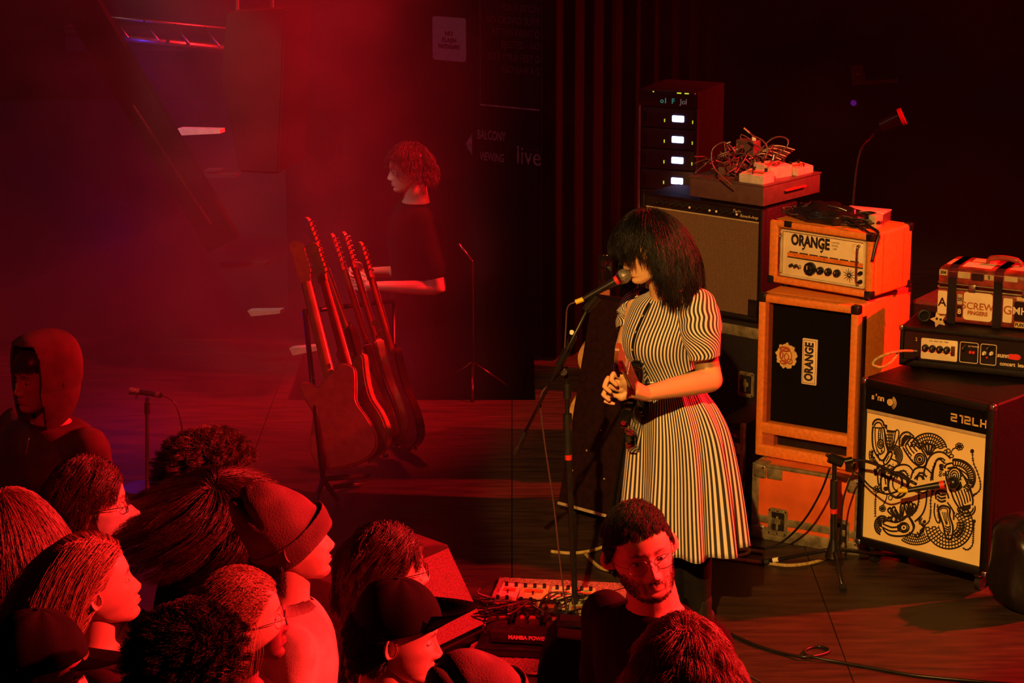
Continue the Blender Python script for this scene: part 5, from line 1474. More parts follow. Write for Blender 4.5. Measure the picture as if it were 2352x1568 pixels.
def hand_shapes(bm, wrist, d, nrm, side, curl=0.35, sc=1.0):
    """palm and five bent fingers; d towards fingertips, nrm out of the back of the hand, side = thumb side vector"""
    wrist, d, nrm = Vector(wrist), Vector(d).normalized(), Vector(nrm).normalized()
    sd = Vector(side).normalized()
    limb(bm, [wrist, wrist + d * 0.03 * sc], [0.024 * sc, 0.026 * sc], 10)
    for k in range(4):
        off = (0.030 - 0.0195 * k) * sc
        base = wrist + d * (0.085 - 0.004 * abs(k - 1)) * sc + sd * off
        limb(bm, [wrist + d * 0.02 * sc + sd * off * 0.6, base], [0.014 * sc, 0.0115 * sc], 10)
        L_ = (0.043, 0.048, 0.045, 0.035)[k] * sc
        p = base; ang_ = curl
        pts = [p]
        for s_ in range(3):
            dd = (d * math.cos(ang_) - nrm * math.sin(ang_)).normalized()
            p = p + dd * L_ * (1.0, 0.68, 0.5)[s_]; pts.append(p); ang_ += curl * 1.3
        limb(bm, pts, [0.0095 * sc, 0.0086 * sc, 0.0078 * sc, 0.0066 * sc], 8)
    tb = wrist + d * 0.022 * sc + sd * 0.022 * sc
    limb(bm, [tb, tb + (d * 0.7 + sd * 0.75 - nrm * 0.2).normalized() * 0.04 * sc, tb + (d * 0.7 + sd * 0.75 - nrm * 0.2).normalized() * 0.04 * sc + (d * 0.95 + sd * 0.25 - nrm * 0.35).normalized() * 0.032 * sc,
              tb + (d * 0.7 + sd * 0.75 - nrm * 0.2).normalized() * 0.04 * sc + (d * 0.95 + sd * 0.25 - nrm * 0.35).normalized() * 0.055 * sc], [0.014 * sc, 0.0115 * sc, 0.0098 * sc, 0.0075 * sc], 8)

def euler_m(yaw=0, pitch=0, roll=0):
    """head turn: yaw to its left, pitch down positive, roll; degrees"""
    return (Matrix.Rotation(math.radians(yaw), 4, 'Z') @ Matrix.Rotation(math.radians(pitch), 4, 'X') @ Matrix.Rotation(math.radians(roll), 4, 'Y'))

def curves_obj(name, pts, radius, m, parent):
    """strand geometry: pts (N, K, 3)"""
    N, K, _ = pts.shape
    hc = bpy.data.hair_curves.new(name)
    hc.add_curves([K] * N)
    hc.points.foreach_set('position', pts.reshape(-1).astype(np.float32))
    r = np.tile(radius * np.linspace(1, 0.35, K), N).astype(np.float32)
    hc.points.foreach_set('radius', r)
    hc.materials.append(m)
    o = bpy.data.objects.new(name, hc); COL.objects.link(o)
    if parent: o.parent = parent
    return o

def grow(hV, hF, HM, mask, n, length, grav=0.5, comb=None, stiff=0.6, thick=0.02, curl=0.0, cfreq=9, clump=60, clumpy=0.6, K=14, lift=0.3, seed=1, body=None, wave=0.0, rad_=(0.086, 0.106, 0.132), wind=None, front_cut=None):
    """hair strands in person space. HM: head matrix in person space; body: list of (centre, radius) spheres to stay outside"""
    rg = np.random.default_rng(seed)
    tri = np.array([(f[0], f[1], f[2]) for f in hF if len(f) == 4]); tri2 = np.array([(f[0], f[2], f[3]) for f in hF if len(f) == 4])
    tri = np.concatenate([tri, tri2])
    C = hV[tri].mean(1)
    ok = mask(C)
    tri = tri[ok]
    a_, b_, c_ = hV[tri[:, 0]], hV[tri[:, 1]], hV[tri[:, 2]]
    cr_ = np.cross(b_ - a_, c_ - a_); area = np.linalg.norm(cr_, axis=1)
    idx = rg.choice(len(tri), n, p=area / area.sum())
    u, v = rg.random(n), rg.random(n); f_ = u + v > 1; u[f_], v[f_] = 1 - u[f_], 1 - v[f_]
    root = a_[idx] + (b_[idx] - a_[idx]) * u[:, None] + (c_[idx] - a_[idx]) * v[:, None]
    R_ = np.array(rad_); c0 = np.array([0, 0.008, 0.0])
    nrm = (root - c0) / R_ ** 2; nrm /= np.linalg.norm(nrm, axis=1)[:, None]
    A = np.array(HM); Rm, tr_ = A[:3, :3], A[:3, 3]
    g = Rm.T @ np.array([0, 0, -1.0])
    if wind is not None: wnd = Rm.T @ np.array(wind)
    off = thick * rg.random(n) ** 0.8
    L_ = length(root, rg) if callable(length) else np.full(n, length) * (0.85 + 0.3 * rg.random(n))
    cb = comb(root) if comb is not None else np.zeros_like(root)
    cb = np.where(np.isnan(cb), 0, cb)
    d = nrm * lift + cb * 0.9 + rg.normal(0, 0.08, root.shape); d /= np.linalg.norm(d, axis=1)[:, None]
    p = root.copy(); out = [p.copy()]
    bodyl = []
    if body:
        for cc, rr_ in body: bodyl.append((Rm.T @ (np.array(cc) - tr_), rr_))
    for k in range(1, K):
        t = k / (K - 1)
        d = d * stiff + cb * (0.55 * (1 - t)) + g * grav * (0.35 + t) + rg.normal(0, 0.02, root.shape)
        if wind is not None: d = d + wnd * t
        d /= np.linalg.norm(d, axis=1)[:, None] + 1e-9
        p = p + d * (L_ / (K - 1))[:, None]
        Ro = R_[None, :] + off[:, None] + 0.001
        q = (p - c0) / Ro; r = np.linalg.norm(q, axis=1)
        ins = r < 1
        p[ins] = c0 + (q[ins] / r[ins][:, None]) * Ro[ins]
        for cc, rr_ in bodyl:
            dv = p - cc; r = np.linalg.norm(dv, axis=1); rr2 = rr_ + off * 0.7
            ins = r < rr2; p[ins] = cc + dv[ins] / r[ins][:, None] * rr2[ins][:, None]
        out.append(p.copy())
    S_ = np.stack(out, 1)
    # clumps
    gi = rg.choice(n, min(clump, n), replace=False)
    near = np.argmin(((root[:, None, :] - root[gi][None, :, :]) ** 2).sum(2), 1)
    G_ = S_[gi][near]
    t = np.linspace(0, 1, K)[None, :, None]
    S_ = S_ + (G_ - S_) * (clumpy * t ** 1.3) * (0.6 + 0.4 * rg.random(n))[:, None, None]
    ph = rg.random(len(gi)) * 6.28; ph2 = rg.random(len(gi)) * 6.28; fq = cfreq * (0.75 + 0.5 * rg.random(len(gi)))
    pn, p2, fn = ph[near][:, None], ph2[near][:, None], fq[near][:, None]
    tt = np.linspace(0, 1, K)[None, :]
    if curl > 0:
        e1 = np.cross(nrm, g[None, :]); e1 /= np.linalg.norm(e1, axis=1)[:, None] + 1e-6
        S_ = S_ + curl * (tt ** 0.7)[..., None] * (np.cos(fn * tt + pn)[..., None] * e1[:, None, :] + np.sin(fn * tt + pn)[..., None] * nrm[:, None, :])
    if wave > 0:
        e1 = np.cross(nrm, g[None, :]); e1 /= np.linalg.norm(e1, axis=1)[:, None] + 1e-6
        S_ = S_ + wave * tt[..., None] * np.sin(fn * tt + p2)[..., None] * e1[:, None, :]
    S_ = S_ + rg.normal(0, 0.0012, S_.shape) * t
    # scalp stays outside the skull after clumping
    q = (S_ - c0) / (R_ * 0.985); r = np.linalg.norm(q, axis=2)
    ins = (r < 1) & (np.arange(K)[None, :] > 0)
    S_[ins] = c0 + q[ins] / r[ins][:, None] * (R_ * 0.985)
    if front_cut is not None:
        keep = ~front_cut(S_[:, -1], root)
        S_ = S_[keep]
    return S_ @ Rm.T + tr_

def shell(hV, hF, HM, mask, thick, name, m, parent, disp=None, smooth=True):
    """a close layer over part of the head, pushed out along its normals"""
    R_ = np.array((0.077, 0.098, 0.12)); c0 = np.array([0, 0.008, 0.005])
    nr = (hV - c0) / R_ ** 2; nr /= np.linalg.norm(nr, axis=1)[:, None]
    keep = mask(hV)
    th = thick(hV) if callable(thick) else thick
    V = hV + nr * (th[:, None] if hasattr(th, 'shape') else th)
    if disp: V = disp(V, nr)
    A = np.array(HM); V = V @ A[:3, :3].T + A[:3, 3]
    ids = -np.ones(len(V), int)
    Fc = [f for f in hF if any(keep[i] for i in f)]
    pair = {}
    for f in Fc:
        n_ = len(f)
        for q in range(n_):
            i = f[q]
            if keep[i]: continue
            for j in (f[(q + 1) % n_], f[q - 1]):
                if keep[j] and i not in pair: pair[i] = j
    for f in Fc:
        for i in f:
            if not keep[i] and i not in pair:
                pair[i] = next(j for j in f if keep[j])
    if pair:
        I = np.array(list(pair)); J = np.array([pair[i] for i in pair])
        a0 = hV[I].copy(); b0 = hV[J].copy(); lo = np.zeros(len(I)); hi = np.ones(len(I))     # hi side is kept
        for _ in range(9):
            mid = (lo + hi) / 2; pm = a0 + (b0 - a0) * mid[:, None]; kk = mask(pm)
            hi = np.where(kk, mid, hi); lo = np.where(kk, lo, mid)
        V = V.copy(); V0 = (V[I] - 0)
        V[I] = V0 + (np.linalg.inv(A[:3, :3]) @ np.zeros(3)) + ((b0 - a0) * hi[:, None]) @ A[:3, :3].T
    used = sorted({i for f in Fc for i in f}); ids[used] = np.arange(len(used))
    me = bpy.data.meshes.new(name); me.from_pydata(V[used].tolist(), [], [tuple(int(ids[i]) for i in f) for f in Fc])
    o = link(name, me, m, parent, smooth=smooth)
    return o

HC = {}
def get_head(key, **k):
    if key not in HC: HC[key] = head_geo(**k)
    return HC[key]

def person(label, loc, yaw, height=1.75, head=(0, 0, 0), headkey='m', headkw={}, hs=1.0, skin='skin', lean=(0, 0), arms=None, shirt='black_cloth', shirt_kind='tee', trousers='denim', voxel=0.012,
           build=1.0, shirt_voxel=0.012, hands=True, neck_shift=(0, 0), group=None, shrug=0.0, eyes=True, folds=0.006):
    """standing figure. Returns dict with the Empty, head matrix and head geometry"""
    s = height / 1.75
    t = thing('person', label, 'person', loc, yaw, group)
    lx, ly = lean                                   # how far the chest leads the hips (m), person space
    Z = lambda z: z * s
    nb = Vector((lx, ly, Z(1.47))); pv = nb + Vector((neck_shift[0], neck_shift[1] - 0.012, 0.085 * s))
    HM = Matrix.Translation(pv) @ euler_m(*head) @ Matrix.Translation(Vector((0, -0.018, 0.075)) * hs) @ Matrix.Scale(hs, 4)
    B = build
    body = bmesh.new(); sh = bmesh.new(); tr = bmesh.new()
    def L_(z): k_ = min(max((z - 0.9) / 0.5, 0), 1); return lx * k_, ly * k_
    def rings(infl, z0, z1):
        prof = [(0.86, 0.165, 0.118), (0.95, 0.168, 0.120), (1.05, 0.148, 0.108), (1.12, 0.145, 0.106), (1.22, 0.160, 0.117), (1.32, 0.172, 0.120), (1.39, 0.172, 0.108), (1.435, 0.135, 0.086), (1.465, 0.080, 0.066)]
        o_ = []
        for z, rx, ry in prof:
            if z < z0 or z > z1: continue
            a, b = L_(z)
            o_.append((a, b, Z(z) + (shrug if z > 1.4 else 0), rx * B * s + infl, ry * B * s + infl))
        return o_
    loft(body, rings(0, 0.8, 1.5))
    limb(body, [nb + Vector((0, 0.012, -0.05)), pv + Vector((0, 0.008, 0.0)), pv + (HM.to_3x3() @ Vector((0, 0.01, -0.0)))*1.0 + Vector((0, 0, 0.03))], [0.068 * hs, 0.062 * hs, 0.059 * hs] if not headkw.get('fem') else [0.057 * hs, 0.051 * hs, 0.050 * hs])
    for sg in (-1, 1):
        limb(body, [(0.085 * sg * B, 0, Z(0.90)), (0.10 * sg, -0.005, Z(0.49)), (0.105 * sg, 0.015, Z(0.09))], [0.082 * B, 0.055 * B, 0.038])
        limb(body, [(0.105 * sg, 0.02, Z(0.05)), (0.115 * sg, -0.13, Z(0.035))], [0.035, 0.028])
        limb(tr, [(0.085 * sg * B, 0, Z(0.90)), (0.10 * sg, -0.005, Z(0.49)), (0.105 * sg, 0.015, 0.10)], [0.096 * B, 0.072 * B, 0.062])
    loft(tr, [(0, 0, Z(0.82), 0.165 * B, 0.115 * B), (0, 0, Z(0.95), 0.172 * B * s, 0.125 * B * s), (0, 0, Z(1.03), 0.155 * B * s, 0.115 * B * s)])
    A = arms or {}
    armj = {}
    for sg in (-1, 1):
        j = A.get(sg)
        shp = Vector((lx + 0.172 * sg * B * s, ly + 0.004, Z(1.405) + shrug))
        if j is None: j = ((lx * 0.6 + 0.225 * sg * B * s, ly * 0.6 + 0.03, Z(1.12)), (lx * 0.3 + 0.235 * sg * B, ly * 0.3 - 0.06, Z(0.88)))
        el, wr = Vector(j[0]), Vector(j[1])
        armj[sg] = (shp, el, wr)
        limb(body, [shp, shp.lerp(el, 0.5), el, el.lerp(wr, 0.35), wr], [0.054 * B, 0.044 * B, 0.038 * B, 0.039 * B, 0.026])
        long_ = shirt_kind in ('long', 'hoodie')
        ex = 0.018 if shirt_kind == 'hoodie' else 0.010
        if long_: limb(sh, [shp, shp.lerp(el, 0.5), el, el.lerp(wr, 0.5), el.lerp(wr, 0.95)], [0.062 * B + ex, 0.054 * B + ex, 0.046 * B + ex, 0.042 * B + ex, 0.034 + ex])
        else: limb(sh, [shp, shp.lerp(el, 0.45), shp.lerp(el, 0.72)], [0.062 * B + ex, 0.056 * B + ex, 0.056 * B + ex])
    loft(sh, rings(0.013 if shirt_kind != 'hoodie' else 0.028, 0.84, 1.455 if shirt_kind == 'tank' else 1.47))
    me = remesh_bm(body, voxel, 3); V, Fc = mesh_np(me)
    acc = Acc(); acc.add(V, Fc)
    hV, hF, hT = get_head(headkey, **headkw)
    acc.add(hV, hF, hT, HM)
    for sg in (-1, 1):
        eV, eF = ear_geo(sg); acc.add(eV, eF, None, HM @ Matrix.Translation((0.0725 * sg, 0.016, -0.008)) @ Matrix.Rotation(math.radians(-14 * sg), 4, 'Z'))
    if hands:
        for sg in (-1, 1):
            shp, el, wr = armj[sg]
            hb = bmesh.new()
            hd = A.get(('hand', sg))
            if hd: hand_shapes(hb, wr, *hd)
            else: hand_shapes(hb, wr, (wr - el).normalized(), (sg, 0.1, 0), (0, -1, 0), 0.35)
            V, Fc = mesh_np(remesh_bm(hb, 0.0045, 1)); acc.add(V, Fc)
    bo_ = acc.build('body', M[skin], t)
    # clothes
    me = remesh_bm(sh, shirt_voxel, 5, 0.6)
    V, Fc = mesh_np(me)
    if folds:
        nn = np.array([mnoise.noise(Vector((v[0] * 9 + yaw * 3, v[1] * 9, v[2] * 5 + yaw))) + 0.5 * mnoise.noise(Vector((v[0] * 20, v[1] * 20, v[2] * 11))) for v in V])
        c_ = np.array([lx * 0.5, ly * 0.5, 0]); dv = V - c_; dv[:, 2] = 0; dv /= np.linalg.norm(dv, axis=1)[:, None] + 1e-6
        V = V + dv * (nn * folds)[:, None]
    m3 = bpy.data.meshes.new('shirt'); m3.from_pydata(V.tolist(), [], Fc)
    link('hoodie' if shirt_kind == 'hoodie' else 'shirt', m3, M[shirt], t, smooth=True)
    me = remesh_bm(tr, 0.016, 4); link('trousers', me, M[trousers], t, smooth=True)
    for sg in (-1, 1):
        bm = bmesh.new(); limb(bm, [(0.106 * sg, 0.03, 0.040), (0.112 * sg, -0.05, 0.036), (0.118 * sg, -0.15, 0.030)], [0.042, 0.044, 0.034])
        add_box(bm, (0.112 * sg - 0.042, -0.19, 0.001), (0.112 * sg + 0.042, 0.07, 0.02), 0.006)
        link('shoe', remesh_bm(bm, 0.008, 2), M['black_rubber'], t, smooth=True)
    if eyes:
        for sg in (-1, 1):
            V, Fc = icos((0.0315 * sg, -0.0716, 0.0005), (0.0125, 0.0108, 0.0062), 2)
            a = Acc(); a.add(V, Fc, None, HM); e_ = a.build('eye', M['eye'], t)
            V, Fc = icos((0.0315 * sg, -0.0790, -0.0005), (0.0046, 0.0040, 0.0048), 2)
            a = Acc(); a.add(V, Fc, None, HM); a.build('iris', M['iris'], e_)
    return dict(o=t, HM=HM, hV=hV, hF=hF, nb=nb, s=s, pv=pv, arm=armj)

def hairline(front=0.062, side=0.0, back=-0.075, sb=0.03):
    def f(V):
        x, y, z = V[:, 0], V[:, 1], V[:, 2]
        a = np.clip((y + 0.085) / 0.16, 0, 1)
        lim = np.where(a < 0.45, front + (side - front) * (np.clip(a / 0.45, 0, 1)) ** 1.6, side + (back - side) * np.clip((a - 0.55) / 0.3, 0, 1))
        return z > lim
    return f
def comb_back(p): c = np.zeros_like(p); c[:, 1] = 1; c[:, 2] = 0.1; return c
def comb_fwd(p): c = np.zeros_like(p); c[:, 1] = -0.9; c[:, 2] = -0.1; return c
def comb_part(p):
    c = np.zeros_like(p); c[:, 0] = np.sign(p[:, 0]) * np.clip(1 - np.abs(p[:, 0]) / 0.09, 0, 1); c[:, 1] = 0.15; return c
def comb_fan(p):
    """away from the crown"""
    c = p - np.array([0, 0.035, 0.12]); c[:, 2] = 0; n = np.linalg.norm(c, axis=1)[:, None] + 1e-4; return c / n
def add_hair(pr, m, n=4000, length=0.10, name='hair', cap=None, cap_thick=0.004, radius=0.0007, label=None, mask=None, shellmask=None, **k):
    mask = mask or hairline()
    sm = shellmask or mask
    c_ = shell(pr['hV'], pr['hF'], pr['HM'], sm, cap_thick, 'hair', m, pr['o'])
    S_ = grow(pr['hV'], pr['hF'], pr['HM'], mask, n, length, **k)
    h = curves_obj('hair_strands', S_, radius, m, c_)
    h['kind'] = 'stuff'
    return c_
def world_to_person(pr_loc, yaw, p):
    v = Vector(p) - Vector(pr_loc); return Matrix.Rotation(-yaw, 3, 'Z') @ v
def glasses(pr, m=None, r=0.021, rnd=2.4, dy=0.0, w=0.0011):
    m = m or M['steel']; HM = pr['HM']
    g_ = bpy.data.objects.new('glasses', None)
    fr = bmesh.new()
    for sg in (-1, 1):
        pts = []
        for a in np.linspace(0, 2 * PI, 28, endpoint=False):
            ca, sa = math.cos(a), math.sin(a)
            pts.append(HM @ Vector((0.0335 * sg + math.copysign(abs(ca) ** (2 / rnd), ca) * r * 1.15, -0.1015 + 0.12 * (0.0335 - 0.0335) + 0.25 * max(0, (sg * ca)) * 0.02, -0.003 + math.copysign(abs(sa) ** (2 / rnd), sa) * r * 0.82)))
        add_tube(fr, pts, w, 6, closed=True)
        add_tube(fr, spline([HM @ Vector((0.0335 * sg + sg * r * 1.15, -0.097, 0.002)), HM @ Vector((0.070 * sg, -0.078, 0.004)), HM @ Vector((0.0795 * sg, -0.02, 0.002)), HM @ Vector((0.080 * sg, 0.012, -0.004))], 5), w, 6)
    add_tube(fr, spline([HM @ Vector((-0.0335 + r * 1.1, -0.102, 0.002)), HM @ Vector((0, -0.1045, 0.006)), HM @ Vector((0.0335 - r * 1.1, -0.102, 0.002))], 5), w, 6)
    bpy.data.objects.remove(g_)
    return from_bm('glasses', fr, m, pr['o'], smooth=True)
# ================================================================== the singer
SY = 8.5
sx0 = Q(1540, 1380, SY).x
SING = Vector((sx0, SY, 0.0))
def SP(u, v, dy=0.0): return Q(u, v, SY + dy) - SING
sg_ = thing('person', 'singer in a black and white striped dress playing guitar at the microphone', 'person', SING)
SHM = Matrix.Translation(SP(1486, 572, -0.05)) @ euler_m(-64, 13, -4) @ Matrix.Scale(0.98, 4)
def uv_loft(name, rings, m, parent, stripes, n=160, uoff=0.0, solid=0.003, vexp=2.2, smooth=True, disp=None, shift=None):
    """cloth loft with a stripe coordinate running round it. rings: (centre, rx, ry, yaw[, axis])"""
    bm = bmesh.new(); uvl = bm.loops.layers.uv.new('UVMap')
    R = []
    for ri, rg in enumerate(rings):
        c, rx, ry, yw = rg[:4]
        ax = rg[4] if len(rg) > 4 else None
        row = []
        for k in range(n):
            a = 2 * PI * k / n
            ca, sa = math.cos(a), math.sin(a)
            x = math.copysign(abs(ca) ** (2 / vexp), ca) * rx; y = math.copysign(abs(sa) ** (2 / vexp), sa) * ry
            if disp:
                q = 1 + disp(a, ri / (len(rings) - 1)); x *= q; y *= q
            v = Vector((x * math.cos(yw) - y * math.sin(yw), x * math.sin(yw) + y * math.cos(yw), 0))
            if ax is not None:
                v = Vector((0, 0, 1)).rotation_difference(ax) @ v
            if shift: v += shift(a, ri / (len(rings) - 1))
            row.append(bm.verts.new(c + v))
        R.append(row)
    for i in range(len(R) - 1):
        for k in range(n):
            f = bm.faces.new((R[i][k], R[i][(k + 1) % n], R[i + 1][(k + 1) % n], R[i + 1][k]))
            for l, (kk, ii) in zip(f.loops, ((k, i), (k + 1, i), (k + 1, i + 1), (k, i + 1))):
                l[uvl].uv = (kk / n * stripes + uoff, ii)
    me = bpy.data.meshes.new(name); bm.normal_update()
    bmesh.ops.recalc_face_normals(bm, faces=bm.faces)
    bm.to_mesh(me); bm.free()
    o = link(name, me, m, parent, smooth=smooth)
    so = o.modifiers.new('thick', 'SOLIDIFY'); so.thickness = solid; so.offset = -1
    return o
def interp_rings(keys, n):
    """keys: (v, u, rx, ry, yaw, dy) -> smooth rings"""
    K_ = np.array(keys, float); t = np.arange(len(keys)); T = np.linspace(0, len(keys) - 1, n)
    C_ = np.stack([cub(T, t, K_[:, j]) for j in range(6)], 1)
    return [(SP(r[1], r[0], r[5]), r[2], r[3], math.radians(r[4])) for r in C_]
yb_ = -52
bod = [(668, 1534, 0.070, 0.060, yb_, 0.02), (682, 1532, 0.108, 0.075, yb_, 0.02), (700, 1528, 0.140, 0.090, yb_, 0.015), (725, 1524, 0.148, 0.106, yb_, 0.0), (752, 1519, 0.147, 0.121, yb_, -0.01), (780, 1516, 0.143, 0.130, yb_, -0.015),
       (806, 1517, 0.139, 0.127, yb_, -0.01), (832, 1522, 0.137, 0.112, yb_, 0.0), (860, 1532, 0.131, 0.102, yb_, 0.0), (886, 1538, 0.129, 0.100, yb_, 0.0), (900, 1540, 0.133, 0.105, yb_, 0.0)]
def wr(a, t):
    return 0.012 * math.sin(a * 3 + t * 9) * (0.3 + t) + 0.010 * math.sin(a * 7 + 3 * t) * max(0, t - 0.55) * 2
uv_loft('dress_bodice', interp_rings(bod, 40), M['stripes'], sg_, 62, disp=wr)
sk = [(882, 1539, 0.131, 0.102, yb_, 0.0), (905, 1543, 0.146, 0.116, yb_, 0.0), (935, 1550, 0.166, 0.138, yb_, 0.0), (985, 1558, 0.186, 0.160, yb_, 0.0), (1060, 1563, 0.202, 0.178, yb_, 0.0), (1150, 1566, 0.215, 0.196, yb_, 0.0), (1243, 1568, 0.228, 0.208, yb_, 0.0)]
def pleat(a, t):
    return (0.125 * t + 0.014) * math.sin(a * 9 + 0.6 + 0.5 * math.sin(a * 2)) + 0.03 * t * math.sin(a * 5 + 2) + 0.012 * math.sin(a * 23) * (1 - t) ** 2
uv_loft('dress_skirt', interp_rings(sk, 44), M['stripes'], sg_, 92, n=360, disp=pleat)
# neckline edge and button placket
def bod_pt(v, ang, out=0.004):
    K_ = np.array(bod, float); u_, rx, ry, dy = [float(np.interp(v, K_[:, 0], K_[:, j])) for j in (1, 2, 3, 5)]
    ca, sa = math.cos(ang), math.sin(ang)
    x = math.copysign(abs(ca) ** (2 / 2.2), ca) * (rx + out); y = math.copysign(abs(sa) ** (2 / 2.2), sa) * (ry + out); yw = math.radians(yb_)
    return SP(u_, v, dy) + Vector((x * math.cos(yw) - y * math.sin(yw), x * math.sin(yw) + y * math.cos(yw), 0))
pl_ = tube('placket', [bod_pt(v, -PI / 2, -0.002) for v in (690, 715, 745, 780, 810, 840, 880)], 0.007, M['black_cloth'], sg_, 8, 4)
for v in (715, 750, 790, 830): 
    p = bod_pt(v, -PI / 2, 0.006); cyl('button', p, p + Vector((-0.003, -0.003, 0)), 0.005, M['cream_dark'], pl_, n=10)
# sleeves
def sleeve(name, pts, rad, yaw, stripes):
    P_ = spline(pts, 8); T = np.linspace(0, 1, len(P_)); rr = cub(T, np.linspace(0, 1, len(rad)), rad)
    rings = []
    for i, p in enumerate(P_):
        d = (P_[min(i + 1, len(P_) - 1)] - P_[max(i - 1, 0)]).normalized()
        rings.append((p, rr[i], rr[i] * 0.92, yaw, d))
    uv_loft(name, rings, M['stripes'], sg_, stripes, n=120, disp=lambda a, t: 0.05 * math.sin(a * 8) * (1 - t) ** 1.2 + 0.03 * math.sin(a * 5 + 1) * t)
sleeve('dress_sleeve', [SP(1578, 672, -0.06), SP(1598, 695, -0.10), SP(1607, 735, -0.13), SP(1612, 778, -0.15), SP(1618, 822, -0.16)], [0.030, 0.066, 0.076, 0.071, 0.060], 0.3, 29)
sleeve('dress_sleeve', [SP(1482, 678, 0.10), SP(1462, 695, 0.15), SP(1452, 725, 0.16), SP(1448, 755, 0.14)], [0.030, 0.055, 0.060, 0.052], 0.3, 29)
# body: neck, arms, legs as one figure
bm = bmesh.new()
SHL, ELB, WRI = SP(1592, 705, -0.07), SP(1632, 872, -0.16), SP(1482, 904, -0.36)
limb(bm, [SHL, SHL.lerp(ELB, 0.5), ELB], [0.050, 0.050, 0.045])
limb(bm, [ELB, ELB.lerp(WRI, 0.35), WRI], [0.046, 0.043, 0.0265])
SR, ER, WR_ = SP(1466, 700, 0.12), SP(1436, 806, 0.15), SP(1462, 872, 0.02)
limb(bm, [SR, SR.lerp(ER, 0.5), ER], [0.045, 0.043, 0.042]); limb(bm, [ER, ER.lerp(WR_, 0.4), WR_], [0.042, 0.037, 0.025])
nk = SP(1530, 688, 0.0)
limb(bm, [nk, SHM @ Vector((0, 0.03, -0.06)), SHM @ Vector((0, 0.025, 0.0))], [0.056, 0.048, 0.048])
loft(bm, [(*SP(u, v, dy), rx * 0.9, ry * 0.9, math.radians(yb_)) for v, u, rx, ry, _, dy in bod[::-1]], 28)
loft(bm, [(*(SP(1558, 1000, 0.02)), 0.12, 0.10, 0), (*(SP(1552, 930, 0.02)), 0.115, 0.095, 0), (*(SP(1543, 890, 0.01)), 0.10, 0.08, 0)])
for u0, dy in ((1530, -0.02), (1596, 0.0)):
    limb(bm, [SP(1548 + (u0 - 1560) * 0.6, 985, dy), SP(u0, 1200, dy), SP(u0 + 6, 1300, dy + 0.02), SP(u0 + 12, 1425, dy + 0.02)], [0.085, 0.055, 0.052, 0.036])
me = remesh_bm(bm, 0.008, 3); V, Fc = mesh_np(me)
acc = Acc()
T = np.ones((len(V), 3))
# inked arm: dark band and line drawings on the lower upper arm and forearm
band = (np.abs((V - np.array(SHL.lerp(ELB, 0.80))) @ np.array((ELB - SHL).normalized())) < 0.014) & (np.linalg.norm(V - np.array(SHL.lerp(ELB, 0.80)), axis=1) < 0.09)
T[band] *= 0.35
nn = np.array([mnoise.noise(Vector(v * 34)) for v in V])
lines = (np.abs(nn) < 0.03) & (np.linalg.norm(V - np.array(ELB), axis=1) < 0.10)
T[lines] *= 1.0
acc.add(V, Fc, T)
hV, hF, hT = get_head('singer', fem=1, nose=0.95, jaw=0.95, lips=1.3, cheek=1.2)
acc.add(hV, hF, hT, SHM)
# guitar frame first: the left hand closes round the neck
NH = SP(1409, 812, -0.80); NB = SP(1452, 905, -0.26)
GN = (NH - NB).normalized()
GK = Vector((-1, 0.12, -0.1)); GK = (GK - GN * GK.dot(GN)).normalized(); GU = GN.cross(GK).normalized()
hb = bmesh.new()
HC_ = NB.lerp(NH, 0.30)                     # where the hand holds the neck
pc = SP(1452, 893, -0.40)
limb(hb, [WRI, WRI.lerp(pc, 0.5), pc], [0.0265, 0.030, 0.034], 12)
def fing(pts, r=0.0092): limb(hb, pts, [r, r * 0.95, r * 0.88, r * 0.72][:len(pts)], 9)
limb(hb, [pc, SP(1432, 872, -0.44)], [0.030, 0.020], 12); limb(hb, [pc, SP(1428, 910, -0.42)], [0.028, 0.018], 12)
fing([SP(1430, 868, -0.45), SP(1408, 858, -0.47), SP(1404, 872, -0.48), SP(1416, 884, -0.48)], 0.0105)
fing([SP(1424, 882, -0.44), SP(1396, 868, -0.46), SP(1388, 888, -0.475), SP(1402, 900, -0.48)], 0.0105)
fing([SP(1426, 896, -0.43), SP(1397, 886, -0.45), SP(1385, 906, -0.46), SP(1399, 918, -0.465)], 0.0100)
fing([SP(1430, 912, -0.41), SP(1402, 906, -0.43), SP(1390, 922, -0.44), SP(1410, 927, -0.445)], 0.0090)
fing([SP(1458, 890, -0.42), SP(1444, 868, -0.45), SP(1434, 850, -0.47)], 0.0125)
V, Fc = mesh_np(remesh_bm(hb, 0.0036, 2)); acc.add(V, Fc)
hb = bmesh.new(); hand_shapes(hb, WR_, SP(1458, 905, -0.08) - WR_, Vector((-1, 0.2, 0)), Vector((0, -1, 0.3)), 0.4, 0.95)
V, Fc = mesh_np(remesh_bm(hb, 0.0045, 1)); acc.add(V, Fc)
for sgn in (-1, 1):
    eV, eF = ear_geo(sgn); acc.add(eV, eF, None, SHM @ Matrix.Translation((0.0725 * sgn, 0.016, -0.008)))
acc.build('body', M['skin_singer'], sg_)
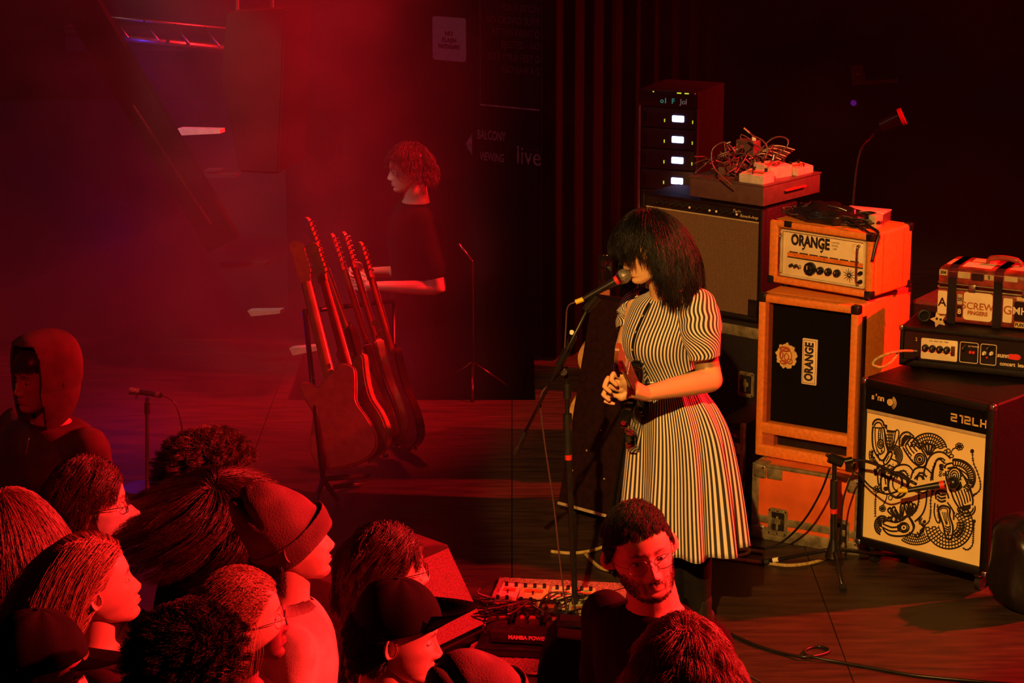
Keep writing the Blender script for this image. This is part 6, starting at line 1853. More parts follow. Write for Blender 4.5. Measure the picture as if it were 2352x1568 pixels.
# tights and boots
bm = bmesh.new()
for u0, dy in ((1530, -0.02), (1596, 0.0)):
    limb(bm, [SP(1548 + (u0 - 1560) * 0.6, 1000, dy), SP(u0, 1200, dy), SP(u0 + 6, 1300, dy + 0.02), SP(u0 + 12, 1420, dy + 0.02)], [0.089, 0.059, 0.056, 0.040])
link('tights', remesh_bm(bm, 0.010, 3), M['black_cloth'], sg_, smooth=True)
for u0, dy in ((1530, -0.02), (1596, 0.0)):
    a = SP(u0 + 12, 1425, dy + 0.02); bm = bmesh.new()
    limb(bm, [(a.x, a.y, 0.13), (a.x, a.y, 0.05)], [0.045, 0.042]); limb(bm, [(a.x + 0.02, a.y + 0.03, 0.042), (a.x - 0.12, a.y - 0.12, 0.036)], [0.042, 0.034])
    link('boot', remesh_bm(bm, 0.008, 2), M['black_rubber'], sg_, smooth=True)
SPR = dict(o=sg_, HM=SHM, hV=hV, hF=hF)
def bob_len(r, rg):
    front = np.clip((-r[:, 1] - 0.035) / 0.03, 0, 1) * (np.abs(r[:, 0]) < 0.055)
    return np.where(front > 0.3, 0.092, 0.215) * (0.85 + 0.25 * rg.random(len(r)))
def bob_comb(p):
    c = comb_fan(p) * 1.0; fr_ = (p[:, 1] < -0.02)
    c[fr_, 0] = np.sign(p[fr_, 0]) * 0.35; c[fr_, 1] = -0.7
    c[:, 0] += np.sign(p[:, 0]) * 0.25
    s_ = (np.abs(p[:, 0]) > 0.045) & (p[:, 1] < 0.0); c[s_, 1] = 0.15
    return c
sb_ = [(tuple(SP(1530, 670, 0.03)), 0.075), (tuple(SP(1590, 690, -0.06)), 0.07), (tuple(SP(1470, 690, 0.10)), 0.065), (tuple(SP(1515, 720, 0.0)), 0.11)]
add_hair(SPR, M['hair_black'], 9500, bob_len, comb=bob_comb, thick=0.024, grav=0.95, stiff=0.75, clump=170, clumpy=0.55, wave=0.008, cfreq=7, K=18, lift=0.12, seed=4, front_cut=lambda tip, root: (tip[:, 1] < -0.072) & (tip[:, 2] < -0.030),
         mask=hairline(0.060, -0.01, -0.06), radius=0.00075)

# ---- her guitar
gt = thing('electric_guitar', 'glossy black electric guitar hanging at the singer, neck pointing at the camera', 'guitar', SING + NB)
GM = Matrix(((GN.x, GU.x, GK.x, 0), (GN.y, GU.y, GK.y, 0), (GN.z, GU.z, GK.z, 0), (0, 0, 0, 1)))    # local x along neck, y across, z out of the face
gt.rotation_euler = GM.to_euler()
BODY = [(0.02, 0.03), (0.06, 0.075), (0.075, 0.115), (0.055, 0.135), (0.00, 0.125), (-0.07, 0.115), (-0.14, 0.118), (-0.22, 0.148), (-0.30, 0.155), (-0.36, 0.125), (-0.385, 0.06), (-0.385, -0.02), (-0.375, -0.08), (-0.34, -0.14), (-0.27, -0.165), (-0.19, -0.150), (-0.12, -0.115), (-0.06, -0.110), (0.00, -0.125), (0.025, -0.115), (0.02, -0.085), (-0.02, -0.045), (-0.01, -0.03)]
def guitar_parts(root, body_m, neck_m=None, plate_m=None, outline=BODY, neck_len=0.46, head_side=1, gloss=True, back_view=False):
    neck_m = neck_m or mat('maple neck', (0.50, 0.24, 0.08), 0.25)
    ol = [(p.x, p.y) for p in spline([(a, b, 0) for a, b in outline], 4, True)]
    bm = bmesh.new()
    A = [bm.verts.new((x, y, -0.022)) for x, y in ol]; Bv = [bm.verts.new((x, y, 0.022)) for x, y in ol]
    bm.faces.new(A[::-1]); bm.faces.new(Bv)
    for i in range(len(ol)): bm.faces.new((A[i], A[(i + 1) % len(ol)], Bv[(i + 1) % len(ol)], Bv[i]))
    bmesh.ops.recalc_face_normals(bm, faces=bm.faces)
    bmesh.ops.bevel(bm, geom=[e for e in bm.edges if len(e.link_faces) == 2 and e.calc_face_angle(0) > 1.2], offset=0.008, segments=3, affect='EDGES')
    autosmooth(from_bm('body', bm, body_m, root), 30)
    bm = bmesh.new()
    sec = [(0.0215, 0.022), (0.0255, 0.026)]
    vs = []
    for x, wd in ((-0.06, 0.028), (neck_len, 0.0215)):
        vs.append([bm.verts.new((x, wd * math.cos(a), 0.026 - (0.020 * abs(math.sin(a)) ** 0.8))) if math.sin(a) <= 0 else bm.verts.new((x, wd * math.cos(a), 0.026)) for a in np.linspace(0, 2 * PI, 16, endpoint=False)])
    for k in range(16): bm.faces.new((vs[0][k], vs[0][(k + 1) % 16], vs[1][(k + 1) % 16], vs[1][k]))
    bm.faces.new(vs[0][::-1]); bm.faces.new(vs[1])
    nk_ = autosmooth(from_bm('neck', bm, neck_m, root), 40)
    box('fretboard', (-0.08, -0.026, 0.026), (neck_len, 0.026, 0.031), mat('dark rosewood', (0.06, 0.025, 0.012), 0.35), nk_)
    for k in range(1, 18):
        x = neck_len - 0.64 * (1 - 2 ** (-k / 12)); cyl('fret', (x, -0.024, 0.0315), (x, 0.024, 0.0315), 0.0011, M['steel'], nk_, n=6)
    ho = [(neck_len, -0.021), (neck_len + 0.02, -0.022), (neck_len + 0.05, -0.030), (neck_len + 0.12, -0.028), (neck_len + 0.175, -0.034), (neck_len + 0.195, -0.010), (neck_len + 0.18, 0.018), (neck_len + 0.16, 0.030), (neck_len + 0.13, 0.028), (neck_len + 0.05, 0.034), (neck_len + 0.02, 0.024), (neck_len, 0.021)]
    ho = [(p.x, p.y * head_side) for p in spline([(a, b, 0) for a, b in ho], 3, True)]
    bm = bmesh.new()
    A = [bm.verts.new((x, y, 0.008)) for x, y in ho]; Bv = [bm.verts.new((x, y, 0.022)) for x, y in ho]
    bm.faces.new(A[::-1]); bm.faces.new(Bv)
    for i in range(len(ho)): bm.faces.new((A[i], A[(i + 1) % len(ho)], Bv[(i + 1) % len(ho)], Bv[i]))
    hd_ = autosmooth(from_bm('headstock', bm, neck_m, root), 30)
    for k in range(6):
        x = neck_len + 0.035 + 0.024 * k; y = 0.034 * head_side
        cyl('tuning_peg', (x, y - 0.012 * head_side, 0.022), (x, y - 0.012 * head_side, 0.036), 0.004, M['chrome'], hd_, n=8)
        cyl('tuning_key', (x, y - 0.004 * head_side, 0.012), (x, y + 0.016 * head_side, 0.012), 0.0045, M['chrome'], hd_, n=8)
        tube('string', [(x, y - 0.012 * head_side, 0.033), (neck_len, -0.016 + 0.0064 * k, 0.034), (-0.30, -0.026 + 0.0105 * k, 0.036)], 0.0006, M['steel'], root, 5)
    if plate_m:
        po = [(0.02, 0.03), (0.05, 0.07), (0.02, 0.095), (-0.10, 0.085), (-0.15, 0.06), (-0.28, 0.02), (-0.31, -0.06), (-0.28, -0.115), (-0.20, -0.11), (-0.13, -0.07), (-0.05, -0.075), (-0.01, -0.09), (-0.03, -0.03)]
        po = [(p.x, p.y) for p in spline([(a, b, 0) for a, b in po], 4, True)]
        bm = bmesh.new(); A = [bm.verts.new((x, y, 0.0225)) for x, y in po]; Bv = [bm.verts.new((x, y, 0.0245)) for x, y in po]
        bm.faces.new(A[::-1]); bm.faces.new(Bv)
        for i in range(len(po)): bm.faces.new((A[i], A[(i + 1) % len(po)], Bv[(i + 1) % len(po)], Bv[i]))
        from_bm('scratch_plate', bm, plate_m, root)
    for x in (-0.12, -0.18, -0.25):
        box('pickup', (x - 0.009, -0.037, 0.022), (x + 0.009, 0.037, 0.031), M['black_plastic'], root, 0.003)
    box('bridge', (-0.315, -0.038, 0.022), (-0.29, 0.038, 0.034), M['chrome'], root, 0.003)
    for q in ((-0.24, -0.10), (-0.28, -0.115), (-0.20, -0.085)): cyl('control_knob', (q[0], q[1], 0.022), (q[0], q[1], 0.040), 0.010, M['chrome'], root, n=16)
    for p, d in (((0.075, 0.118, 0), (0.015, 0.008, 0)), ((-0.385, 0.0, 0), (-0.014, 0, 0))):
        cyl('strap_button', p, Vector(p) + Vector(d), 0.006, M['chrome'], root, 0.009, n=12)
guitar_parts(gt, M['black_gloss'], mat('honey maple', (0.20, 0.085, 0.03), 0.3), mat('dark shell plate', (0.03, 0.02, 0.02), 0.15))
ss = thing('guitar_strap', 'black guitar strap crossing the singer under her forearm', 'strap', SING)
bm = bmesh.new(); prev = None
for p, hgt in ((SP(1456, 895, -0.18), 0.03), (SP(1478, 890, -0.19), 0.03), (SP(1510, 890, -0.20), 0.034), (SP(1560, 872, -0.17), 0.03), (SP(1606, 850, -0.10), 0.03), (SP(1640, 850, 0.06), 0.03), (SP(1610, 760, 0.18), 0.03), (SP(1550, 670, 0.10), 0.03)):
    a = bm.verts.new(p + Vector((0, 0, hgt / 2))); b = bm.verts.new(p - Vector((0, 0.004, hgt / 2)))
    if prev: bm.faces.new((prev[0], a, b, prev[1]))
    prev = (a, b)
bmesh.ops.subdivide_edges(bm, edges=bm.edges[:], cuts=2, use_grid_fill=True)
bmesh.ops.solidify(bm, geom=bm.faces[:], thickness=0.003)
from_bm('webbing', bm, M['black_cloth'], ss, smooth=True)
for q in (SP(1500, 886, -0.215), SP(1540, 878, -0.20)): box('buckle', q - Vector((0.014, 0.004, 0.016)), q + Vector((0.014, 0.004, 0.016)), M['steel'], ss, 0.003)

# ================================================================== the crowd
FLOOR = -0.65
def put(label, u, v, d, yaw, head=(0, 0, 0), hs=1.0, **k):
    tgt = P(u, v, d)
    yr = math.radians(yaw)
    s = (tgt.z - FLOOR - 0.075 * hs) / 1.555
    pr = person(label, (0, 0, FLOOR), yr, 1.75 * s, head, hs=hs, **k)
    c = pr['HM'].translation
    cw = Matrix.Rotation(yr, 3, 'Z') @ c
    pr['o'].location = (tgt.x - cw.x, tgt.y - cw.y, FLOOR + (tgt.z - FLOOR - cw.z) * 0)
    pr['yaw'] = yr
    return pr
def shoulders(pr, r=0.085):
    nb = pr['nb']; s = pr['s']
    return [(tuple(nb + Vector((0, 0.0, -0.02))), 0.080), (tuple(nb + Vector((0.11, 0.0, -0.07))), r), (tuple(nb + Vector((-0.11, 0, -0.07))), r), (tuple(nb + Vector((0, 0, -0.17))), 0.14)]
FEM = dict(fem=1, nose=0.88, jaw=0.93, lips=1.2)
# bearded man in glasses
pr = put('bearded man with thin-rimmed glasses in a black tee shirt, frowning towards the camera', 1474, 1268, 6.6, -42, (52, -3, -13), 1.10, headkey='beard', headkw=dict(beard=0.95, nose=1.05, jaw=1.08, brow=1.3), build=1.0, voxel=0.010, shirt_kind='tee', lean=(0, -0.05), neck_shift=(0, -0.03))
def comb_sweep(p):
    c = np.zeros_like(p); c[:, 0] = -0.15; c[:, 1] = -0.30; return c
def crop_len(r, rg): return np.where(r[:, 2] > 0.075, 0.035, 0.016) * (0.8 + 0.4 * rg.random(len(r)))
add_hair(pr, M['hair_beard'], 9500, crop_len, comb=comb_sweep, thick=0.006, grav=0.15, stiff=0.6, curl=0.003, clump=160, mask=hairline(0.072, 0.012, -0.05), cap_thick=0.003, lift=0.9, rad_=(0.079, 0.100, 0.126), seed=11, radius=0.0008)
stub = grow(pr['hV'], pr['hF'], pr['HM'], lambda V: (V[:, 1] < 0.02) & (((V[:, 2] < -0.025 - 0.9 * np.clip(0.060 - np.abs(V[:, 0]), 0, 1)) & (np.abs(V[:, 0]) > 0.036)) | (V[:, 2] < -0.089) | ((np.abs(V[:, 2] + 0.056) < 0.006) & (np.abs(V[:, 0]) < 0.026) & (V[:, 1] < -0.05))), 1500, 0.0035, grav=0.5, stiff=0.7, thick=0.0, lift=0.5, K=5, seed=77, clumpy=0.1, rad_=(0.03, 0.04, 0.05))
bd_ = curves_obj('beard', stub, 0.0005, M['hair_beard'], pr['o']); bd_['kind'] = 'stuff'
g_ = glasses(pr, M['steel'], 0.021, 2.6); g_['label'] = 'thin metal glasses'
# beanie man
def beanie(pr, m, back=0.05, up=0.03, line=0.012, turn=0.03):
    def mask(V): return V[:, 2] > -0.030 - 0.35 * np.clip(V[:, 1], 0, 0.1) + 0.55 * np.clip(-V[:, 1], 0, 0.1)
    def disp(V, nr):
        x, y, z = V[:, 0], V[:, 1], V[:, 2]
        k = np.clip((z - 0.02) / 0.10, 0, 1)
        V = V.copy(); V[:, 1] += back * k ** 1.3; V[:, 2] += up * k ** 1.5
        nn = np.array([mnoise.noise(Vector((v[0] * 14, v[1] * 14, v[2] * 22))) for v in V])
        V += nr * (nn * 0.010 * k)[:, None]
        pin = np.exp(-((y + 0.0 - 0.055) / 0.012) ** 2) * np.clip((z - 0.06) / 0.05, 0, 1)
        V -= nr * (pin * 0.014)[:, None]
        return V
    o = shell(pr['hV'], pr['hF'], pr['HM'], mask, 0.014, 'beanie', m, pr['o'], disp)
    s_ = o.modifiers.new('t', 'SOLIDIFY'); s_.thickness = 0.005
    def mask2(V): return mask(V) & (V[:, 2] < 0.026 - 0.35 * np.clip(V[:, 1], 0, 0.1) + 0.55 * np.clip(-V[:, 1], 0, 0.1))
    c = shell(pr['hV'], pr['hF'], pr['HM'], mask2, 0.0185, 'cuff', m, o); s_ = c.modifiers.new('t', 'SOLIDIFY'); s_.thickness = 0.004
    return o
pr = put('young man in a dark knitted beanie and pale collared shirt, looking up at the stage', 668, 1247, 6.6, 100, (4, -12, 4), 1.04, headkey='b1', headkw=dict(nose=1.0, beard=0.35), shirt='pale_cloth', shirt_kind='long', lean=(0, -0.03))
beanie(pr, M['knit'])
add_hair(pr, M['hair_dark'], 1600, 0.05, comb=None, thick=0.006, grav=0.7, mask=lambda V: (V[:, 2] > -0.085) & (V[:, 2] < -0.01) & (V[:, 1] > 0.035), curl=0.003, seed=3)
# collar
def collar(pr, m, r=0.085, h=0.05, z0=-0.03):
    nb = pr['nb']; bm = bmesh.new(); prev = None; n = 30
    rows = []
    for k in range(n + 1):
        a = -PI / 2 + 0.25 + (2 * PI - 0.5) * k / n
        c, s_ = math.cos(a), math.sin(a)
        rows.append([bm.verts.new(nb + Vector((c * (r + 0.012), s_ * (r * 0.85 + 0.012) + 0.01, z0))), bm.verts.new(nb + Vector((c * r * 0.9, s_ * r * 0.78 + 0.01, z0 + h))), bm.verts.new(nb + Vector((c * (r + 0.030), s_ * (r * 0.9 + 0.03) + 0.01, z0 + 0.004)))])
    for a, b in zip(rows, rows[1:]):
        for j in range(2): bm.faces.new((a[j], b[j], b[j + 1], a[j + 1]))
    bmesh.ops.solidify(bm, geom=bm.faces[:], thickness=0.003)
    return from_bm('collar', bm, m, pr['o'], smooth=True)
collar(pr, M['pale_cloth'])
# man in the black cap
def cap(pr, m, brim_tilt=0.0):
    def mask(V): return V[:, 2] > 0.030 + 0.22 * np.clip(-V[:, 1], 0, 0.1) - 0.30 * np.clip(V[:, 1], 0, 0.1)
    def disp(V, nr):
        V = V.copy(); k = np.clip((V[:, 2] - 0.03) / 0.08, 0, 1); V[:, 2] += 0.012 * k; V += nr * (0.004 * np.sin(np.arctan2(V[:, 0], V[:, 1]) * 6))[:, None] * 0.3
        return V
    o = shell(pr['hV'], pr['hF'], pr['HM'], mask, 0.011, 'cap', m, pr['o'], disp)
    s_ = o.modifiers.new('t', 'SOLIDIFY'); s_.thickness = 0.003
    bm = bmesh.new(); n = 20; rows = []
    for k in range(n + 1):
        a = -1.15 + 2.3 * k / n
        x, y = 0.088 * math.sin(a), -0.020 - 0.088 * math.cos(a)
        ex = 0.085 * (math.cos(a * 1.28) ** 0.6 if abs(a) < 1.2 else 0.0)
        row = []
        for q in range(4):
            t = q / 3
            row.append(bm.verts.new(pr['HM'] @ Vector((x * (1 - 0.1 * t), y - ex * t, 0.052 - 0.28 * abs(x) * 0.5 - t * 0.010 + brim_tilt * t))))
        rows.append(row)
    for a, b in zip(rows, rows[1:]):
        for q in range(3): bm.faces.new((a[q], b[q], b[q + 1], a[q + 1]))
    bmesh.ops.solidify(bm, geom=bm.faces[:], thickness=0.004)
    from_bm('brim', bm, m, o, smooth=True)
    p = pr['HM'] @ Vector((0, 0.010, 0.150)); q = pr['HM'] @ Vector((0, 0.010, 0.156)); cyl('cap_button', p, q, 0.008, m, o, 0.005)
    return o
pr = put('man in a black baseball cap with a bare nape, seen in profile at the front', 914, 1462, 6.15, 92, (0, 4, 0), 1.04, headkey='m1', headkw=dict(nose=1.05), shirt_kind='tee', lean=(0, -0.02))
cap(pr, M['black_cloth'], 0.055)
add_hair(pr, M['hair_beard'], 2600, 0.025, comb=comb_back, thick=0.008, grav=0.3, mask=lambda V: (V[:, 2] > -0.06) & (V[:, 2] < 0.05) & (V[:, 1] > 0.022), seed=5)
# wavy hair and glasses, plaid shirt
pr = put('person with wavy dark hair and glasses in a plaid shirt, beside the red floor monitor', 895, 1312, 6.95, 98, (8, -4, 0), 1.04, headkey='m1', headkw=dict(nose=1.05), shirt='plaid', shirt_kind='long')
add_hair(pr, M['hair_dark'], 6500, 0.10, comb=lambda p: comb_part(p) + comb_back(p) * 0.7, thick=0.016, grav=0.55, stiff=0.65, curl=0.008, cfreq=6, clump=110, clumpy=0.75, lift=0.45, mask=hairline(0.058, 0.0, -0.085), seed=21, body=shoulders(pr))
glasses(pr, M['black_plastic'], 0.021, 2.2, w=0.0015); collar(pr, M['dark_cloth'], 0.09, 0.05)
# woman with hair tied back and glasses
pr = put('woman with light hair tied back, wire glasses and long loose strands, at the front', 562, 1428, 6.15, 98, (6, -8, 3), 1.02, headkey='f', headkw=FEM, shirt='dark_cloth', skin='skin')
add_hair(pr, M['hair_light'], 6500, lambda r, rg: np.where((r[:, 2] < 0.02), 0.34, 0.17) * (0.8 + 0.3 * rg.random(len(r))), comb=lambda p: comb_back(p) * np.where(p[:, 2:3] > 0.02, 1.0, 0.1), thick=0.016, grav=0.55, stiff=0.7, clump=70, clumpy=0.7, wave=0.008, mask=hairline(0.064, 0.0, -0.08), seed=31, body=shoulders(pr), K=18)
glasses(pr, M['black_metal'], 0.021, 2.1)
bn = bmesh.new(); bmesh.ops.create_icosphere(bn, subdivisions=3, radius=0.04)
for v in bn.verts: v.co *= 1 + 0.2 * mnoise.noise(v.co * 60)
bmesh.ops.transform(bn, matrix=pr['HM'] @ Matrix.Translation((0, 0.125, 0.045)), verts=bn.verts)
from_bm('hair_bun', bn, M['hair_light'], pr['o'], smooth=True)
# long straight hair, chin up
pr = put('woman with long straight fair hair gazing up, lit red in profile', 222, 1350, 6.4, 104, (4, -16, 0), 1.04, headkey='f', headkw=FEM, shirt='dark_cloth')
add_hair(pr, M['hair_light'], 8000, 0.46, comb=lambda p: comb_part(p) + comb_back(p) * 0.9, thick=0.022, grav=0.8, stiff=0.75, clump=110, clumpy=0.6, wave=0.004, mask=hairline(0.066, 0.015, -0.08), seed=41, body=shoulders(pr), K=20)
# masked person with dark wavy hair
pr = put('person with dark wavy hair, glasses and a pale face mask', 208, 1158, 7.2, 96, (4, -2, 0), 1.08, headkey='m1', headkw=dict(nose=1.05), shirt='dark_cloth')
add_hair(pr, M['hair_dark'], 6500, 0.10, comb=lambda p: comb_part(p) + comb_back(p) * 0.6, thick=0.014, grav=0.7, stiff=0.65, curl=0.006, cfreq=6, clump=90, clumpy=0.7, lift=0.5, mask=hairline(0.060, 0.0, -0.09), seed=51)
glasses(pr, M['black_plastic'], 0.021, 2.2, w=0.0015)
def mdisp(V, nr):
    V = V.copy(); k = np.exp(-(V[:, 0] / 0.04) ** 2) * np.exp(-((V[:, 2] + 0.055) / 0.035) ** 2); V[:, 1] -= 0.022 * k; return V
ms = shell(pr['hV'], pr['hF'], pr['HM'], lambda V: (V[:, 1] < -0.012) & (V[:, 2] < -0.012 + 0.0) & (V[:, 2] > -0.112), 0.004, 'face_mask', M['mask'], pr['o'], mdisp)
ms.modifiers.new('t', 'SOLIDIFY').thickness = 0.002
for z_ in (-0.02, -0.085):
    tube('ear_loop', [pr['HM'] @ Vector((0.072 * 1, -0.02, z_)), pr['HM'] @ Vector((0.080, 0.01, -0.02 if z_ > -0.05 else -0.035))], 0.0015, M['mask'], ms, 6)
# big curls
pr = put('man with a high mass of tight curls, behind the person with windblown hair', 478, 1098, 7.9, 112, (4, 0, 0), 1.06, headkey='m1', headkw=dict(nose=1.05), shirt='black_cloth')
add_hair(pr, M['hair_dark'], 6500, 0.060, comb=comb_fan, thick=0.03, grav=0.1, stiff=0.85, curl=0.011, cfreq=11, clump=200, clumpy=0.75, lift=1.0, mask=hairline(0.060, 0.0, -0.06), seed=61)
# windblown hair, seen from behind
pr = put('person with dark hair blown sideways in a printed black tank top, seen from behind', 522, 1205, 7.3, 150, (0, -8, 0), 1.08, headkey='f', headkw=FEM, shirt='black_cloth', shirt_kind='tank', build=1.02)
add_hair(pr, M['hair_dark'], 7500, lambda r, rg: np.where(r[:, 2] > 0.0, 0.26, 0.10) * (0.8 + 0.3 * rg.random(len(r))), comb=comb_fan, thick=0.022, grav=0.25, stiff=0.75, clump=100, clumpy=0.65, wave=0.006, mask=hairline(0.058, 0.0, -0.085), seed=71, K=18,
         wind=tuple(Matrix.Rotation(-pr['yaw'], 3, 'Z') @ Vector((-0.55, 0.05, 0.10))), rad_=(0.090, 0.110, 0.136))
pt = thing('tmp', 'x', 'x'); bpy.data.objects.remove(pt)
bm = bmesh.new()
cpt = Vector((pr['nb'].x, 0.155, pr['nb'].z - 0.22))
for r_, w_ in ((0.095, 0.0016), (0.088, 0.001)):
    add_tube(bm, [cpt + Vector((r_ * math.cos(a), -0.05 * abs(math.cos(a)) ** 2 * r_ / 0.095, r_ * math.sin(a) * 1.15)) for a in np.linspace(0, 2 * PI, 40, endpoint=False)], w_, 5, closed=True)
for k in range(9):
    a0 = k * 0.7; add_tube(bm, spline([cpt + Vector((0.05 * math.cos(a0) * q, 0.001, 0.06 * math.sin(a0 + q) * q)) for q in (0.2, 0.5, 0.8, 1.0)], 4), 0.0016, 5)
from_bm('print', bm, mat('faded shirt print', (0.30, 0.16, 0.15), 0.8), pr['o'])
# straight bob at the left edge
pr = put('person with smooth shoulder-length brown hair at the left edge of the crowd', 32, 1238, 6.95, 112, (8, 0, 0), 1.05, headkey='f', headkw=FEM, shirt='dark_cloth')
add_hair(pr, M['hair_brown'], 8500, 0.27, comb=lambda p: comb_fan(p) * 0.8, thick=0.018, grav=0.95, stiff=0.7, clump=130, clumpy=0.6, wave=0.005, mask=hairline(0.056, -0.005, -0.08), seed=81, K=18, lift=0.1)
# dark curls low at the front
pr = put('person with a rounded mass of black curls and one lit cheek, at the bottom edge', 435, 1530, 5.7, 122, (12, -4, 0), 1.0, headkey='m1', headkw=dict(nose=1.05), shirt='black_cloth')
add_hair(pr, M['hair_black'], 6500, 0.055, comb=comb_fan, thick=0.025, grav=0.1, stiff=0.85, curl=0.010, cfreq=12, clump=230, clumpy=0.7, lift=1.1, mask=hairline(0.050, -0.02, -0.08), seed=91)
# cap at the bottom left
pr = put('person in a dark cap at the bottom left corner, brim towards the stage', 92, 1545, 5.85, 104, (0, 4, 0), 1.08, headkey='m1', headkw=dict(nose=1.05), shirt='black_cloth')
cap(pr, M['black_cloth'], 0.0)
add_hair(pr, M['hair_dark'], 1500, 0.05, thick=0.008, grav=0.8, mask=lambda V: (V[:, 2] > -0.06) & (V[:, 2] < 0.05) & (V[:, 1] > 0.02), seed=93)
# second beanie along the bottom edge
pr = put('person in a dark red beanie peeking above the bottom edge near the pedalboard', 1105, 1640, 5.65, 120, (0, -4, 0), 1.06, headkey='m1', headkw=dict(nose=1.05), shirt='black_cloth')
beanie(pr, M['knit'], 0.03, 0.01)
# wavy hair from behind, in front of the bearded man
pr = put('person with tousled wavy hair seen from behind, in front of the bearded man', 1568, 1545, 5.8, 176, (6, 0, 0), 1.0, headkey='m1', headkw=dict(nose=1.05), shirt='black_cloth')
add_hair(pr, M['hair_brown'], 8000, 0.13, comb=comb_fan, thick=0.022, grav=0.65, stiff=0.65, curl=0.013, cfreq=7, clump=90, clumpy=0.8, lift=0.4, mask=hairline(0.058, 0.0, -0.09), seed=101, body=shoulders(pr))
# hooded person
def hood(pr, m):
    def mask(V): return (V[:, 1] > -0.040 + 0.0 * V[:, 2]) | (V[:, 2] > 0.100)
    def disp(V, nr):
        V = V.copy(); k = np.clip((V[:, 1] + 0.05) / 0.12, 0, 1); V[:, 1] += 0.030 * k; V[:, 1] -= 0.014 * (1 - k); V[:, 2] += 0.018 * np.clip((V[:, 2]) / 0.1, 0, 1)
        low = np.clip((-V[:, 2] - 0.03) / 0.08, 0, 1); V[:, 0] *= 1 + 0.35 * low; V[:, 2] -= 0.06 * low; V[:, 1] += 0.02 * low
        return V
    o = shell(pr['hV'], pr['hF'], pr['HM'], mask, 0.018, 'hood', m, pr['o'], disp)
    s_ = o.modifiers.new('t', 'SOLIDIFY'); s_.thickness = 0.008
    return o
pr = put('person in a dark hooded sweatshirt watching from the far side of the stage', 94, 868, 8.35, -42, (-4, 0, 0), 1.0, headkey='h', headkw=dict(nose=1.0, fem=0.5), shirt='hoodie', shirt_kind='hoodie', build=1.05, shrug=0.01)
hood(pr, M['hoodie'])
add_hair(pr, M['hair_dark'], 1500, 0.03, comb=comb_fwd, thick=0.005, grav=0.5, mask=lambda V: (V[:, 2] > 0.055) & (V[:, 1] < -0.03), seed=111)
tube('drawstring', [pr['nb'] + Vector((0.05, -0.13, -0.02)), pr['nb'] + Vector((0.045, -0.15, -0.12)), pr['nb'] + Vector((0.05, -0.155, -0.2))], 0.003, M['cream_dark'], pr['o'], 6, 4)
# stage hand in black with bent arms
el, wr_ = Vector((0.23, 0.06, 1.08)), Vector((0.10, -0.26, 1.13))
pr = put('stage hand in black standing behind the guitars with forearm raised', 938, 388, 12.5, -78, (0, 4, 0), 1.02, headkey='m1', headkw=dict(nose=1.05), shirt_kind='tee',
         arms={1: ((0.25, 0.08, 1.16), (0.12, -0.24, 1.16)), -1: ((-0.24, 0.05, 1.14), (-0.04, -0.26, 1.20)), ('hand', 1): (Vector((-0.3, -0.9, 0.1)), Vector((0.9, -0.3, 0.2)), Vector((0, 0, 1)), 0.5), ('hand', -1): (Vector((0.4, -0.8, 0.1)), Vector((-0.8, -0.4, 0.2)), Vector((0, 0, 1)), 0.5)})
add_hair(pr, M['hair_dark'], 1800, 0.07, comb=comb_fan, thick=0.015, grav=0.5, curl=0.004, mask=hairline(0.055, 0.0, -0.06), seed=121, radius=0.0012)
# ================================================================== stands, microphones, guitars and cables
def mic(par, tail, head, r=0.012, ring=True, head_m=None, tape=None, body_m=None):
    tail, head = Vector(tail), Vector(head)
    d = (head - tail).normalized(); L = (head - tail).length
    b = cyl('microphone_body', tail, tail + d * (L - r * 3.6), r * 0.82, body_m or M['black_metal'], par, r * 1.25)
    if ring: cyl('red_ring', tail + d * (L - r * 3.9), tail + d * (L - r * 2.9), r * 1.32, M['red_tape'], par, r * 1.45)
    cyl('collar', tail + d * (L - r * 2.9), tail + d * (L - r * 2.1), r * 1.5, M['steel'], par, r * 2.0)
    bm = bmesh.new(); bmesh.ops.create_uvsphere(bm, u_segments=28, v_segments=18, radius=r * 2.15)
    bmesh.ops.transform(bm, matrix=Matrix.Translation(tail + d * (L - r * 1.0)) @ d.to_track_quat('Z', 'Y').to_matrix().to_4x4(), verts=bm.verts)
    from_bm('grille_ball', bm, head_m or M['mesh_ball'], par, smooth=True)
    if tape: cyl('tape', tail + d * 0.002, tail + d * 0.035, r * 0.9, tape, par)
def mesh_ball():
    m, nt, b = _nodes('silver wire mesh')
    tc = nt.nodes.new('ShaderNodeTexCoord')
    v = nt.nodes.new('ShaderNodeTexVoronoi'); v.inputs['Scale'].default_value = 330
    nt.links.new(tc.outputs['Object'], v.inputs['Vector'])
    r = nt.nodes.new('ShaderNodeValToRGB'); r.color_ramp.elements[0].color = (0.62, 0.58, 0.50, 1); r.color_ramp.elements[1].color = (0.12, 0.11, 0.09, 1)
    r.color_ramp.elements[0].position = 0.25; r.color_ramp.elements[1].position = 0.6
    nt.links.new(v.outputs['Distance'], r.inputs['Fac']); nt.links.new(r.outputs['Color'], b.inputs['Base Color'])
    b.inputs['Metallic'].default_value = 0.5; b.inputs['Roughness'].default_value = 0.4
    return m
M['mesh_ball'] = mesh_ball()
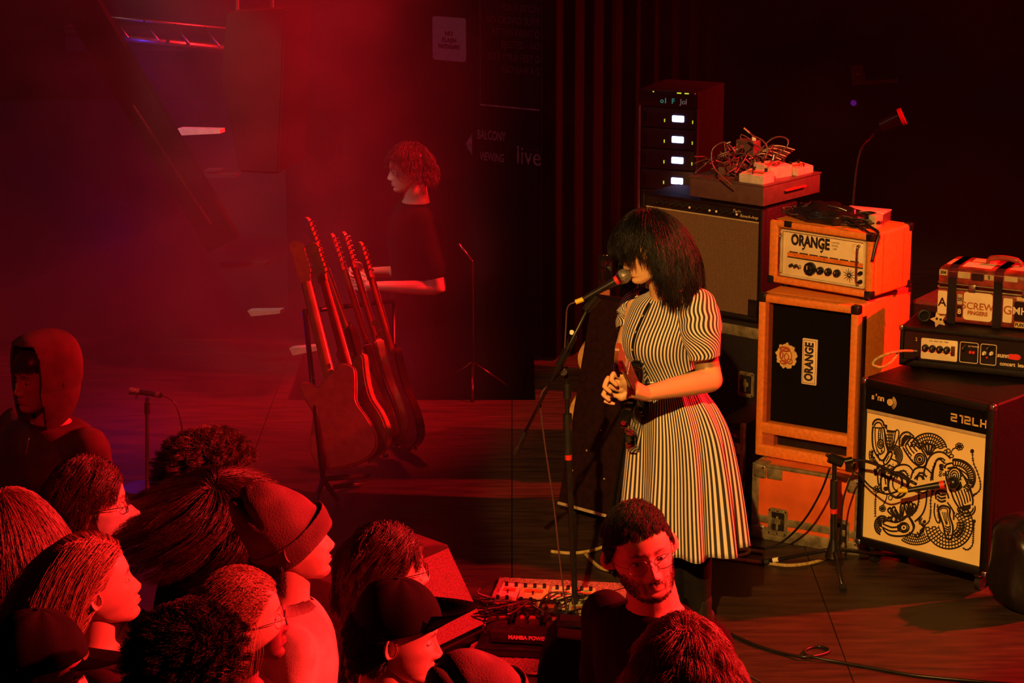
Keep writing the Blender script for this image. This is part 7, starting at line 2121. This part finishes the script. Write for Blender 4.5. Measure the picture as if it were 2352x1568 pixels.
# ---- the singer's stand
mb = F(1323, 1440); mouth = SING + SHM @ Vector((0, -0.10, -0.072))
MY = mouth.y - 0.015
ms_ = thing('microphone_stand', 'black boom microphone stand with red tape ring in front of the singer', 'stand', mb)
W3 = lambda u, v, y: Q(u, v, y) - mb
cyl('base', (0, 0, 0.001), (0, 0, 0.022), 0.125, M['black_metal'], ms_, 0.12, n=40)
cyl('pole', (0, 0, 0.02), W3(1305, 1030, mb.y), 0.0115, M['black_metal'], ms_)
cyl('pole', W3(1305, 1030, mb.y), W3(1301, 858, mb.y), 0.0085, M['black_metal'], ms_)
cyl('height_clutch', W3(1305, 1042, mb.y), W3(1303, 950, mb.y), 0.017, M['black_rubber'], ms_)
cyl('tape_ring', W3(1306, 1055, mb.y), W3(1306, 1041, mb.y), 0.0135, M['red_tape'], ms_)
cyl('height_clutch', W3(1303, 915, mb.y), W3(1303, 880, mb.y), 0.015, M['black_rubber'], ms_)
tube('boom_arm', [W3(1352, 704, MY - 0.02), W3(1200, 1005, mb.y - 0.03)], 0.0058, M['black_metal'], ms_, 10)
cyl('counterweight', W3(1207, 990, mb.y - 0.03), W3(1182, 1042, mb.y - 0.03), 0.012, M['black_metal'], ms_)
cyl('boom_clutch', W3(1318, 770, mb.y - 0.02), W3(1284, 840, mb.y - 0.02), 0.015, M['black_metal'], ms_)
cyl('clutch_knob', W3(1300, 850, mb.y + 0.01), W3(1294, 854, mb.y - 0.05), 0.014, M['black_rubber'], ms_)
cyl('wing_bolt', W3(1313, 763, mb.y - 0.03), W3(1313, 763, mb.y - 0.06), 0.009, M['pearl'], ms_, n=12)
cyl('mic_clip', W3(1345, 712, MY - 0.01), W3(1372, 680, MY - 0.01), 0.015, M['black_plastic'], ms_, 0.018)
sm_ = thing('microphone', 'handheld microphone with silver mesh head and red ring at the singer\'s mouth', 'microphone', Q(1335, 690, MY))
mw = lambda u, v: Q(u, v, MY) - Vector(sm_.location)
mic(sm_, mw(1340, 687), mw(1440, 630), 0.0125, True)
cyl('connector', mw(1322, 694), mw(1342, 686), 0.0095, M['yellow_tape'], sm_)
tube('lead', [mw(1324, 693), mw(1309, 699), mw(1302, 712), mw(1300, 745), mw(1297, 800)], 0.003, M['cable_gloss'], sm_, 8, 6)
# cable wound down the stand
vc = thing('microphone_cable', 'thin microphone cable falling from the boom to the stage', 'cable', mb)
tube('jacket', [W3(1298, 846, mb.y - 0.05), W3(1262, 882, mb.y - 0.05), W3(1242, 915, mb.y - 0.05), W3(1250, 1010, mb.y - 0.03), W3(1272, 1160, mb.y), W3(1285, 1280, mb.y), W3(1300, 1400, mb.y + 0.02)], 0.0035, M['cable_gloss'], vc, 8, 8)

# ---- low microphone at the far left
lb = F(338, 1128); lm = thing('microphone_stand', 'short stand with a small red lit microphone at the far left of the stage', 'stand', lb)
l3 = lambda u, v, y=lb.y: Q(u, v, y) - lb
cyl('base', (0, 0, 0.001), (0, 0, 0.02), 0.12, M['black_metal'], lm, 0.11, n=32)
cyl('pole', (0, 0, 0.02), l3(338, 912), 0.009, M['steel'], lm)
cyl('clutch', l3(338, 950), l3(338, 925), 0.013, M['black_rubber'], lm)
lmm = thing('microphone', 'slim microphone pointing left on the short stand at far left', 'microphone', Q(340, 903, lb.y))
q3 = lambda u, v: Q(u, v, lb.y) - Vector(lmm.location)
cyl('microphone_body', q3(320, 900), q3(372, 908), 0.012, M['black_metal'], lmm, 0.011); cyl('grille_ball', q3(297, 897), q3(320, 900), 0.017, M['mesh_ball'], lmm, 0.015)
cyl('clip_screw', q3(314, 908), q3(314, 914), 0.006, M['chrome'], lmm, n=10); cyl('connector', q3(356, 906), q3(366, 908), 0.0135, M['chrome'], lmm)
tube('lead', [q3(372, 908), q3(396, 920), q3(411, 950), q3(420, 1000), q3(426, 1060), Vector((0.19, 0.02, -lmm.location.z + 0.006))], 0.0035, M['cable_gloss'], lmm, 8, 8)

# ---- short boom stand in front of the drawn cabinet
ab = F(1918, 1316); am = thing('microphone_stand', 'short black tripod microphone stand before the orange flight case', 'stand', ab)
a3 = lambda u, v, y=ab.y: Q(u, v, y) - ab
hub = a3(1914, 1262); top_ = a3(1917, 1056)
cyl('pole', hub, top_, 0.0095, M['black_metal'], am)
cyl('lower_tube', hub, a3(1915, 1178), 0.013, M['black_metal'], am)
cyl('grip', a3(1915, 1165), a3(1916, 1102), 0.016, M['black_rubber'], am); cyl('tape_ring', a3(1915, 1178), a3(1915, 1168), 0.0145, M['red_tape'], am)
cyl('tape_ring', a3(1916, 1105), a3(1916, 1102), 0.0125, M['gold'], am)
bm = bmesh.new(); add_cyl(bm, hub - Vector((0, 0, 0.03)), hub + Vector((0, 0, 0.045)), 0.034, 0.014, 20); autosmooth(from_bm('hub', bm, M['black_plastic'], am))
for q, L_ in ((F(1757, 1296), 0), (F(2078, 1284), 0), (F(1936, 1358), 0)):
    e_ = q - ab; e_.z = 0.010
    tube('leg', [hub, hub.lerp(e_, 0.12) + Vector((0, 0, 0.004)), e_], 0.0085, M['black_metal'], am, 10)
    cyl('rubber_foot', hub.lerp(e_, 0.93), e_ + (e_ - hub).normalized() * 0.01, 0.014, M['black_rubber'], am)
e_ = F(1757, 1296) - ab; e_.z = 0.012
cyl('tape_ring', hub.lerp(e_, 0.80), hub.lerp(e_, 0.88), 0.0098, M['white_tape'], am)
cyl('clutch', a3(1905, 1050), a3(1935, 1062), 0.022, M['black_plastic'], am); cyl('clutch_knob', a3(1940, 1060, ab.y - 0.03), a3(1958, 1056, ab.y - 0.03), 0.014, M['black_plastic'], am)
tube('boom_arm', [a3(1898, 1044), a3(1925, 1057), a3(1985, 1058, ab.y - 0.04), a3(2040, 1078, ab.y - 0.10), a3(2105, 1112, ab.y - 0.17)], 0.0065, M['black_metal'], am, 10, 6)
amm = thing('microphone', 'black microphone with red ring aimed at the drawn grille cloth', 'microphone', Q(2065, 1122, ab.y - 0.17))
m3_ = lambda u, v, y=ab.y: Q(u, v, y) - Vector(amm.location)
mic(amm, m3_(2082, 1126, ab.y - 0.17), m3_(2196, 1107, ab.y - 0.20), 0.0115, False, M['black_plastic'])
cyl('red_ring', m3_(2158, 1114, ab.y - 0.19), m3_(2169, 1112, ab.y - 0.193), 0.0165, M['red_tape'], amm)
cyl('connector', m3_(2062, 1126, ab.y - 0.17), m3_(2084, 1126, ab.y - 0.17), 0.0105, M['yellow_tape'], amm)
tube('lead', [m3_(2064, 1127, ab.y - 0.17), m3_(2035, 1134, ab.y - 0.12), m3_(2000, 1118, ab.y), m3_(1965, 1085, ab.y), m3_(1945, 1120, ab.y), m3_(1934, 1170, ab.y), m3_(1932, 1250, ab.y)], 0.0038, M['cable'], amm, 8, 8)

# ---- floor monitor wedge, facing the singer
wb = F(858, 1492)
wm = thing('floor_monitor', 'wedge floor monitor with red lit mesh grille behind the crowd', 'speaker', wb, math.radians(-36))
prof = [(-0.20, 0.0), (0.26, 0.0), (0.30, 0.06), (0.12, 0.355), (-0.04, 0.37), (-0.20, 0.22)]
# profile in x/z, extruded along y
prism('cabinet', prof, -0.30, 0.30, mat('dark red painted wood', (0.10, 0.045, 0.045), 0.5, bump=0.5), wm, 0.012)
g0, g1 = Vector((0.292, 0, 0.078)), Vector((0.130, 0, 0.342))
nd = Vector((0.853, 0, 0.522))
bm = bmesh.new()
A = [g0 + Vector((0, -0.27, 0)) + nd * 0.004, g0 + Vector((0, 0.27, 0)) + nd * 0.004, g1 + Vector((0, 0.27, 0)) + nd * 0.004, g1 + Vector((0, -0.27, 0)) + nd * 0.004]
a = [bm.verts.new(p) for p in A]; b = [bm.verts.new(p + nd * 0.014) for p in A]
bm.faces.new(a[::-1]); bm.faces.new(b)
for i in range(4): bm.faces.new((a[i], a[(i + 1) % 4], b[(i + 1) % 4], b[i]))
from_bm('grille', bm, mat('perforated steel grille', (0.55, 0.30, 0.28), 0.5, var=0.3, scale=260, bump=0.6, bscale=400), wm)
for y_ in (-0.305, 0.301):
    box('side_handle', (-0.04, y_, 0.16), (0.06, y_ + 0.006, 0.21), M['black_plastic'], wm, 0.002)

# ---- pedalboard
pbx = F(1238, 1452); YP = math.radians(8)
pbd = thing('pedalboard', 'cluttered pedalboard on the stage floor by the microphone stand', 'pedalboard', pbx, -YP)
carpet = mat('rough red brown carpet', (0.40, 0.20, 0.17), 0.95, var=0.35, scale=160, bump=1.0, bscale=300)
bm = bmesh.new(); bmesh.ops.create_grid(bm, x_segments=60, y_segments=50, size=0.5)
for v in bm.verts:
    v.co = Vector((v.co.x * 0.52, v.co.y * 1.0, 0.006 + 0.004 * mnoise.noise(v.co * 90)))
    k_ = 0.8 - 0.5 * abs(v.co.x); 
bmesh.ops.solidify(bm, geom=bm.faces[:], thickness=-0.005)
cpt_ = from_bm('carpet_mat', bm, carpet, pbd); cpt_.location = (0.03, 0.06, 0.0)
box('board', (-0.20, -0.30, 0.014), (0.20, 0.26, 0.040), M['black_metal'], pbd, 0.006)
for y_ in (-0.29, -0.15, 0.0, 0.14, 0.25): box('rail', (-0.20, y_ - 0.012, 0.040), (0.20, y_ + 0.012, 0.046), M['black_metal'], pbd, 0.002)
psu = box('power_unit', (-0.15, -0.245, 0.046), (0.14, -0.165, 0.090), mat('glossy black case', (0.03, 0.012, 0.012), 0.2), pbd, 0.005)
text('lettering', 'MAMBA POWER', 0.020, M['cream'], psu, loc=(-0.01, -0.2465, 0.070), bold=0.001)
olive = mat('olive cream enamel', (0.52, 0.50, 0.22), 0.4); ivory = mat('ivory enamel', (0.78, 0.66, 0.44), 0.4); dkp = mat('dark enamel', (0.05, 0.02, 0.02), 0.3)
def on_board(x, y, z=0.0): return Vector(pbx) + Matrix.Rotation(-YP, 3, 'Z') @ Vector((x, y, 0.0462 + z))
lay = [(-0.14, 0.20, 0.075, 0.12, ivory, 'ivory pedal at the back left of the pedalboard'), (-0.045, 0.195, 0.11, 0.12, olive, 'wide olive green pedal at the back of the pedalboard'),
       (0.065, 0.19, 0.085, 0.12, ivory, 'bright ivory pedal at the back middle of the pedalboard'), (0.155, 0.19, 0.07, 0.12, olive, 'green-grey pedal at the back right of the pedalboard'),
       (-0.15, 0.05, 0.07, 0.12, M['case_metal'], 'metallic pedal at the left of the pedalboard under cables'), (-0.06, 0.04, 0.075, 0.12, dkp, 'dark red pedal left of centre on the pedalboard'),
       (0.03, 0.04, 0.075, 0.12, dkp, 'dark glossy pedal at the centre of the pedalboard'), (0.145, 0.03, 0.08, 0.13, olive, 'round-cornered olive pedal at the right of the pedalboard'),
       (-0.14, -0.09, 0.08, 0.11, dkp, 'dark pedal in the front left row of the pedalboard'), (-0.03, -0.09, 0.09, 0.11, dkp, 'dark pedal in the front middle row of the pedalboard'), (0.10, -0.09, 0.12, 0.11, dkp, 'wide dark pedal in the front right row of the pedalboard')]
for x_, y_, w_, d_, m_, lab in lay:
    pedal('effects_pedal', lab, 'pedal', on_board(x_, y_), -YP + random.uniform(-0.08, 0.08), w_, d_, 0.052, m_, 'pedals on the pedalboard', 3 if w_ > 0.09 else 2)
rr = random.Random(12)
pcb = thing('patch_cable', 'tangle of patch cables looping over the pedals on the pedalboard', 'cable', on_board(0, 0, 0.05))
for q in range(13):
    x_, y_ = rr.uniform(-0.17, 0.17), rr.uniform(-0.14, 0.06)
    pts = [(x_ + rr.uniform(-0.09, 0.09), y_ + rr.uniform(-0.08, 0.08), rr.uniform(0.008, 0.045)) for _ in range(4)]
    tube('jacket', pts, 0.0036, M['cable_gloss'] if q % 2 else M['cable'], pcb, 7, 7)
    if q % 2 == 0: cyl('plug', pts[0], Vector(pts[0]) + Vector((rr.uniform(-1, 1), rr.uniform(-1, 1), 0.1)).normalized() * 0.028, 0.0065, M['steel'], pcb, n=10)
# extra pedal and box of plugs left of the board, next to the monitor
sw_ = thing('junction_box', 'slotted metal junction box between the floor monitor and the pedalboard', 'box', F(1112, 1448), math.radians(12))
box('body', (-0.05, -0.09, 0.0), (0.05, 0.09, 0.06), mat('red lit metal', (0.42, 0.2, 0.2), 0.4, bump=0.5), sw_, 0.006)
for k in range(4): box('slot', (-0.035, -0.06 + 0.035 * k, 0.0595), (0.035, -0.048 + 0.035 * k, 0.0615), M['black_plastic'], sw_)
for k in range(5): cyl('plug', (-0.03 + 0.015 * k, 0.085, 0.03), (-0.03 + 0.015 * k, 0.12, 0.034), 0.006, M['chrome'], sw_, n=10)
# black stage box hiding the foot of the stand
sbx = thing('stage_monitor', 'plain black stage box with rounded top at the foot of the microphone stand', 'speaker', F(1312, 1600) + Vector((0, 0.0, 0)), math.radians(-4))
pv_ = [(-0.115, 0.0), (0.17, 0.0), (0.17, 0.20), (0.12, 0.258), (-0.045, 0.27), (-0.09, 0.215), (-0.115, 0.12)]
prism('cabinet', pv_, -0.12, 0.12, M['black_cloth'], sbx, 0.02, 3)
box('carry_handle', (-0.05, -0.03, 0.262), (0.05, 0.03, 0.275), M['black_plastic'], sbx, 0.004)

# ---- guitars resting in a rack
redwood = mat('faded red guitar finish', (0.42, 0.13, 0.08), 0.35); mint = mat('pale olive guitar finish', (0.50, 0.42, 0.20), 0.3); wine = mat('wine red guitar finish', (0.12, 0.02, 0.02), 0.15, coat=0.6)
darkg = mat('dark brown guitar finish', (0.06, 0.02, 0.015), 0.2, coat=0.5); amberg = mat('amber guitar finish', (0.40, 0.16, 0.06), 0.3)
TELE = [(0.03, 0.03), (0.055, 0.075), (0.02, 0.125), (-0.06, 0.115), (-0.13, 0.100), (-0.20, 0.125), (-0.29, 0.150), (-0.36, 0.130), (-0.395, 0.06), (-0.395, -0.05), (-0.37, -0.13), (-0.29, -0.155), (-0.20, -0.13), (-0.13, -0.105), (-0.06, -0.125), (0.0, -0.135), (0.02, -0.12), (0.012, -0.085), (-0.02, -0.05), (0.0, -0.03)]
rows = [('slab-bodied electric guitar, faded red back towards the crowd, first in the rack', (756, 872), (683, 570), 10.55, 178, redwood, TELE, None),
        ('amber electric guitar second in the rack, mostly behind the faded red one', (797, 868), (722, 590), 10.72, 150, amberg, BODY, None),
        ('electric guitar with tall shiny neck, third in the rack', (800, 800), (697, 500), 10.95, 120, darkg, BODY, None),
        ('dark brown electric guitar seen nearly edge-on in the rack', (848, 838), (765, 570), 11.0, 108, darkg, BODY, None),
        ('pale olive electric guitar seen nearly edge-on in the rack', (868, 830), (798, 590), 11.12, 112, mint, BODY, None),
        ('wine red glossy electric guitar last in the rack', (903, 850), (832, 600), 11.3, 118, wine, BODY, None)]
for lab, j, h_, d_, tw, m_, ol_, pm in rows:
    J = P(j[0], j[1], d_); H_2 = P(h_[0], h_[1], d_ + 0.12)
    Nx = (H_2 - J).normalized()
    Zf = Vector((0, -1, 0)); Zf = (Zf - Nx * Zf.dot(Nx)).normalized()
    Zf = Matrix.Rotation(math.radians(tw), 3, Nx) @ Zf
    Yf = Zf.cross(Nx).normalized()
    g_ = thing('electric_guitar', lab, 'guitar', J, group='guitars in the rack')
    g_.rotation_euler = Matrix(((Nx.x, Yf.x, Zf.x), (Nx.y, Yf.y, Zf.y), (Nx.z, Yf.z, Zf.z))).to_euler()
    guitar_parts(g_, m_, mat('amber varnished neck', (0.50, 0.20, 0.06), 0.22), pm, ol_)
gr = thing('guitar_rack', 'black tubular guitar rack holding six guitars at stage left', 'rack', F(800, 1130))
R3 = lambda u, v, d: P(u, v, d) - Vector(gr.location)
for a, b in (((742, 1100, 10.4), (912, 1085, 11.4)), ((770, 1118, 10.5), (940, 1098, 11.5)), ((700, 715, 10.7), (905, 690, 11.6)), ((742, 1100, 10.4), (700, 715, 10.7)), ((912, 1085, 11.4), (905, 690, 11.6))):
    tube('tube', [R3(*a), R3(*b)], 0.012, M['black_metal'], gr, 10)
for a in ((742, 1100, 10.4), (912, 1085, 11.4)):
    p = R3(*a); tube('foot', [p, Vector((p.x - 0.05, p.y - 0.12, 0.012 - gr.location.z * 0)), ], 0.012, M['black_metal'], gr, 10); tube('foot', [p, Vector((p.x + 0.05, p.y + 0.15, 0.012))], 0.012, M['black_metal'], gr, 10)
for u, v in ((862, 741), (874, 765)): cyl('knob', R3(u, v, 10.9), R3(u + 3, v + 1, 10.86), 0.017, M['brass'], gr, n=16)

# ---- the tan guitar body peeping past the tilted amplifier
tg = thing('acoustic_guitar', 'tan flat-topped guitar body standing half hidden behind the tilted dark amplifier', 'guitar', P(1389, 952, 10.98))
OUT = [(0.00, 0.36), (0.07, 0.355), (0.115, 0.31), (0.12, 0.25), (0.095, 0.19), (0.10, 0.13), (0.15, 0.06), (0.16, -0.02), (0.12, -0.09), (0.0, -0.115), (-0.12, -0.09), (-0.16, -0.02), (-0.15, 0.06), (-0.10, 0.13), (-0.095, 0.19), (-0.12, 0.25), (-0.115, 0.31), (-0.07, 0.355)]
ol = [(p.x, p.y) for p in spline([(a, b, 0) for a, b in OUT], 4, True)]
prism('body', ol, -0.045, 0.045, mat('tan spruce top', (0.58, 0.36, 0.13), 0.45), tg, 0.004)
box('neck', (-0.024, -0.058, 0.30), (0.024, -0.040, 0.60), M['orange_inner'], tg, 0.004); box('headstock', (-0.032, -0.056, 0.60), (0.032, -0.042, 0.76), M['black_gloss'], tg, 0.004)
tg.rotation_euler = (0, 0, math.radians(-8))
for x_ in (-0.08, 0.08): tube('stand_leg', [(x_, 0.0, -0.10), (x_ * 1.3, 0.14, -tg.location.z + 0.01), ], 0.008, M['black_metal'], tg, 8)

# ---- cables on the floor
def floor_cable(name, label, pix, r, m, z=None, cat='cable'):
    z = z if z is not None else r
    c_ = thing(name, label, cat, F(pix[0][0], pix[0][1], 0.0))
    pts = [F(u, v, z + (0.006 if i % 5 == 3 else 0)) - Vector(c_.location) for i, (u, v) in enumerate(pix)]
    tube('jacket', pts, r, m, c_, 10, 8)
    return c_
cp_ = [(1975, 1215), (1930, 1262), (1880, 1288), (1820, 1298), (1768, 1294), (1700, 1285), (1650, 1280), (1632, 1266), (1655, 1256), (1700, 1255), (1722, 1264), (1705, 1275), (1668, 1276), (1645, 1268), (1662, 1259), (1705, 1262), (1752, 1268)]
floor_cable('instrument_cable', 'beige cable coiled on the floor between the singer and the orange flight case', cp_, 0.0075, M['rope'])
floor_cable('instrument_cable', 'beige cable run on the floor left of the singer', [(1266, 1266), (1310, 1270), (1350, 1266), (1390, 1254), (1420, 1240)], 0.0075, M['rope'])
floor_cable('instrument_cable', 'short beige cable branch curving behind the bearded man', [(1345, 1272), (1362, 1290), (1385, 1306), (1420, 1311), (1460, 1310)], 0.0075, M['rope'])
floor_cable('stage_cable', 'black cable sweeping across the floor behind the pedalboard', [(1066, 1362), (1100, 1382), (1160, 1398), (1240, 1396), (1330, 1378), (1400, 1362), (1460, 1345)], 0.007, M['cable'])
floor_cable('stage_cable', 'black cable snaking along the bottom right of the stage floor', [(1680, 1456), (1740, 1482), (1800, 1500), (1850, 1508), (1890, 1502), (1905, 1492), (1880, 1484), (1850, 1492), (1858, 1506), (1930, 1520), (2020, 1536), (2100, 1550), (2200, 1560), (2340, 1572)], 0.006, M['cable'])
floor_cable('stage_cable', 'thin red lit cable at the bottom edge beside the wavy hair', [(1690, 1530), (1720, 1550), (1760, 1572), (1800, 1590)], 0.003, M['cable_gloss'])
hc_ = thing('stage_cable', 'black cable drooping from the short stand to the floor coil', 'cable', F(1760, 1258))
h3 = lambda u, v, y: Q(u, v, y) - Vector(hc_.location)
tube('jacket', [h3(1906, 1075, ab.y), h3(1885, 1130, ab.y + 0.05), h3(1850, 1190, ab.y + 0.12), h3(1805, 1238, ab.y + 0.25), F(1760, 1258, 0.006) - Vector(hc_.location), F(1712, 1250, 0.006) - Vector(hc_.location)], 0.0045, M['cable'], hc_, 8, 8)
lc = thing('instrument_cable', 'beige cable loop plugged into the left of the black amplifier head', 'cable', Q(2100, 800, 9.3))
l4 = lambda u, v, d: P(u, v, d) - Vector(lc.location)
tube('jacket', [l4(2098, 806, 9.62), l4(2070, 806, 9.55), l4(2040, 812, 9.5), l4(2012, 825, 9.5), l4(2006, 838, 9.5), l4(2025, 843, 9.5), l4(2048, 830, 9.52), l4(2062, 812, 9.55)], 0.0058, M['rope'], lc, 10, 8)
cyl('plug', l4(2096, 806, 9.62), l4(2106, 806, 9.62), 0.009, M['steel'], lc)
# ---- dark gear bag beside the drawn cabinet at the right edge
gb = thing('gear_bag', 'black rounded gear bag on the floor at the right edge of the picture', 'bag', F(2372, 1392), 0.3)
bm = bmesh.new(); bmesh.ops.create_icosphere(bm, subdivisions=4, radius=1)
for v in bm.verts:
    n_ = mnoise.noise(v.co * 2) * 0.15
    c_ = v.co.copy(); p = 0.6
    v.co = Vector((math.copysign(abs(c_.x) ** p, c_.x) * 0.16 * (1 + n_), math.copysign(abs(c_.y) ** p, c_.y) * 0.14 * (1 + n_), max(0.001, 0.19 + math.copysign(abs(c_.z) ** p, c_.z) * 0.19 * (1 + n_ * 0.5))))
from_bm('cloth', bm, mat('black nylon bag', (0.010, 0.008, 0.008), 0.4, bump=0.5, scale=15), gb, smooth=True)
tube('handle', [(-0.06, -0.05, 0.37), (-0.05, -0.05, 0.42), (0.05, -0.05, 0.42), (0.06, -0.05, 0.37)], 0.009, M['black_rubber'], gb, 8, 5)
box('buckle', (-0.10, -0.15, 0.30), (-0.085, -0.135, 0.335), M['steel'], gb, 0.003)
bpl = thing('metal_rod', 'short shiny metal rod of a folded stand beside the stage hand', 'stand', P(1067, 576, 12.2) - Vector((0, 0, P(1067, 576, 12.2).z - 0.0)))
b3 = lambda u, v: P(u, v, 12.2) - Vector(bpl.location)
tube('rod', [b3(1054, 560), b3(1079, 592)], 0.006, M['steel'], bpl, 8)
tube('pole', [b3(1079, 592), b3(1084, 600), Vector((0.04, 0, 0.02))], 0.009, M['black_metal'], bpl, 8)
for k in range(3): tube('leg', [(0.04, 0, 0.16), (0.04 + 0.2 * math.cos(k * 2.1 + 0.5), 0.2 * math.sin(k * 2.1 + 0.5), 0.01)], 0.008, M['black_metal'], bpl, 8)
